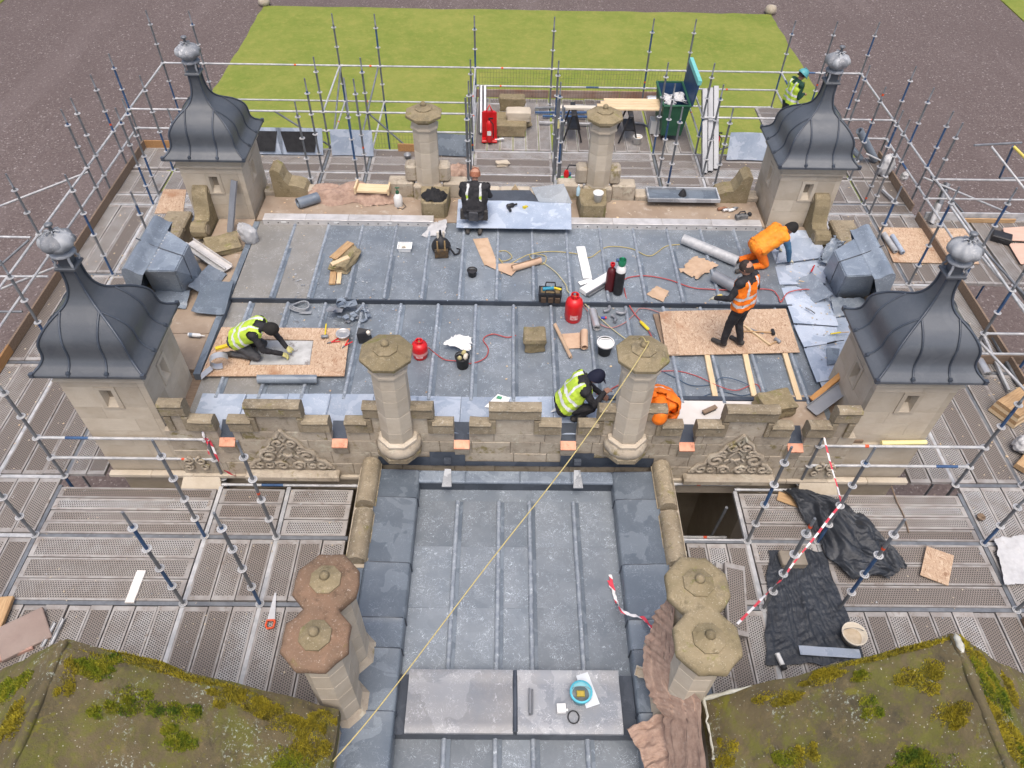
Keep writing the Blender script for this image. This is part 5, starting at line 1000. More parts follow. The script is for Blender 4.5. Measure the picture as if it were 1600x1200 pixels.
# ------------------------------------------------------------------ things on the lower roof
b = MB()
for k in range(3): b.tube([((.17-.012*k)*math.cos(a)+.02*k, (.12-.01*k)*math.sin(a), .04+.02*k+.02*math.sin(a*2)) for a in [2*math.pi*j/24 for j in range(25)]], .014, 6)
b.grid(lambda u, v: (.02+.22*u, -.15-.02*math.sin(u*3)+.06*v, .02+.03*u*(1-u)), 8, 2, thick=.006); b.build('lead_strip_coil', LEADF, loc=(-3.856, 10.072, 1.02), label='coil of grey lead strip on the lower roof', cat='coil')
t = thing('lead_scrap_pile', (-3.009, 9.927, 1.01), 'jagged pile of grey lead scrap offcuts', 'scrap pile'); rng = random.Random(4)
for k in range(26):
    b = MB(); s_ = rng.uniform(.05, .13) if k > 3 else .3-.04*k; a = rng.uniform(0, 6.28); cx, cy = (rng.uniform(-.1, .42), rng.uniform(-.22, .1)) if k > 3 else ((-.12, 0.05), (-.02, .12), (.1, .1), (-.2, -.1))[k]
    c_, s2 = math.cos(a), math.sin(a); zz = rng.uniform(.0, .08) if k > 3 else .06+.04*k; tl = rng.uniform(-.4, .4)
    b.grid(lambda u, v: (cx+s_*((u-.5)*c_-(v-.5)*s2*.7), cy+s_*((u-.5)*s2+(v-.5)*c_*.7), zz+.05+tl*s_*(u-.5)+.06*s_*math.sin(u*5+k)), 5, 4, thick=.006); b.build('scrap_piece', LEADB if k % 3 else GREYM, t)
b = MB(); b.grid(lambda u, v: (-.06+.09*math.cos(u*4.5), .08+.08*v-.03, .2+.09*math.sin(u*4.5)), 12, 3, thick=.006); b.build('curled_strip', LEADB, t)
b = MB(); b.tube([(.2, -.05, .1), (.3, .1, .14), (.36, 0, .1), (.4, -.15, .04), (.33, -.2, .02)], .022, 6); b.build('bent_pipe', LEADB, t)
lump('squared_stone', (0.352, 9.199, 1.01), (.36, .34, .30), .04, STONEM, 'notched mossy stone block on the lower roof', 'stone', seed=9, amp=.1)
lroll((0.722, 9.698, 1.05), (0.962, 8.889, 1.05), .035, 'long thin cardboard tube beside the notched stone', CARD, 1.5, 'cardboard_tube', None, 'tube'); quad_sheet('paper_sheet', [(0.911, 9.119, 1.02), (1.198, 9.14, 1.02), (1.2, 9.524, 1.02), (0.839, 9.485, 1.02)], PAPER, 'flat brown paper sheet unrolled on the lower roof', 'paper', th=.003, amp=.008)
lroll((1.199, 9.084, 1.09), (1.226, 9.499, 1.09), .07, 'upright-lying brown paper roll with the sheet unrolling from it', PAPER, 3, 'paper_roll', None)
lroll((1.411, 10.038, 1.09), (1.456, 9.585, 1.09), .075, 'crinkled silver foil roll by the tall red gas bottle', SILVER, 2, 'foil_roll', None)
bucket((1.544, 9.046, 1.01), .105, .135, .25, BLACK, 'black bucket with white creamy contents and tools', fill=WHITE, fz=.95, rim=WHITE)
t = bucket((-0.86, 8.687, 1.01), .095, .115, .24, BLACK, 'black bucket full of pale work gloves', fill=BLACK, fz=.8)
for k, (x, y) in enumerate(((-.04, -.03), (.04, .02), (0, .06), (.05, -.05))):
    b = MB(); b.lathe([(.01, 0), (.04, .03), (.035, .08), (.01, .11)], 8, mx=T(x, y, .2, k, .5)); b.build('work_glove', CREAM if k % 2 else M('pale_yellow_glove', (.6, .52, .25), None, 6, .8), t)
quad_sheet('white_carrier_bag', [(-1.193, 9.064, 1.04), (-0.739, 8.907, 1.05), (-0.725, 9.183, 1.16), (-1.005, 9.283, 1.12)], WHITE, 'white plastic bag slumped behind the glove bucket', 'bag', th=.003, amp=.08, ridge=.025, n=20, seed=7)
t = thing('tool_pouch', (-2.567, 9.276, 1.01), 'black tool pouch with a cream glove by the column cap', 'pouch'); b = MB(); b.hexa([(-.1, -.08, 0), (.1, -.08, 0), (.1, .08, 0), (-.1, .08, 0), (-.12, -.06, .2), (.08, -.06, .22), (.1, .06, .2), (-.1, .07, .24)]); b.build('pouch', BLACK, t); b = MB(); b.lathe([(.02, 0), (.05, .04), (.03, .1)], 9, mx=T(.08, .0, .16, 0, .5)); b.build('glove', CREAM, t)
cable('red_hose', [(-1.437, 8.876, 1.25), (-1.34, 8.963, 1.03), (-1.167, 8.813, 1.03), (-0.982, 8.786, 1.03), (-0.733, 8.73, 1.03), (-0.5, 8.854, 1.03), (-0.44, 9.086, 1.03), (-0.534, 9.322, 1.03), (-0.37, 9.454, 1.03), (-0.124, 9.377, 1.03), (0.032, 9.428, 1.03)], .01, REDH, 'red hose from the squat gas bottle past the glove bucket')
cable('red_hose', [(2.034, 10.648, 1.11), (2.068, 10.347, 1.06), (2.158, 10.068, 1.03), (2.286, 9.781, 1.03), (2.381, 9.534, 1.03), (2.431, 9.134, 1.03), (2.22, 8.672, 1.03), (1.642, 8.226, 1.03), (1.476, 8.125, 1.03), (1.324, 8.004, 1.1)], .011, REDH, 'red torch hose leading to the worker in the blue cap')
cable('grey_hose', [(1.202, 10.342, 1.05), (1.448, 9.85, 1.03), (1.683, 9.653, 1.03), (1.955, 9.775, 1.03), (2.178, 10.033, 1.03), (2.286, 10.174, 1.03), (2.492, 10.143, 1.03), (2.703, 9.997, 1.04)], .009, M('pinkish_hose', (.42, .2, .19), None, 9, .6), 'pink hose loop between gas bottle and strand board')
cable('blue_cable', [(2.433, 8.64, 1.02), (2.676, 8.467, 1.02), (2.914, 8.298, 1.02), (3.235, 8.317, 1.02), (3.461, 8.442, 1.06), (3.76, 8.345, 1.06), (3.949, 8.199, 1.02), (3.714, 8.083, 1.02), (3.364, 8.162, 1.02), (2.993, 8.017, 1.02)], .008, M('blue_cable', (.06, .10, .16), None, 9, .6), 'dark blue cable looping over the loose battens')
cable('red_cable', [(2.45, 8.611, 1.02), (2.751, 8.616, 1.02), (3.055, 8.502, 1.02), (3.326, 8.276, 1.05), (3.616, 8.158, 1.06), (3.981, 8.343, 1.02), (4.048, 8.173, 1.02)], .008, REDH, 'thin red cable across the loose battens')
t = thing('heat_torch', (2.321, 9.675, 1.02), 'yellow handled gas torch on the lower roof', 'torch', rz=-1.05); b = MB(); b.lathe([(.02, -.15), (.03, -.1), (.03, .08), (.015, .1)], 10, mx=T(0, 0, .03, 0, 0, math.pi/2)); b.build('torch_handle', YEL, t); b = MB(); b.tube([(.1, 0, .03), (.25, 0, .05), (.3, 0, .04)], .01, 6); b.build('torch_neck', STEEL, t)
for k, (p, a, lb) in enumerate((((1.699, 10.088, 1.02), .3, 'grey pipe clamp beside the foil roll'), ((1.817, 9.867, 1.02), 1.2, 'dark grey pipe bend among the clamps'), ((1.922, 10.006, 1.02), -.5, 'grey socket fitting among the clamps'))):
    b = MB(); b.tube([(-.09, 0, .03), (0, 0, .035), (.05, .05, .03), (.06, .1, .03)], .03, 8); b.build('pipe_fitting', GREYM, loc=p, rot=(0, 0, a), label=lb, cat='fitting')
t = thing('solvent_tin', (1.602, 9.897, 1.02), 'small blue and red marker tin by the clamps', 'tin', rz=.1); b = MB(); b.lathe([(.022, -.05), (.022, .02)], 10, mx=T(0, 0, .023, 0, 0, math.pi/2)); b.build('tin', M('deep_blue_tin', (.03, .06, .35), None, 4, .4), t); b = MB(); b.lathe([(.0225, .02), (.0225, .05)], 10, mx=T(0, 0, .023, 0, 0, math.pi/2)); b.build('tin_end', RED, t)
# left strand board with a window cut for the lead
t = thing('strand_board', (-4.051, 8.959, 1.02), 'strand board with a rectangular cut-out, under the kneeling yellow-vested worker', 'board'); c = Vector(t.location)
P_ = [Vector(q)-c for q in ((-5.122, 8.337, 1.075), (-2.783, 8.374, 1.075), (-2.857, 9.509, 1.075), (-5.088, 9.502, 1.075))]; I_ = [Vector(q)-c for q in ((-4.394, 8.597, 1.075), (-3.392, 8.613, 1.075), (-3.437, 9.209, 1.075), (-4.421, 9.209, 1.075))]
for i in range(4):
    a, b_, c2, d2 = P_[i], P_[(i+1) % 4], I_[(i+1) % 4], I_[i]; dn = Vector((0, 0, -.02)); m = MB(); m.hexa([a+dn, b_+dn, c2+dn, d2+dn, a, b_, c2, d2]); m.build('board_side', OSB, t)
quad_sheet('zinc_sheet', [vsub(q, (0, 0, -.012)) for q in ((-4.387, 8.612, 1.075), (-3.405, 8.628, 1.075), (-3.445, 9.194, 1.075), (-4.406, 9.193, 1.075))], STAINED, 'stained pale metal sheet inside the cut-out of the strand board', 'metal sheet', th=.006, amp=.003)
lroll((-4.167, 8.248, 1.11), (-3.206, 8.263, 1.11), .075, 'blue grey lead roll lying along the front of the strand board', LEADB)
b = MB(); b.grid(lambda u, v: (.16*math.cos(u*4.6+.3)*(1-.15*u), -.06+.13*v, .15+.14*math.sin(u*4.6+.3)*(1-.15*u)), 20, 3, thick=.008); b.grid(lambda u, v: (-.15-.2*u+.02, -.08+.14*v-.1*u, .06-.05*u), 6, 3, thick=.008); b.build('curled_lead_strip', SILVER, loc=(-4.83, 8.531, 1.075), rot=(0, 0, .35), label='curled shiny lead strip at the corner of the strand board', cat='lead strip')
plank('dressing_bat', (-5.035, 8.944, 1.08), (-4.745, 9.072, 1.08), .06, .04, YEL, 'yellow dressing bat behind the kneeling worker', 'tool')
bucket((-2.934, 9.282, 1.075), .085, .11, .10, SILVER, 'dented metal bowl on the strand board', fill=GREYM, fz=.5, handle=False, name='metal_bowl', cat='bowl')
for k, (p, a, lb) in enumerate((((-3.108, 9.147, 1.08), .4, 'red handled snips open on the strand board'), ((-2.868, 9.073, 1.08), 1.0, 'red handled pliers below the metal bowl'))):
    t = thing('lead_snips', p, lb, 'snips', rz=a)
    for s_ in (1, -1): b = MB(); b.tube([(-.02, 0, .012), (.05, .02*s_, .015), (.13, .045*s_, .015)], .01, 6); b.build('snips_handle', RED, t)
    b = MB(); b.hexa([(-.09, -.004, .005), (-.02, -.015, .005), (-.02, .015, .005), (-.09, .004, .005), (-.09, -.004, .02), (-.02, -.015, .02), (-.02, .015, .02), (-.09, .004, .02)]); b.build('snips_jaw', STEEL, t)
def hammer(p, q, lab, hm=None, hd=None):
    t = thing('hammer', p, lab, 'hammer'); d = Vector(q)-Vector(p); b = MB(); b.tube([(0, 0, .025), tuple(d*.5+Vector((0, 0, .025))), tuple(d+Vector((0, 0, .025)))], .014, 7); b.build('hammer_shaft', hm or TIMBER, t); a = math.atan2(d.y, d.x); b = MB(); b.lathe([(.028, -.06), (.032, -.05), (.032, .05), (.028, .06)], 10, mx=T(d.x, d.y, .035, a, math.pi/2)); b.build('hammer_head', hd or BLACK, t)
hammer((-3.28, 9.578, 1.08), (-3.247, 9.255, 1.08), 'claw hammer with yellow shaft at the far edge of the strand board', YEL, STEEL)
hammer((4.005, 9.53, 1.075), (4.528, 9.507, 1.075), 'mallet with a black head on the right strand board'); hammer((4.396, 9.184, 1.075), (4.557, 9.298, 1.075), 'short stubby mallet near the right strand board edge', None, GREYM)
plank('broom_shaft', (4.062, 9.696, 1.075), (4.411, 9.2, 1.075), .035, .03, PALEW, 'pale timber shaft lying behind the standing worker on the board', 'shaft')
plank('steel_bar', (4.158, 9.615, 1.075), (4.366, 9.488, 1.075), .025, .015, GREYM, 'dark steel bar beside the mallet', 'bar')
# right strand boards on battens
for k, (p, q, lb) in enumerate((((3.294, 8.997, 1.01), (3.26, 8.044, 1.01), 'loose timber batten passing under the strand board, by the blue cable'), ((3.957, 9.07, 1.01), (3.898, 8.053, 1.01), 'middle one of the three battens under the right strand board'), ((4.645, 9.129, 1.01), (4.61, 7.98, 1.01), 'timber batten beside the turret end of the strand board'))): plank('timber_batten', p, q, .09, .04, PALEW, lb, 'batten', 'battens under the strand board')
for p, q in (((3.331, 10.129, 1.01), (3.294, 8.997, 1.01)), ((3.915, 10.139, 1.01), (3.957, 9.07, 1.01))): pass
plank('side_batten', (2.55, 10.028, 1.01), (2.612, 9.142, 1.01), .1, .03, TIMBERD, 'weathered batten along the edge of the right strand board', 'batten')
def board(name, pts, mat, lab, cat='board', th=.02):
    p = [Vector(q) for q in pts]; c = sum(p, Vector())/4; dn = Vector((0, 0, -th)); b = MB(); b.hexa([v-c+dn for v in p]+[v-c for v in p]); o = b.build(name, mat, loc=c, label=lab, cat=cat); bm = bmesh.new(); bm.from_mesh(o.data); bmesh.ops.recalc_face_normals(bm, faces=bm.faces); bmesh.ops.bevel(bm, geom=list(bm.edges), offset=.003, segments=1, affect='EDGES'); bm.to_mesh(o.data); bm.free(); return o
board('strand_board', [(2.574, 8.941, 1.07), (4.896, 9.057, 1.07), (4.934, 10.178, 1.07), (2.696, 10.067, 1.07)], OSB, 'large strand board under the standing orange-vested worker')
board('strand_board_offcut', [(2.58, 8.934, 1.093), (2.811, 8.953, 1.093), (2.873, 10.044, 1.093), (2.605, 10.022, 1.093)], OSB, 'narrow strand board offcut overlapping the large one', th=.018)
# things against the right near turret
channel((4.721, 7.703, 1.08), (5.407, 8.115, 1.35), .22, .05, GREYM, 'grey folded metal section leaning against the turret'); plank('timber_batten', (4.773, 7.917, 1.1), (5.328, 8.273, 1.42), .09, .06, M('orange_timber', (.50, .26, .09), (.40, .2, .07), 5, .7, stretch=(1, 7, 7)), 'orange timber batten propped against the turret flank', 'batten')
lump('coping_slab', (4.131, 7.761, 1.05), (.55, .42, .26), .2, STONEM, 'broken pale coping slab behind the parapet step', 'stone', seed=5, amp=.16)
t = thing('hand_brush', (3.101, 7.715, 1.04), 'dark bristled hand brush on the pale gutter lining', 'brush', rz=.5); b = MB(); b.bbox(-.13, .13, -.035, .035, .04, .075, .01); b.build('brush_back', TIMBERD, t)
for k in range(8): b = MB(); b.box(-.12+.03*k, -.1+.03*k, -.03, .03, 0, .04); b.build('bristles', BLACK, t)
# left side pieces
channel((-6.181, 11.602, 1.3), (-5.344, 11.05, 1.12), .17, .07, ALLOY, 'pale alloy channel sloping from the left parapet to the roof'); channel((-6.166, 11.449, 1.28), (-5.426, 10.979, 1.1), .12, .06, STEELW, 'narrow alloy channel tucked beside the wider one')
lump('flat_stone', (-5.641, 11.753, 1.06), (.62, .48, .16), .5, STONEM, 'flat lichen-edged stone slab below the far turret', 'stone', seed=12, amp=.1, tilt=(.1, .1))
def sack(loc, dims, rz, lab, mat=BAGW, name='rubble_sack'):
    b = MB(); w, d, h = dims
    def f(u, v):
        a = 2*math.pi*u; k = (math.sin(math.pi*min(.97, .10+.86*v)))**.45*(1-.35*v*v); n_ = 1+.12*nz(math.cos(a)*2, math.sin(a)*2, v*4, 1.4)
        if v > .9: k *= .75
        n_ += .10*abs(nz(math.cos(a)*5, math.sin(a)*5, v*9, 1.6))-.06*math.cos(a*7+v*6)*v
        return (w*k*n_*math.cos(a)+.04*nz(v*3, 2), d*k*n_*math.sin(a), h*v+.05*nz(math.cos(a)*3, math.sin(a)*3+v*5, 4))
    b.grid(f, 40, 26); b.add([f(k/40, 1) for k in range(40)], [tuple(range(40))]); return b.build(name, mat, loc=loc, rot=(0, 0, rz), label=lab, cat='sack')
s_ = sack((-5.11, 11.944, 1.08), (.17, .13, .5), .2, 'white rubble sack leaning at the foot of the turret'); s_.rotation_euler = (.1, -.25, .2)
plank('grey_post', (-5.645, 12.29, 1.05), (-5.45, 12.74, 1.95), .13, .05, GREYM, 'grey metal strip propped upright against the far turret', 'metal strip')
board('board_offcut', [(-7.494, 13.129, 0.9), (-6.907, 13.166, 0.9), (-7.097, 14.026, 0.9), (-7.584, 14.038, 0.9)], OSB, 'pale board offcut balanced over the deck by the scroll stone')
quad_sheet('lead_sheet', [(-5.655, 9.774, 1.15), (-5.076, 9.745, 1.11), (-5.146, 10.637, 1.11), (-5.671, 10.639, 1.16)], LEADS, 'stiff bent lead sheet between the left hood and the roof edge', 'lead sheet', n=12, amp=.02, curl=.1)
t = thing('sealant_cartridge', (-5.457, 9.249, 1.08), 'white sealant cartridge on the left gutter boards', 'cartridge', rz=-.1); b = MB(); b.lathe([(.035, -.12), (.035, .08), (.012, .1), (.006, .17)], 12, mx=T(0, 0, .036, 0, 0, math.pi/2)); b.build('cartridge', WHITE, t); b = MB(); b.lathe([(.0355, -.1), (.0355, -.04)], 12, mx=T(0, 0, .036, 0, 0, math.pi/2)); b.build('blue_print', M('pale_blue_print', (.35, .42, .5), None, 5, .5), t)
# tools on the right gutter lead
def handtool(p, q, m1, m2, lab, name='hand_tool'): t = thing(name, p, lab, 'tool'); d = Vector(q)-Vector(p); b = MB(); b.tube([(0, 0, .02), tuple(d*.5+Vector((0, 0, .03))), tuple(d*.55+Vector((0, 0, .03)))], .014, 7, rs=[.013, .016, .012]); b.build('tool_handle', m1, t); b = MB(); b.tube([tuple(d*.55+Vector((0, 0, .03))), tuple(d+Vector((0, 0, .02)))], .008, 6); b.build('tool_blade', m2, t)
handtool((5.749, 11.341, 1.13), (5.521, 10.953, 1.13), RED, STEEL, 'red handled knife on the right gutter lead'); handtool((5.602, 10.767, 1.13), (5.331, 10.874, 1.13), PALEW, PALEW, 'wooden dressing tool on the right gutter lead'); handtool((5.255, 10.127, 1.12), (5.386, 9.974, 1.12), GREYM, BLACK, 'dark chisel on the crumpled right lead'); handtool((5.509, 9.444, 1.12), (5.851, 9.498, 1.12), YEL, TIMBER, 'yellow hammer handle near the right near turret'); handtool((5.383, 9.202, 1.12), (5.697, 9.286, 1.12), BLACK, BLACK, 'black pry bar below the yellow handle')
quad_sheet('slate_offcut', [(5.258, 8.718, 1.11), (5.43, 8.75, 1.11), (5.579, 9.105, 1.11), (5.367, 9.133, 1.11)], LEADS, 'square lead offcut on the gutter by the near turret', 'lead sheet', n=6, amp=.004)
quad_sheet('crumpled_lead', [(5.85, 11.474, 1.12), (5.995, 11.306, 1.1), (6.374, 11.787, 1.35), (6.234, 12.017, 1.3)], LEADB, 'loose crumpled lead flap beside the right hood', 'lead sheet', n=14, amp=.05, ridge=.06, seed=3)
# paper at the parapet
quad_sheet('printed_paper', [(-0.469, 7.731, 1.07), (-0.135, 7.682, 1.07), (-0.065, 7.927, 1.07), (-0.261, 8.007, 1.07)], WHITE, 'white printed paper sheet on the front gutter lead', 'paper', th=.002, amp=.006, n=6); board('green_print', [(-0.29, 7.906, 1.09), (-0.208, 7.88, 1.09), (-0.188, 7.935, 1.09), (-0.26, 7.961, 1.09)], M('green_ink', (.1, .35, .2), None, 3, .6), 'small green printed card on the white paper', 'card', th=.002)
quad_sheet('white_trowel_board', [(0.571, 7.631, 1.08), (0.816, 7.687, 1.08), (0.799, 7.772, 1.09), (0.698, 7.785, 1.09)], WHITE, 'white offcut beside the worker in the blue cap', 'offcut', th=.006, amp=.003, n=5)
# ------------------------------------------------------------------ foreground roof and left deck
t = bucket((0.832, 3.448, 0.47), .10, .125, .2, M('cyan_bucket', (.16, .42, .50), (.2, .48, .55), 5, .45), 'turquoise bucket with murky water on the lead hatch', fill=M('murky_water', (.10, .12, .13), (.16, .17, .17), 5, .15), fz=.55, rim=M('cyan_rim', (.10, .47, .60), None, 5, .4))
b = MB(); b.bbox(-.05, .05, -.035, .035, .11, .16, .015); b.build('sponge', M('yellow_sponge', (.45, .33, .06), None, 9, .9), t)
quad_sheet('white_card', [(0.798, 3.716, 0.48), (0.902, 3.312, 0.48), (1.074, 3.368, 0.48), (0.949, 3.766, 0.48)], M('pale_card', (.62, .66, .70), None, 3, .6), 'pale card under the turquoise bucket', 'card', th=.004, amp=.006, n=6)
t = thing('white_box', (0.592, 3.303, 0.48), 'small white ring box on the lead hatch', 'box', rz=.03); b = MB(); b.bbox(-.055, .055, -.055, .055, 0, .05, .006); b.build('box', WHITE, t); b = MB(); b.lathe([(.015, 0), (.015, .02)], 8, mx=T(.068, -.02, .01)); b.build('box_clasp', WHITE, t)
b = MB(); b.tube([(.068*math.cos(a), .075*math.sin(a), .012) for a in [2*math.pi*k/28 for k in range(29)]], .008, 6); b.build('rubber_ring', BLACK, loc=(0.738, 3.208, 0.47), label='black rubber ring lying on the lead hatch', cat='ring')
lroll((0.214, 3.531, 0.51), (0.209, 3.229, 0.51), .034, 'short dark grey pipe on the lead hatch', GREYM, 1.2, 'pipe_offcut', None, 'pipe'); 
t = thing('mortar_tray', (1.616, 3.743, 0.51), 'cream tray of mortar crumbs beside the netting', 'tray', rz=-.35); b = MB(); b.lathe([(.001, 0), (.07, 0), (.085, .05), (.095, .05), (.09, .04), (.075, .012), (.001, .012)], 4, sm=False, ph=.785, cap=False); b.build('tray', CREAM, t); b = MB(); b.lathe([(.07, .02), (.03, .035), (.001, .03)], 8, sm=False); b.build('crumbs', SAND, t)
# netting hung on the right chimney
b = MB(); A = [Vector(q) for q in ((1.753, 4.027, 2.15), (1.647, 4.019, 1.6), (1.548, 3.798, 1.2), (1.59, 3.335, 0.9), (1.777, 3.11, 0.8), (1.764, 2.528, 0.75))]; B = [Vector(q) for q in ((1.8, 3.949, 2.15), (1.809, 3.691, 1.8), (1.841, 3.313, 1.55), (2.058, 3.069, 1.5), (2.056, 2.774, 1.4), (2.037, 2.366, 1.35))]
def f(u, v):
    k = v*5; i = min(int(k), 4); w = k-i; a = A[i]*(1-w)+A[i+1]*w; c = B[i]*(1-w)+B[i+1]*w; q = a*(1-u)+c*u
    r = .05*abs(nz(u*8+v*2, v*2.5, 3))+.022*math.sin(u*22+5*nz(v*2.5, u*2, 6)+v*3)*(.4+.6*math.sin(math.pi*u))+.02*abs(nz(u*22, v*7, 4)); j = (.07*nz(v*9, 2)+.04*nz(v*40, 7))*(1-u)
    return (q.x+.6*r-j, q.y-.7*r, q.z+.9*r)
b.grid(f, 80, 110); o = b.build('debris_netting', NET, label='brown debris netting hung over the side of the olive chimney', cat='netting')
b = MB(); A2 = [Vector(q) for q in ((1.36, 3.046, 0.54), (1.501, 2.764, 0.52), (1.551, 2.526, 0.5))]; B2 = [Vector(q) for q in ((2.142, 3.29, 0.72), (2.161, 2.85, 0.72), (2.156, 2.471, 0.72))]
def f(u, v):
    k = v*2; i = min(int(k), 1); w = k-i; q = (A2[i]*(1-w)+A2[i+1]*w)*(1-u)+(B2[i]*(1-w)+B2[i+1]*w)*u; r = .06*abs(nz(u*3+v*2, v*7, 13))+.02*math.sin(u*5+v*16+3*nz(u*3, v*3, 2))+.03*abs(nz(u*5+v*3, v*18, 3))+.008*abs(nz(u*30, v*30, 7))
    return (q.x, q.y+.04*nz(u*8, v*3, 2), q.z+r+.03)
b.grid(f, 80, 70); b.build('debris_netting', NET, label='brown debris netting spread on the lead below the olive chimney', cat='netting')
def ribbon(pts, w, lab, name='barrier_tape', cat='tape', tw=2.):
    P = [Vector(p) for p in pts]; out = []
    for i in range(len(P)-1):
        for k in range(8): out.append(P[i].lerp(P[i+1], k/8))
    out.append(P[-1]); b = MB(); vs = []
    for i, p in enumerate(out):
        d = (out[min(i+1, len(out)-1)]-out[max(i-1, 0)]).normalized(); s = d.cross(Vector((0, 0, 1))); s = s.normalized() if s.length > 1e-3 else Vector((1, 0, 0)); n = s.cross(d); a = tw*nz(i*.23, len(out)); o_ = (s*math.cos(a)+n*math.sin(a))*w/2; j = Vector((nz(i*.3, 1), nz(i*.3, 5), nz(i*.3, 9)))*.012
        vs += [p-o_+j, p+j+Vector((0, 0, .006)), p+o_+j]
    b.add(vs, [(3*i+k, 3*i+k+1, 3*i+k+4, 3*i+k+3) for i in range(len(out)-1) for k in range(2)], 0, True); return b.build(name, TAPE, label=lab, cat=cat)
ribbon([(1.393, 5.263, 0.26), (1.417, 5.037, 0.27), (1.445, 4.843, 0.27), (1.472, 4.589, 0.5), (1.574, 4.521, 0.53), (1.742, 4.486, 0.53), (1.816, 4.355, 0.56), (1.973, 3.909, 0.95)], .045, 'red and white tape trailing from the lead roof to the netting'); ribbon([(1.359, 5.177, 0.25), (1.406, 4.993, 0.26), (1.452, 4.824, 0.27)], .03, 'short frayed end of barrier tape on the lead'); ribbon([(2.553, 3.79, 1.85), (XH-.02, Y1-.03, .85), (XI-.02, Y2-.03, 1.08)], .03, 'barrier tape strung from the olive chimney to a standard'); ribbon([(XI-.02, Y2, 1.1), (XI-.02, Y3-.02, 1.26)], .025, 'barrier tape between two standards beside the guard rail'); ribbon([(XD, Y3, 1.3), (XD+.03, Y3-.06, 1.0), (XD, Y3-.1, .75)], .04, 'barrier tape end knotted round a short standard'); ribbon([(XD+.03, Y3, 1.05), (-4.549, 6.936, 0.4), (XD+.25, Y3-.02, .05)], .035, 'barrier tape hanging to the deck by the carved panel')
cable('yellow_rope', [(-1.97, 2.467, 1.25), (-1.462, 3.042, 1.45), (-0.346, 4.387, 2.05), (0.745, 5.689, 2.6), (1.66, 6.95, 3.10), (1.70, 7.08, 3.17), (1.66, 7.3, 3.0), (1.60, 7.42, 2.2), (1.58, 7.5, 1.3)], .0075, ROPE, 'yellow rope stretched from the column cap to the mossy gable', 'rope', 10)
# hand saw
t = thing('hand_saw', (-3.392, 4.66, 0.01), 'hand saw with orange handle on the perforated deck', 'saw', rz=1.63); b = MB(); b.add([(-.02, -.055, .012), (.40, -.01, .012), (.40, .015, .012), (-.02, .055, .012), (-.02, -.055, .015), (.40, -.01, .015), (.40, .015, .015), (-.02, .055, .015)], [(0, 3, 2, 1), (4, 5, 6, 7), (0, 1, 5, 4), (1, 2, 6, 5), (2, 3, 7, 6), (3, 0, 4, 7)]); b.build('saw_blade', M('white_saw_steel', (.72, .72, .72), None, 4, .3, .2), t); b = MB(); b.tube([(-.02, -.05, .02), (-.02, .05, .02), (-.09, .06, .02), (-.14, .03, .02), (-.13, -.05, .02), (-.05, -.06, .02), (-.02, -.05, .02)], .017, 7); b.build('saw_handle', M('orange_red_plastic', (.62, .09, .03), None, 4, .45), t)
plank('pale_plank', (-5.45, 4.887, 0), (-5.448, 5.39, 0), .13, .035, WHITEB, 'short pale plank lying across the deck boards', 'plank')
def slab(loc, dims, rz, mat, lab, tilt=(0, 0)): b = MB(); w, d, h = dims; b.bbox(-w/2, w/2, -d/2, d/2, 0, h, .01); return b.build('stone_slab', mat, loc=loc, rot=(tilt[0], tilt[1], rz), label=lab, cat='slab')
PINKS = stone('pinkish_slab', (.33, .26, .225), (.29, .22, .19)); slab((-6.72, 4.404, 0.02), (.62, .5, .07), .62, PINKS, 'smooth pinkish slab propped on the deck edge', (.1, .05)); slab((-6.842, 4.267, 0), (.55, .4, .06), .45, M('salmon_slab', (.50, .30, .24), None, 3, .8), 'salmon slab under the smooth pinkish one')
plank('timber_plank', (-7.125, 4.406, 0.05), (-7.171, 4.925, 0.05), .2, .06, TIMBER, 'golden timber plank at the edge of the lower deck', 'plank'); 
for p, q, lb in (((-6.4, 4.24, 0.03), (-6.368, 4.578, 0.03), 'grey tube offcut beside the pinkish slab'), ((-6.294, 4.277, 0.03), (-6.276, 4.635, 0.03), 'second tube offcut further from the pinkish slab')): lroll(p, q, .03, lb, STEELW, 1.2, 'tube_offcut', None, 'tube')
# ------------------------------------------------------------------ right deck things
b = MB(); Q_ = [Vector(q) for q in ((3.426, 4.054, 0.02), (4.805, 4.108, 0.02), (4.7, 5.809, 0.02), (3.874, 5.823, 0.02))]
def f(u, v):
    uu = u+.04*nz(v*5, u*3, 1); q = (Q_[0]*(1-u)+Q_[1]*u)*(1-v)+(Q_[3]*(1-u)+Q_[2]*u)*v; e = min(1, min(u, v, 1-u, 1-v)*8)
    h = .045*max(0, nz(uu*9, v*2.2, 3))+.03*abs(nz(uu*16+v*4, v*4, 7))+.02*abs(nz(u*6-v*9, v*14, 11))+.008*nz(u*30, v*30, 2)
    return (q.x+.05*nz(v*6, 4)*(1-e), q.y+.05*nz(u*6, 8)*(1-e), q.z+.012+h*(.4+.6*e))
b.grid(f, 110, 120); b.build('black_plastic_sheet', TARP, label='wrinkled black plastic sheet spread flat under the cream bucket', cat='plastic sheet')
b = MB(); A = [Vector(q) for q in ((4.347, 6.907, 0.05), (4.53, 6.496, 0.05), (4.709, 5.705, 0.05), (4.983, 5.338, 0.05), (5.553, 5.343, 0.05))]; B = [Vector(q) for q in ((4.684, 6.886, 0.05), (5.194, 6.683, 0.05), (5.478, 6.447, 0.05), (5.697, 6.046, 0.05), (5.88, 5.566, 0.05))]
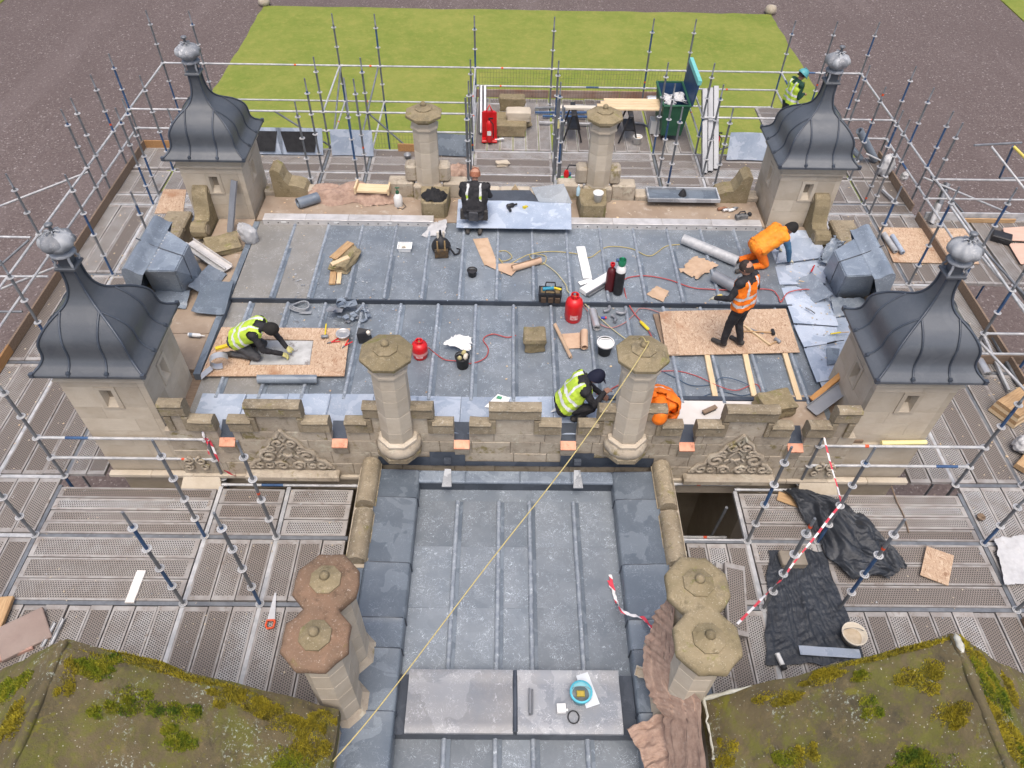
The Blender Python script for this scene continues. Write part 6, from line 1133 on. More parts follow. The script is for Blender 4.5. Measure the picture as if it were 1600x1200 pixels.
def f(u, v):
    k = v*4; i = min(int(k), 3); w = k-i; q = (A[i]*(1-w)+A[i+1]*w)*(1-u)+(B[i]*(1-w)+B[i+1]*w)*u; h = .30*math.sin(math.pi*u)*math.sin(math.pi*min(1, v*1.05))**.6*(.6+.5*nz(u*3, v*5, 4))+.13*abs(nz(u*7+v*3, v*4, 8))+.07*abs(nz(u*14-v*6, v*7, 3))+.02*abs(nz(u*18, v*24, 6))
    return (q.x+.08*nz(u*5, v*6, 1), q.y+.08*nz(u*5, v*6, 7), q.z+max(0, h))
b.grid(f, 60, 110); b.build('black_plastic_heap', TARP, label='bunched black plastic sheeting heaped round a standard', cat='plastic sheet')
board('strand_board_offcut', [(6.031, 5.415, 0.06), (6.402, 5.258, 0.03), (6.689, 5.758, 0.03), (6.318, 5.907, 0.05)], OSB, 'tilted strand board offcut on the right deck')
t = bucket((4.702, 4.437, 0.03), .13, .16, .17, CREAM, 'cream bucket with dirty residue on the black plastic', fill=SAND, fz=.35)
plank('lead_strip', (3.925, 4.25, 0.07), (4.747, 4.202, 0.07), .13, .01, LEADN, 'stiff lead strip lying on the black plastic', 'lead strip')
t = thing('battery_pack', (3.625, 4.092, 0.06), 'white and black battery pack on the black plastic', 'battery', rz=-1.35); b = MB(); b.bbox(-.11, .06, -.03, .03, 0, .05, .01); b.build('pack', WHITE, t); b = MB(); b.bbox(.062, .12, -.034, .034, 0, .06, .01); b.build('cap', BLACK, t)
for k, (p, a, lb) in enumerate((((3.0, 4.95, .16), 1.36, 'loose deck board tilted on the stack by the olive chimney'), ((3.16, 4.92, .24), 1.44, 'upper loose deck board of the stack by the olive chimney'))):
    o = ob('loose_deck_board', deck_mesh(1.05, .32), loc=p, rot=(.42-.22*k, -.08, a), label=lb, cat='deck board')
lump('concrete_block', (4.176, 5.63, 0.02), (.36, .24, .14), .02, M('grey_brown_block', (.27, .235, .19), (.22, .19, .15), 4, .9, bump=.2), 'grey brown block weighing down the black plastic', 'block', seed=21, amp=.03)
quad_sheet('white_sheet', [(7.212, 5.261, 0.04), (7.77, 5.297, 0.04), (8.059, 6.099, 0.04), (7.418, 6.047, 0.04)], BAGW, 'white plastic sheet lying at the deck edge', 'sheet', th=.004, amp=.03, n=16, ridge=.02, seed=5)
plank('plywood_scrap', (4.26, 6.815, 0.02), (4.84, 6.555, 0.02), .18, .02, TIMBER, 'plywood scrap poking out from the black plastic', 'offcut')
cable('brown_cord', [(6.177, 7.025, 0.02), (6.162, 6.715, 0.02), (6.179, 6.474, 0.02), (6.147, 6.16, 0.02)], .012, TIMBERD, 'brown cord lying across the right deck', 'cord'); bucket((7.372, 6.428, 0.02), .05, .05, .06, TIMBERD, 'small rusty ring pot on the right deck', handle=False, name='rusty_pot', cat='pot')
for k in range(4):
    plank('timber_stack_board', vsub((8.62, 8.49, 0.02), (0, 0, .075*k)), vsub((9.308, 8.908, 0.02), (0, 0, .075*k)), .5-.02*k, .07, TIMBER if k % 2 else PALEW, ('lowest', 'second', 'third', 'topmost')[k]+' board of the timber stack on the right deck', 'board', 'timber stack boards')
sack((8.697, 7.848, 0.02), (.22, .16, .3), .4, 'white sack slumped beside the timber stack')
plank('timber_offcut', (8.432, 7.374, 0.02), (8.796, 7.685, 0.02), .2, .1, TIMBER, 'chunky timber offcut below the white sack', 'offcut')
lroll((8.808, 10.144, 0.09), (8.795, 9.519, 0.09), .085, 'shiny foil roll behind the dome of the near turret', SILVER, 2.4, 'foil_roll', None)
for p, q, lb, mt in (((9.208, 10.557, 0.04), (9.04, 9.135, 0.04), 'blue banded tube lying on the outer deck', STEELW), ((9.379, 10.633, 0.04), (9.301, 9.266, 0.04), 'grey tube with couplers on the outer deck', STEEL)): plank('loose_tube', p, q, .05, .05, mt, lb, 'tube')
board('strand_board', [(8.269, 12.945, 0.03), (10.134, 12.916, 0.03), (10.394, 14.215, 0.03), (8.375, 14.219, 0.03)], OSB, 'large strand board on the outer right deck carrying two small rolls')
lroll((8.349, 13.875, 0.1), (8.393, 13.218, 0.1), .06, 'pale lead roll on the outer strand board, nearer the hood', STEELW); lroll((8.513, 13.807, 0.1), (8.533, 13.175, 0.1), .055, 'bluish lead roll on the outer strand board', LEADN)
board('pink_board', [(11.099, 13.751, 0.06), (12.046, 13.7, 0.06), (12.137, 14.336, 0.06), (11.222, 14.216, 0.06)], PINKB, 'pink plywood board at the far edge of the right deck'); board('pink_board', [(11.042, 12.922, 0.04), (11.728, 12.892, 0.04), (11.93, 13.677, 0.04), (11.111, 13.659, 0.04)], PINKB, 'second pink plywood board below the first')
t = thing('black_case', (11.009, 13.827, 0.02), 'black plastic tool case beside the pink board', 'case', rz=-.5); b = MB(); b.bbox(-.2, .2, -.14, .14, 0, .13, .02); b.build('case_body', BLACK, t); b = MB(); b.tube([(-.06, -.14, .08), (-.06, -.18, .09), (.06, -.18, .09), (.06, -.14, .08)], .012, 6); b.build('case_handle', BLACK, t)
t_ = lroll((9.23, 17.098, 0.06), (8.55, 17.1, .85), .10, 'tall grey lead roll leaning by the far turret', LEADB); lroll((8.885, 17.15, 0.06), (8.0, 17.2, .8), .08, 'slimmer lead roll leaning behind the far turret', LEADB)
sack((9.247, 16.485, 0.03), (.2, .17, .55), .3, 'white sack standing against the outer toe board'); sack((9.991, 16.802, -0.3), (.12, .1, .2), .9, 'small white bag outside the toe board')
lroll((9.933, 14.813, 0.03), vsub((10.113, 15.16, 0.03), (0, .05, .55)), .09, 'dark upright pipe at the outer deck corner', GREYM, 1.1, 'upright_pipe', None, 'pipe'); lroll((9.662, 14.423, 0.03), vsub((9.756, 14.629, 0.03), (0, .0, .38)), .09, 'shorter pale pipe beside the dark upright one', STEELW, 1.1, 'upright_pipe', None, 'pipe')
plank('loose_tube', (8.942, 15.7, 0.05), (9.107, 15.106, 0.05), .05, .05, STEELW, 'short pale tube lying on the far right deck', 'tube')
# ------------------------------------------------------------------ far deck things
def extinguisher(loc, lab, cone=True):
    t = thing('fire_extinguisher', loc, lab, 'extinguisher'); b = MB(); b.lathe([(.075, 0), (.08, .02), (.08, .48), (.05, .55), (.025, .57)], 18); b.build('extinguisher_body', RED, t); b = MB(); b.lathe([(.02, .56), (.02, .62)], 8); b.box(-.02, .1, -.015, .015, .61, .64); b.build('valve', BLACK, t); b = MB(); b.tube([(.02, -.03, .6), (.1, -.06, .5), (.11, -.05, .2), (.1, -.04, .1)], .012, 6); b.build('hose', BLACK, t); b = MB(); b.box(-.05, .05, -.0825, -.08, .2, .32); b.build('white_label', WHITE, t)
    return t
t = extinguisher((-.62, 17.72, .08), 'red fire extinguisher standing in the tall red safety stand')
t = thing('extinguisher_stand', (-.62, 17.86, .02), 'tall red moulded stand behind the fire extinguisher', 'stand'); b = MB(); b.bbox(-.2, .2, -.12, .16, 0, .06, .02); b.build('stand_base', RED, t); b = MB(); b.prism([(-.19, .06), (.19, .06), (.13, .15), (-.13, .15)], .06, .75); b.build('stand_back', RED, t); b = MB(); b.tube([(-.08, .1, .75), (0, .1, .92), (.08, .1, .75)], .02, 6); b.build('stand_handle', RED, t); b = MB(); b.lathe([(.03, -.12), (.03, .12)], 10, mx=T(.26, -.04, .06, 0, 0, 1.4)); b.build('silver_torch', SILVER, t)
extinguisher((5.127, 17.272, 0.02), 'red fire extinguisher beside the grey gutter lengths')
for p, dm, rz, sd, lb in (((-0.066, 18.26, 0.02), (.78, .42, .32), 0, 31, 'mossy stone block at the front of the stone stack'), ((-0.206, 18.803, 0.02), (1.25, .5, .2), .02, 33, 'long weathered stone under the stone stack'), ((0.132, 18.489, 0.3), (.62, .35, .26), 0, 35, 'pale shaped stone on top of the stone stack'), ((-0.036, 19.241, 0.2), (.68, .3, .36), 0, 37, 'dark mossy stone at the back of the stone stack')): lump('coping_stone_block', p, dm, rz, STONEM if sd != 35 else STONET, lb, 'stone', seed=sd, amp=.04)
for k in range(2): lroll((-.86+.11*k, 18.2, .05), (-.86+.1*k, 19.0, .95), .055, ('silver pipe leaning beside the red stand', 'second silver pipe leaning nearer the red stand')[k], SILVER, 1.1, 'silver_pipe', None, 'pipe')
def sawhorse(loc, lab):
    t = thing('saw_horse', loc, lab, 'saw horse'); b = MB(); b.bbox(-.06, .06, -.35, .35, .70, .76); b.build('top_rail', BLACK, t)
    for y in (-.28, .28):
        for s in (-1, 1): b = MB(); b.tube([(s*.04, y, .71), (s*.24, y*1.15, 0)], .024, 6); b.build('leg', BLACK, t)
    b = MB(); b.box(-.14, .14, -.3, .3, .33, .36); b.build('shelf', BLACK, t)
sawhorse((1.541, 18.173, 0.02), 'black folding trestle on the side of the stone stack'); sawhorse((2.996, 18.148, 0.02), 'black folding trestle beside the small white bucket')
y0 = 18.35
for k in range(4): plank('trestle_board', (2.05+.1*k, y0-.22+.15*k, .79), (4.0-.05*k+.1*(k % 2), y0-.2+.15*k, .79), .14, .04, PALEW, ('nearest the roof', 'second from the roof', 'third from the roof', 'farthest from the roof')[k].join(('pale trestle board ', ' across the black trestles')), 'board', 'boards on the trestles')
plank('white_board', (1.05, 18.15, .79), (2.1, 18.15, .79), .15, .05, CREAM, 'cream board end resting beside the trestles', 'board')
for k, (a, c, m_) in enumerate((((.6, 19.55, .05), (3.4, 19.85, .05), STEEL), ((.6, 19.3, .05), (2.2, 19.35, .05), BLUEP), ((.8, 19.1, .05), (2.3, 19.1, .05), BLUEP), ((.7, 18.75, .05), (2.3, 18.7, .05), STEELW))): plank('loose_tube', a, c, .05, .05, m_, ('long grey tube lying by the outer toe board', 'blue tube lying behind the stone stack', 'shorter blue tube beside the pale one', 'pale steel tube lying behind the trestles')[k], 'tube')
bucket((3.231, 17.826, 0.02), .09, .11, .2, WHITE, 'small white bucket between trestle and wheelie bin', fill=SAND, fz=.7); 
t = thing('white_carton', (3.767, 18.473, 0.02), 'white cardboard carton beside the wheelie bin', 'carton'); b = MB(); b.bbox(-.14, .14, -.15, .15, 0, .35, .01); b.build('carton', WHITE, t); b = MB(); b.box(-.02, .02, -.152, .152, .346, .352); b.build('carton_tape', CREAM, t)
t = thing('wheelie_bin', (4.12, 18.55, .02), 'dark green wheeled bin with navy inside and teal edged lid open', 'bin')
b = MB(); V0 = [(-.26, -.55), (.26, -.55), (.26, .55), (-.26, .55)]; V1 = [(-.34, -.66), (.34, -.66), (.34, .66), (-.34, .66)]; b.hexa([(*p, .14) for p in V0]+[(*p, 1.0) for p in V1]); b.f = [f_ for f_ in b.f if f_ != (4, 5, 6, 7)]; b.mi = [0]*len(b.f); b.sm = [False]*len(b.f); b.build('bin_body', GREEN, t)
b = MB(); b.add([(*(c*.96 for c in p), .2) for p in V0]+[(*(c*.95 for c in p), 1.0) for p in V1], [(0, 1, 2, 3), (0, 4, 5, 1), (1, 5, 6, 2), (2, 6, 7, 3), (3, 7, 4, 0)]); b.build('bin_inside', NAVY, t)
b = MB(); b.tube([(*p, 1.0) for p in V1]+[(*V1[0], 1.0)], .035, 6, sm=False); b.build('bin_rim', GREEN, t)
b = MB(); b.hexa([(.36, -.66, 1.0), (.40, -.66, 1.0), (.40, .66, 1.0), (.36, .66, 1.0), (.42, -.66, 1.62), (.47, -.66, 1.62), (.47, .66, 1.62), (.42, .66, 1.62)]); l_ = b.build('bin_lid', NAVY, t); b = MB(); b.hexa([(.40, -.67, 1.55), (.49, -.67, 1.55), (.49, .67, 1.55), (.40, .67, 1.55), (.41, -.67, 1.66), (.50, -.67, 1.66), (.50, .67, 1.66), (.41, .67, 1.66)]); b.build('lid_edge', TEAL, l_)
for x in (-.2, .2):
    for y in (-.42, .42): b = MB(); b.lathe([(.07, -.02), (.07, .02)], 14, mx=T(x, y, .07, 0, 0, math.pi/2)); b.build('wheel', BLACK, t)
quad_sheet('bin_rubbish', [(3.9, 18.1, .85), (4.4, 18.15, .85), (4.38, 18.7, .85), (3.88, 18.7, .8)], BAGW, 'white rubbish sack inside the wheelie bin', 'rubbish', th=.003, amp=.12, ridge=.08, n=20, seed=11)
for k in range(3): 
    b = MB(); b.box(-.065, .065, -.05, -.04, 0, 1); b.box(-.065, -.055, -.05, .05, 0, 1); b.box(.055, .065, -.05, .05, 0, 1); o = b.build('gutter_length', GREYM, label=('grey gutter length leaning nearest the wheelie bin', 'middle grey gutter length of the leaning three', 'grey gutter length leaning nearest the extinguisher')[k], cat='gutter', group='leaning gutter lengths'); c_, L, mx = orient((4.75+.16*k, 16.4+.1*k, .03), (4.80+.17*k, 18.1, 1.5)); o.matrix_world = Matrix.Translation((4.75+.16*k, 16.4+.1*k, .03)) @ Matrix.Rotation(-math.atan2(1.7, 1.47), 4, 'X') @ Matrix.Scale(2.1, 4, (0, 0, 1))
def leaning(px, y, w, h, mat, lab, cat='lead sheet', name='leaning_lead_sheet', dx=0):
    b = MB(); b.grid(lambda u, v: (w*(u-.5)+dx*v, .18*v+.02*math.sin(u*5), h*v), 12, 6, thick=0); b.grid(lambda u, v: (w*(u-.5)+dx*v, .18*v+.012+.02*math.sin(u*5), h*v), 12, 6, thick=0); return b.build(name, mat, loc=px, label=lab, cat=cat)
leaning((6.05, 17.05, .03), 0, 1.25, .65, LEADN, 'pale lead sheet leaning on the guard rail by the far turret'); leaning((-4.05, 17.0, .03), 0, 1.05, .6, LEADN, 'bright lead sheet leaning on the far guard rail beside the black trays'); leaning((-1.6, 17.05, .03), 0, 1.05, .5, LEADS, 'dull lead sheet leaning behind the far octagonal column')
for k, x in enumerate((-6.3, -5.3)):
    t = thing('black_tray', (x, 17.0, .03), ('black sheet in a lead frame leaning beside the far turret', 'black sheet in a lead frame leaning next to the bright lead sheet')[k], 'tray'); b = MB(); b.add([(-.4, 0, .08), (.3, 0, .08), (.42, .16, .55), (-.5, .16, .55)], [(0, 1, 2, 3)]); b.build('black_face', BLACK, t); b = MB(); b.add([(-.56, .012, 0), (.5, .012, 0), (.54, .19, .62), (-.62, .19, .62)], [(0, 1, 2, 3)]); b.add([(-.56, .03, 0), (.5, .03, 0), (.54, .21, .62), (-.62, .21, .62)], [(3, 2, 1, 0)]); b.build('lead_frame', LEADN, t)
b = MB()
def f(u, v):
    return (-.5+u+.05*nz(u*9, v*9, 2), -.22+.44*v+.05*nz(u*8, v*7, 5), max(0., .2*math.sin(math.pi*u)**.7*math.sin(math.pi*v)**.6*(.8+.6*nz(u*6, v*4, 23)))+.03*abs(nz(u*16, v*9, 8)))
b.grid(f, 30, 16); b.build('netting_heap', NET, loc=(-1.35, 16.35, .01), label='small brown netting heap behind the far octagonal column', cat='netting')
t = bucket((-2.667, 16.967, 0.02), .07, .08, .09, GREYM, 'small grey pot on the far deck beside the column', handle=False, name='grey_pot', cat='pot')
t = thing('strimmer_tool', (1.286, 16.006, 0.02), 'red and blue power tool with green tray by the double standards', 'tool', rz=.3); b = MB(); b.bbox(-.14, .14, -.1, .1, 0, .09, .02); b.build('green_tray', M('leaf_green', (.05, .35, .12), None, 4, .5), t); b = MB(); b.lathe([(.06, .1), (.07, .2), (.04, .28)], 10); b.build('motor', RED, t); b = MB(); b.lathe([(.05, .05), (.06, .16)], 10, mx=T(.09, .05, 0)); b.build('tank', BLUEP, t); b = MB(); b.tube([(0, 0, .28), (.1, .1, .35), (.3, .1, .3), (.4, .05, .2)], .015, 6); b.build('tool_cable', BLACK, t)
lump('stone_fragment', (-0.27, 16.684, 0.01), (.3, .16, .1), .2, STONET, 'small pale stone fragment on the far deck', 'stone', seed=44, amp=.2); t = thing('foil_pipe', (4.011, 19.847, 0.05), 'short silver flexible pipe by the wheelie bin', 'pipe', rz=.05); b = MB(); b.lathe([(.13, -.3), (.14, -.2), (.13, -.1), (.14, 0), (.13, .1), (.14, .2), (.13, .3)], 16, mx=T(0, 0, .14, 0, 0, math.pi/2)); b.build('pipe_body', SILVER, t)
b = MB(); b.tube([(0, 0, .02), (.25, -.05, .02), (.35, -.2, .02), (.5, -.25, .02), (.55, -.1, .02), (.4, -.05, .03)], .03, 7); b.build('grey_hose_length', GREYM, loc=(3.259, 18.853, 0.03), label='curved grey hose length near the white carton', cat='hose')
# brown box etc. near the far rail
t = thing('ply_triangle', (.02, 13.6, 1.24), 'small pale ply triangle standing on the low far parapet', 'offcut'); b = MB(); b.prism([(-.1, -.01), (.1, -.01), (.1, .01), (-.1, .01)], 0, .02); b.add([(-.09, -.01, .02), (.09, -.01, .02), (0, -.01, .17), (-.09, .01, .02), (.09, .01, .02), (0, .01, .17)], [(0, 1, 2), (5, 4, 3), (0, 3, 4, 1), (1, 4, 5, 2), (2, 5, 3, 0)]); b.build('triangle', PALEW, t)
# ------------------------------------------------------------------ loose debris
rng = random.Random(12)
def debris(name, n, area, z, mats, s0, s1, excl=lambda x, y: False):
    b = MB()
    for k in range(n):
        x = rng.uniform(area[0], area[1]); y = rng.uniform(area[2], area[3])
        if excl(x, y): continue
        s = rng.uniform(s0, s1); a = rng.uniform(0, 6.28); e = rng.uniform(.25, 1); h = rng.uniform(.15, .4)*s; zz = z(x, y) if callable(z) else z
        b.add([(x+s*math.cos(a+q)*(1 if i % 2 else e), y+s*math.sin(a+q)*(1 if i % 2 else e), zz) for i, q in enumerate((0, 1.4, 3.0, 4.5))]+[(x+.2*s*math.cos(a), y+.2*s*math.sin(a), zz+h)], [(0, 1, 4), (1, 2, 4), (2, 3, 4), (3, 0, 4)], rng.randrange(len(mats)))
    return b.build(name, mats, kind='stuff')
ZF = lambda x, y: 1.012 if y < 10.25 else 1.095
debris('roof_debris', 420, (-5., 5., 8.0, 12.4), ZF, [LEADF, LEADB, PALEW, STONET, LEADN, CARD], .006, .028)
debris('roof_debris', 120, (-4.2, -2.2, 9.2, 11.), ZF, [LEADF, LEADB, GREYM], .01, .035)
debris('gutter_debris', 200, (-5., 4.9, 12.75, 13.45), 1.122, [SOLE, STONET, PALEW, CARD], .008, .035)
debris('gutter_debris', 160, (5.2, 5.9, 8.2, 12.3), 1.10, [LEADF, STONET, PALEW, GREYM], .008, .03)
debris('deck_debris', 500, (-9.3, 9.3, 14.3, 17.3), .008, [STONET, PALEW, SAND, LEADF], .006, .03)
debris('deck_debris', 260, (-7.2, -2.7, 3.2, 6.9), .008, [STONET, SAND, LEADF], .005, .02)
debris('deck_debris', 220, (3.7, 9.2, 3.2, 6.9), .008, [STONET, SAND, LEADF], .005, .02)
debris('deck_debris', 300, (-9.3, -7.0, 7.1, 14.5), .008, [STONET, PALEW, SAND], .006, .025)
debris('deck_debris', 300, (7.0, 9.3, 7.1, 14.5), .008, [STONET, PALEW, SAND], .006, .03)
# ------------------------------------------------------------------ people
import numpy as np
SKIN = M('skin', (.46, .25, .17), (.40, .21, .14), 14, .55, rnd=0); EYE = M('eye_dark', (.03, .025, .02), None, 3, .3)
CLOTH_K = M('black_workwear', (.020, .020, .023), (.034, .033, .036), 9, .85, bump=.3, bscale=22, rnd=.05, bd=.03); CLOTH_G = M('grey_workwear', (.05, .052, .06), (.085, .085, .09), 9, .85, bump=.3, bscale=22, rnd=0, bd=.03)
BOOT = M('scuffed_boots', (.035, .032, .03), (.06, .055, .05), 9, .7); GLOVE = M('pale_gloves', (.55, .52, .40), (.45, .42, .3), 12, .8); GLOVEY = M('yellow_gloves', (.62, .58, .22), (.5, .46, .2), 12, .8)
HVY = M('hi_vis_yellow', (.48, .64, .06), (.38, .54, .05), 6, .6, bump=.3, bscale=16, rnd=0, bd=.03); HVO = M('hi_vis_orange', (.85, .20, .012), (.74, .15, .01), 6, .6, bump=.3, bscale=16, rnd=0, bd=.03); HVO2 = M('bright_orange_jacket', (.88, .30, .02), (.82, .24, .02), 6, .6, bump=.3, bscale=16, rnd=0, bd=.03)
REFL = M('reflective_band', (.66, .67, .66), (.56, .57, .57), 9, .45); BLUEJ = M('blue_sleeve', (.06, .15, .26), None, 6, .8); GREENJ = M('green_jacket', (.015, .055, .035), None, 6, .8)
HAIR = M('dark_hair', (.018, .016, .014), None, 20, .8, bump=.4, bscale=90); HAIRR = M('reddish_hair', (.26, .10, .055), (.20, .075, .04), 20, .7, bump=.4, bscale=90); HAIRB = M('short_dark_crop', (.05, .035, .03), (.03, .022, .018), 25, .8)
def capsule(bm, a, b, ra, rb):
    a = Vector(a); b = Vector(b); t = bmesh.new()
    for c, r in ((a, ra), (b, rb)): bmesh.ops.create_icosphere(t, subdivisions=2, radius=r, matrix=Matrix.Translation(c))
    bmesh.ops.convex_hull(t, input=list(t.verts)); bmesh.ops.delete(t, geom=[v for v in t.verts if not v.link_faces], context='VERTS')
    me = bpy.data.meshes.new('tmp'); t.to_mesh(me); t.free(); bm.from_mesh(me); bpy.data.meshes.remove(me)
def seg_d(p, a, b, ra, rb):
    d = b-a; L2 = d.length_squared; u = 0 if L2 < 1e-9 else max(0, min(1, (p-a).dot(d)/L2)); return (p-(a+d*u)).length-(ra+(rb-ra)*u)
def remeshed(bones, vox, smooth=3):
    bm = bmesh.new()
    for a, b, ra, rb, *_ in bones: capsule(bm, a, b, ra, rb)
    me = bpy.data.meshes.new('tmp'); bm.to_mesh(me); bm.free(); o = bpy.data.objects.new('tmp', me); COL.objects.link(o)
    m = o.modifiers.new('r', 'REMESH'); m.mode = 'VOXEL'; m.voxel_size = vox; m.use_smooth_shade = True
    s = o.modifiers.new('s', 'SMOOTH'); s.factor = .5; s.iterations = smooth
    dg = bpy.context.evaluated_depsgraph_get(); r = bpy.data.meshes.new_from_object(o.evaluated_get(dg)); bpy.data.objects.remove(o); bpy.data.meshes.remove(me); return r
def person(loc, rz, J, label, jacket, trousers, hand, vest=None, cap=None, hair=None, sleeve=None, vestkind='vest', look=None, belt=False, hood=None, skinhead=None):
    J = {k: Vector(v) for k, v in J.items()}
    for k in list(J):
        if k.endswith('R') and k[:-1]+'L' not in J: J[k[:-1]+'L'] = Vector((-J[k].x, J[k].y, J[k].z))
    t = thing('person', loc, label, 'person', rz=rz)
    pel, ch, nk, hd = J['pelvis'], J['chest'], J['neck'], J['head']; sp = (nk-pel).normalized(); right = (J['shR']-J['shL']).normalized(); fw = sp.cross(right)*-1
    fw = right.cross(sp)*-1 if (right.cross(sp)*-1).dot(Vector((0, 1, 0))) > 0 or True else fw
    fw = sp.cross(right); 
    tors = []
    for s in 'LR':
        sh, hp = J['sh'+s], J['hip'+s]; tors.append((hp+sp*.04, sh.lerp(nk, .35)-sp*.05, .125, .115, 1)); tors.append((hp*.6+pel*.4, ch+(sh-ch)*.35, .13, .13, 1))
    tors.append((J['hipL'], J['hipR'], .125, .125, 2)); tors.append((J['shL'], J['shR'], .082, .082, 1)); tors.append((pel, ch, .13, .135, 1)); tors.append((ch, nk, .12, .07, 1))
    bones = list(tors); bones.append((nk-sp*.02, hd, .056, .056, 0))
    lk = Vector(look).normalized() if look else (fw*.9-sp*.2).normalized()
    up = (sp-lk*sp.dot(lk)).normalized(); rt = lk.cross(up)
    bones += [(hd+up*.03-lk*.012, hd+up*.03+lk*.012, .096, .09, 0), (hd-up*.05+lk*.035, hd-up*.07+lk*.05, .06, .045, 0), (hd+lk*.1-up*.005, hd+lk*.112-up*.03, .011, .016, 0)]
    for s in (-1, 1): bones.append((hd+rt*(.092*s)+up*.02, hd+rt*(.096*s)-up*.02, .016, .014, 0))
    for s in 'LR':
        sh, el, wr, hp, kn, an, to = (J[k+s] for k in ('sh', 'el', 'wr', 'hip', 'kn', 'an', 'to'))
        bones += [(sh, el, .072, .054, 1), (el, wr, .055, .042, 1), (hp, kn, .108, .076, 2), (kn, an, .074, .052, 2), (an, an.lerp(to, .15), .056, .056, 3), (an-Vector((0, 0, .03))*0+(an-to).normalized()*.03, to, .05, .043, 3)]
        d = J.get('hand'+s); d = (d-wr).normalized() if d else ((wr-el).normalized()*.8+Vector((0, .3, -.2))).normalized()
        side = d.cross(Vector((0, 0, 1))); side = side.normalized() if side.length > .1 else Vector((1, 0, 0)); nm = side.cross(d).normalized(); dn = -nm if nm.z > 0 else nm
        pc = wr+d*.075; bones += [(wr, wr+d*.03, .036, .036, 4), (wr+d*.04-side*.022, pc-side*.026, .023, .021, 4), (wr+d*.04+side*.022, pc+side*.026, .023, .021, 4)]
        for k, (o_, L) in enumerate(((-.033, .062), (-.011, .074), (.011, .07), (.033, .055))):
            b0 = pc+side*o_+d*.008; b1 = b0+d*(L*.5)+dn*.012+side*o_*.25; b2 = b1+d*(L*.3)+dn*.03; bones += [(b0, b1, .0105, .010, 4), (b1, b2, .010, .009, 4)]
        q = 1 if s == 'L' else -1; th0 = wr+d*.03+side*(.03*q); th1 = th0+d*.035+side*(.028*q)+dn*.012; bones += [(th0, th1, .014, .011, 4), (th1, th1+d*.03+dn*.01, .011, .009, 4)]
    me = remeshed(bones, .0105, 2); sd = random.random()*30
    sl = sleeve or jacket
    for m_ in (SKIN, sl, trousers, BOOT, hand, jacket): me.materials.append(m_)
    n_ = len(me.polygons); pc_ = np.empty(n_*3, np.float32); me.polygons.foreach_get('center', pc_); pc_ = pc_.reshape(-1, 3); best = np.full(n_, 9.); idx = np.zeros(n_, np.int32)
    for i, (a, b_, ra, rb, k) in enumerate(bones):
        A_ = np.array(a); D_ = np.array(b_)-A_; L2 = max(1e-9, float(D_ @ D_)); u_ = np.clip((pc_-A_) @ D_/L2, 0, 1); q_ = np.linalg.norm(pc_-(A_+u_[:, None]*D_), axis=1)-(ra+(rb-ra)*u_)
        w_ = q_ < best; best[w_] = q_[w_]; idx[w_] = 5 if (k == 1 and i < len(tors)) else k
    me.polygons.foreach_set('material_index', idx)
    nv_ = len(me.vertices); co_ = np.empty(nv_*3, np.float32); me.vertices.foreach_get('co', co_); co_ = co_.reshape(-1, 3); no_ = np.empty(nv_*3, np.float32); me.vertices.foreach_get('normal', no_); no_ = no_.reshape(-1, 3)
    far_ = np.linalg.norm(co_-np.array(hd), axis=1) > .16
    for k in ('wrL', 'wrR'): far_ &= np.linalg.norm(co_-np.array(J[k]), axis=1) > .12
    am = np.zeros(nv_, np.float32)
    for i in np.nonzero(far_)[0]: c = Vector(co_[i]); am[i] = .010*noise.noise(Vector((c.x*11+sd, c.y*11, c.z*9)))+.006*noise.noise(Vector((c.x*26, c.y*26+sd, c.z*26)))
    me.vertices.foreach_set('co', (co_+no_*am[:, None]).ravel()); me.update()
    body = ob('body', me, t)
    b = MB()
    for s in (-1, 1): b.lathe([(.001, -.011), (.011, 0), (.001, .011)], 8, cap=False, mx=Matrix.Translation(hd+lk*.094+rt*(.036*s)+up*.016))
    b.build('eyes', EYE, t); b = MB(); b.tube([hd+lk*.1-up*.062-rt*.024, hd+lk*.108-up*.06, hd+lk*.1-up*.062+rt*.024], .005, 5); b.build('mouth', M('lips', (.3, .12, .1), None, 4, .5), t)
    def skull(name, mat, r, cut, extra=()):
        rot = Matrix((rt, lk, up)).transposed().to_4x4(); b = MB(); n = 22; m = 12; vs = []
        for i in range(m+1):
            a = (math.pi*.5+cut)*i/m
            for k in range(n): q = 2*math.pi*k/n; rr = r*math.sin(a); back = 1.08 if math.sin(q) < 0 else 1.0; tilt = -.045*(1-math.sin(q))*(i/m)**2*(1 if cut > 0 else 0); vs.append((rr*math.cos(q), rr*math.sin(q)*back, r*math.cos(a)*1.02+tilt))
        b.add(vs, [(i*n+k, (i+1)*n+k, (i+1)*n+(k+1) % n, i*n+(k+1) % n) for i in range(m) for k in range(n)], 0, True, Matrix.Translation(hd+up*.03) @ rot)
        return b, rot, (lambda: b.build(name, mat, t))
    if hair: b, rot, fin = skull('hair', hair, .106, .05); fin()
    if cap:
        b, rot, fin = skull(cap[0], cap[1], .114 if cap[0] != 'helmet' else .135, .12 if cap[0] != 'helmet' else -.02)
        if cap[0] == 'helmet': b.lathe([(.130, -.005), (.158, -.012), (.158, -.002), (.132, .012)], 24, mx=Matrix.Translation(hd+up*.03+lk*.015) @ rot); b.tube([hd+up*(.165)-lk*.1, hd+up*.172, hd+up*.16+lk*.1], .012, 6)
        if cap[0] == 'peaked_cap': b.grid(lambda u, v: tuple(hd+up*(.045-.02*v-.02*abs(u-.5))+lk*(.1+.07*v)+rt*(.14*(u-.5))), 8, 4, thick=.006)
        fin()
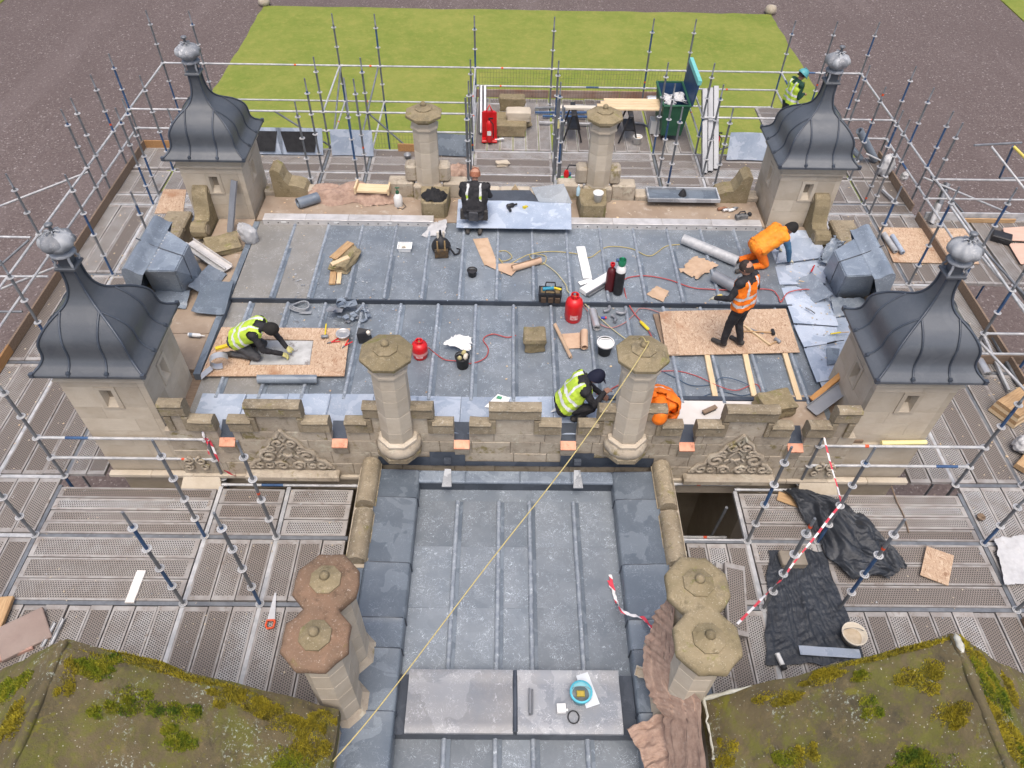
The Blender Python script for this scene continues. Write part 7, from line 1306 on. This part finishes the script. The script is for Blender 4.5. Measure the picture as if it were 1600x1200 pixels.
    if hood:
        m2 = remeshed([(hd+up*.02, hd-up*.03+lk*.06, .125, .10), (nk-sp*.10, hd-up*.02, .17, .13), (hd-lk*.05+up*.03, nk-sp*.1+up*.06, .12, .15)], .013, 4); m2.materials.append(hood); ob('hood', m2, t)
    if vest:
        inf = .02 if vestkind == 'vest' else {'jacket': .06, 'plain': .010}.get(vestkind, .026)
        vb = [(a, b_, ra+inf, rb+inf) for a, b_, ra, rb, *_ in tors]; 
        if vestkind == 'jacket':
            for s in 'LR': vb += [(J['sh'+s], J['el'+s], .095, .078), (J['el'+s], J['wr'+s], .078, .06)]
        m3 = remeshed(vb, .014, 3); bm = bmesh.new(); bm.from_mesh(m3); Ls = (nk-pel).length; kill = []; bands = {}
        for f_ in bm.faces:
            c = f_.calc_center_median(); s_ = (c-pel).dot(sp)/Ls; lat = abs((c-pel).dot(right)); front = (c-ch).dot(fw)
            if s_ < -.02 or s_ > 1.0 or (s_ > .86 and lat < .075): kill.append(f_); continue
            if vestkind == 'vest' and min((c-J['shL']).length, (c-J['shR']).length) < .098 and lat > .175: kill.append(f_); continue
            mi = 0
            if .13 < s_ < .23 or (.38 < s_ < .47): mi = 1
            if s_ > .47 and .085 < lat < .13: mi = 1
            if vestkind == 'straps': mi = (1 if (s_ > .45 and .10 < lat < .15 and front > -.3) else 2); mi = 3 if (mi == 1 and .5 < s_ < .62) else mi
            if vestkind == 'plain': mi = 0
            if vestkind == 'jacket': mi = 1 if (.3 < s_ < .4 or (lat > .3 and .5 < s_ < .58)) else 0
            f_.material_index = mi; f_.smooth = True
        bmesh.ops.delete(bm, geom=kill, context='FACES')
        for v in bm.verts: c = v.co; v.co += Vector((noise.noise(c*9+Vector((sd, 0, 0))), noise.noise(c*9+Vector((0, sd, 0))), noise.noise(c*9)))*.02+Vector((noise.noise(c*22+Vector((sd, 0, 3))), noise.noise(c*22+Vector((0, sd, 7))), 0))*.008
        bm.to_mesh(m3); bm.free()
        for m_ in (vest, REFL, CLOTH_K, HVY): m3.materials.append(m_)
        ob('vest' if vestkind != 'jacket' else 'jacket', m3, t)
    if belt:
        b = MB(); c = pel+sp*.06
        for k in range(25):
            pass
        b.tube([c+right*(.2*math.cos(a))+fw*(.165*math.sin(a)) for a in [2*math.pi*k/24 for k in range(25)]], .03, 6); b.build('tool_belt', CLOTH_K, t)
        for k in (-1, 1): b = MB(); b.bbox(-.07, .07, -.04, .04, -.2, .02, .02, mx=Matrix.Translation(c+right*(.2*k)-fw*.06)); b.build('tool_pouch', BOOT, t)
        b = MB(); b.bbox(-.09, .09, -.035, .035, -.2, .0, .02, mx=Matrix.Translation(c-fw*.18)); b.build('tool_pouch', CLOTH_G, t)
    return t
STAND = dict(pelvis=(0, 0, .93), chest=(0, .05, 1.29), neck=(0, .09, 1.47), head=(0, .14, 1.60), shR=(.185, .07, 1.42), hipR=(.095, 0, .90))
p = dict(STAND, shL=(-.185, .07, 1.42), elL=(-.30, .10, 1.16), wrL=(-.30, .34, 1.02), elR=(.27, .0, 1.16), wrR=(.20, .20, 1.02), knR=(.11, .04, .48), anR=(.13, -.10, .08), toR=(.15, .09, .035), knL=(-.11, .08, .48), anL=(-.13, .08, .08), toL=(-.14, .27, .035), hipL=(-.095, 0, .9))
person((3.724, 9.192, 1.072), RAD(42), p, 'standing worker in orange hi-vis vest and black workwear, seen from behind', CLOTH_K, CLOTH_K, GLOVE, HVO, None, HAIRB, look=(-.3, .8, -.45))
p = dict(pelvis=(0, -.10, .47), chest=(0, .24, .66), neck=(0, .42, .72), head=(0, .55, .72), shR=(.18, .34, .68), elR=(.24, .46, .40), wrR=(.2, .58, .12), hipR=(.1, -.08, .43), knR=(.15, .10, .08), anR=(.14, -.34, .075), toR=(.14, -.50, .05), handR=(.2, .7, .06))
person((4.649, 11.435, 1.085), RAD(-72), p, 'crouching worker in orange jacket and orange trousers working on the gutter lead', HVO2, HVO, GLOVE, HVO2, ('beanie', HAIR), None, sleeve=BLUEJ, vestkind='plain', look=(0, .5, -.75))
p = dict(pelvis=(0, -.24, .36), chest=(0, .10, .56), neck=(0, .28, .64), head=(0, .40, .60), shR=(.18, .17, .61), elR=(.23, .30, .33), wrR=(.07, .50, .12), shL=(-.18, .17, .61), elL=(-.22, .32, .34), wrL=(-.05, .55, .17), hipL=(-.1, -.24, .33), hipR=(.1, -.24, .33), knR=(.16, .10, .085), knL=(-.16, .10, .085), anR=(.13, -.33, .075), toR=(.13, -.49, .05), handR=(.06, .6, .06), handL=(-.04, .66, .1))
person((-4.354, 8.873, 1.07), RAD(-96), p, 'kneeling worker in yellow hi-vis vest and black hood bending over the cut board', CLOTH_K, CLOTH_G, GLOVEY, HVY, ('beanie', HAIR), None, look=(0, .45, -.8))
p = dict(pelvis=(0, -.14, .40), chest=(0, .0, .76), neck=(0, .08, .94), head=(0, .15, 1.07), shR=(.2, .03, .89), elR=(.29, .14, .62), wrR=(.2, .42, .46), hipR=(.1, -.14, .37), knR=(.15, .22, .085), anR=(.12, -.2, .075), toR=(.12, -.32, .05))
person(vsub((-0.779, 12.222, 1.1), (0, .34, 0)), RAD(-4), p, 'kneeling worker in black vest with yellow straps, back turned, leaning over the lead sheet', CLOTH_K, CLOTH_G, SKIN, CLOTH_K, None, HAIRR, vestkind='straps', belt=True, look=(0, .7, -.6))
p = dict(pelvis=(0, -.16, .30), chest=(0, .06, .62), neck=(0, .20, .77), head=(0, .32, .83), shR=(.18, .12, .72), elR=(.24, .28, .45), wrR=(.10, .44, .56), shL=(-.18, .12, .72), elL=(-.22, .30, .42), wrL=(-.06, .46, .36), hipR=(.1, -.16, .27), hipL=(-.1, -.16, .27), knR=(.17, .25, .32), knL=(-.17, .22, .30), anR=(.15, .02, .075), toR=(.15, .2, .04))
person((0.906, 7.617, 1.04), RAD(-82), p, 'worker in yellow hi-vis vest and navy peaked cap crouching by the parapet chute', CLOTH_K, CLOTH_K, SKIN, HVY, ('peaked_cap', M('navy_cap', (.012, .014, .035), None, 6, .8)), None, look=(0, .7, -.6))
p = dict(pelvis=(0, -.08, .46), chest=(0, .20, .66), neck=(0, .36, .69), head=(0, .48, .62), shR=(.19, .26, .66), elR=(.27, .20, .44), wrR=(.2, .34, .36), shL=(-.19, .26, .66), elL=(-.27, .20, .44), wrL=(-.2, .34, .36), hipL=(-.1, -.08, .43), knL=(-.14, .16, .10), hipR=(.1, -.08, .43), knR=(.14, .16, .10), anR=(.13, -.26, .075), toR=(.13, -.42, .05))
person((2.19, 7.56, 1.03), RAD(172), p, 'worker in bright orange hooded jacket bent double over the parapet beside the column', HVO, CLOTH_K, GLOVE, HVO, None, None, vestkind='jacket', hood=HVO, look=(0, .35, -.9))
deck(6.75, XK, Y9, YR, 'x', 8)
p = dict(STAND, elR=(.25, .06, 1.13), wrR=(.07, .30, 1.12), wrL=(-.05, .30, 1.08), elL=(-.25, .06, 1.13), shL=(-.185, .07, 1.42), hipL=(-.095, 0, .9), knR=(.10, .03, .48), anR=(.11, -.05, .08), toR=(.12, .14, .035), knL=(-.10, .03, .48), anL=(-.11, -.02, .08), toL=(-.12, .16, .035), handR=(.0, .42, 1.1), handL=(.02, .42, 1.1))
person((7.12, 18.42, .005), RAD(-75), p, 'standing worker in teal hard hat and yellow vest beside the far turret dome', GREENJ, CLOTH_G, SKIN, HVY, ('helmet', M('teal_helmet', (.10, .36, .38), None, 5, .35)), HAIR, look=(0, .7, -.6))
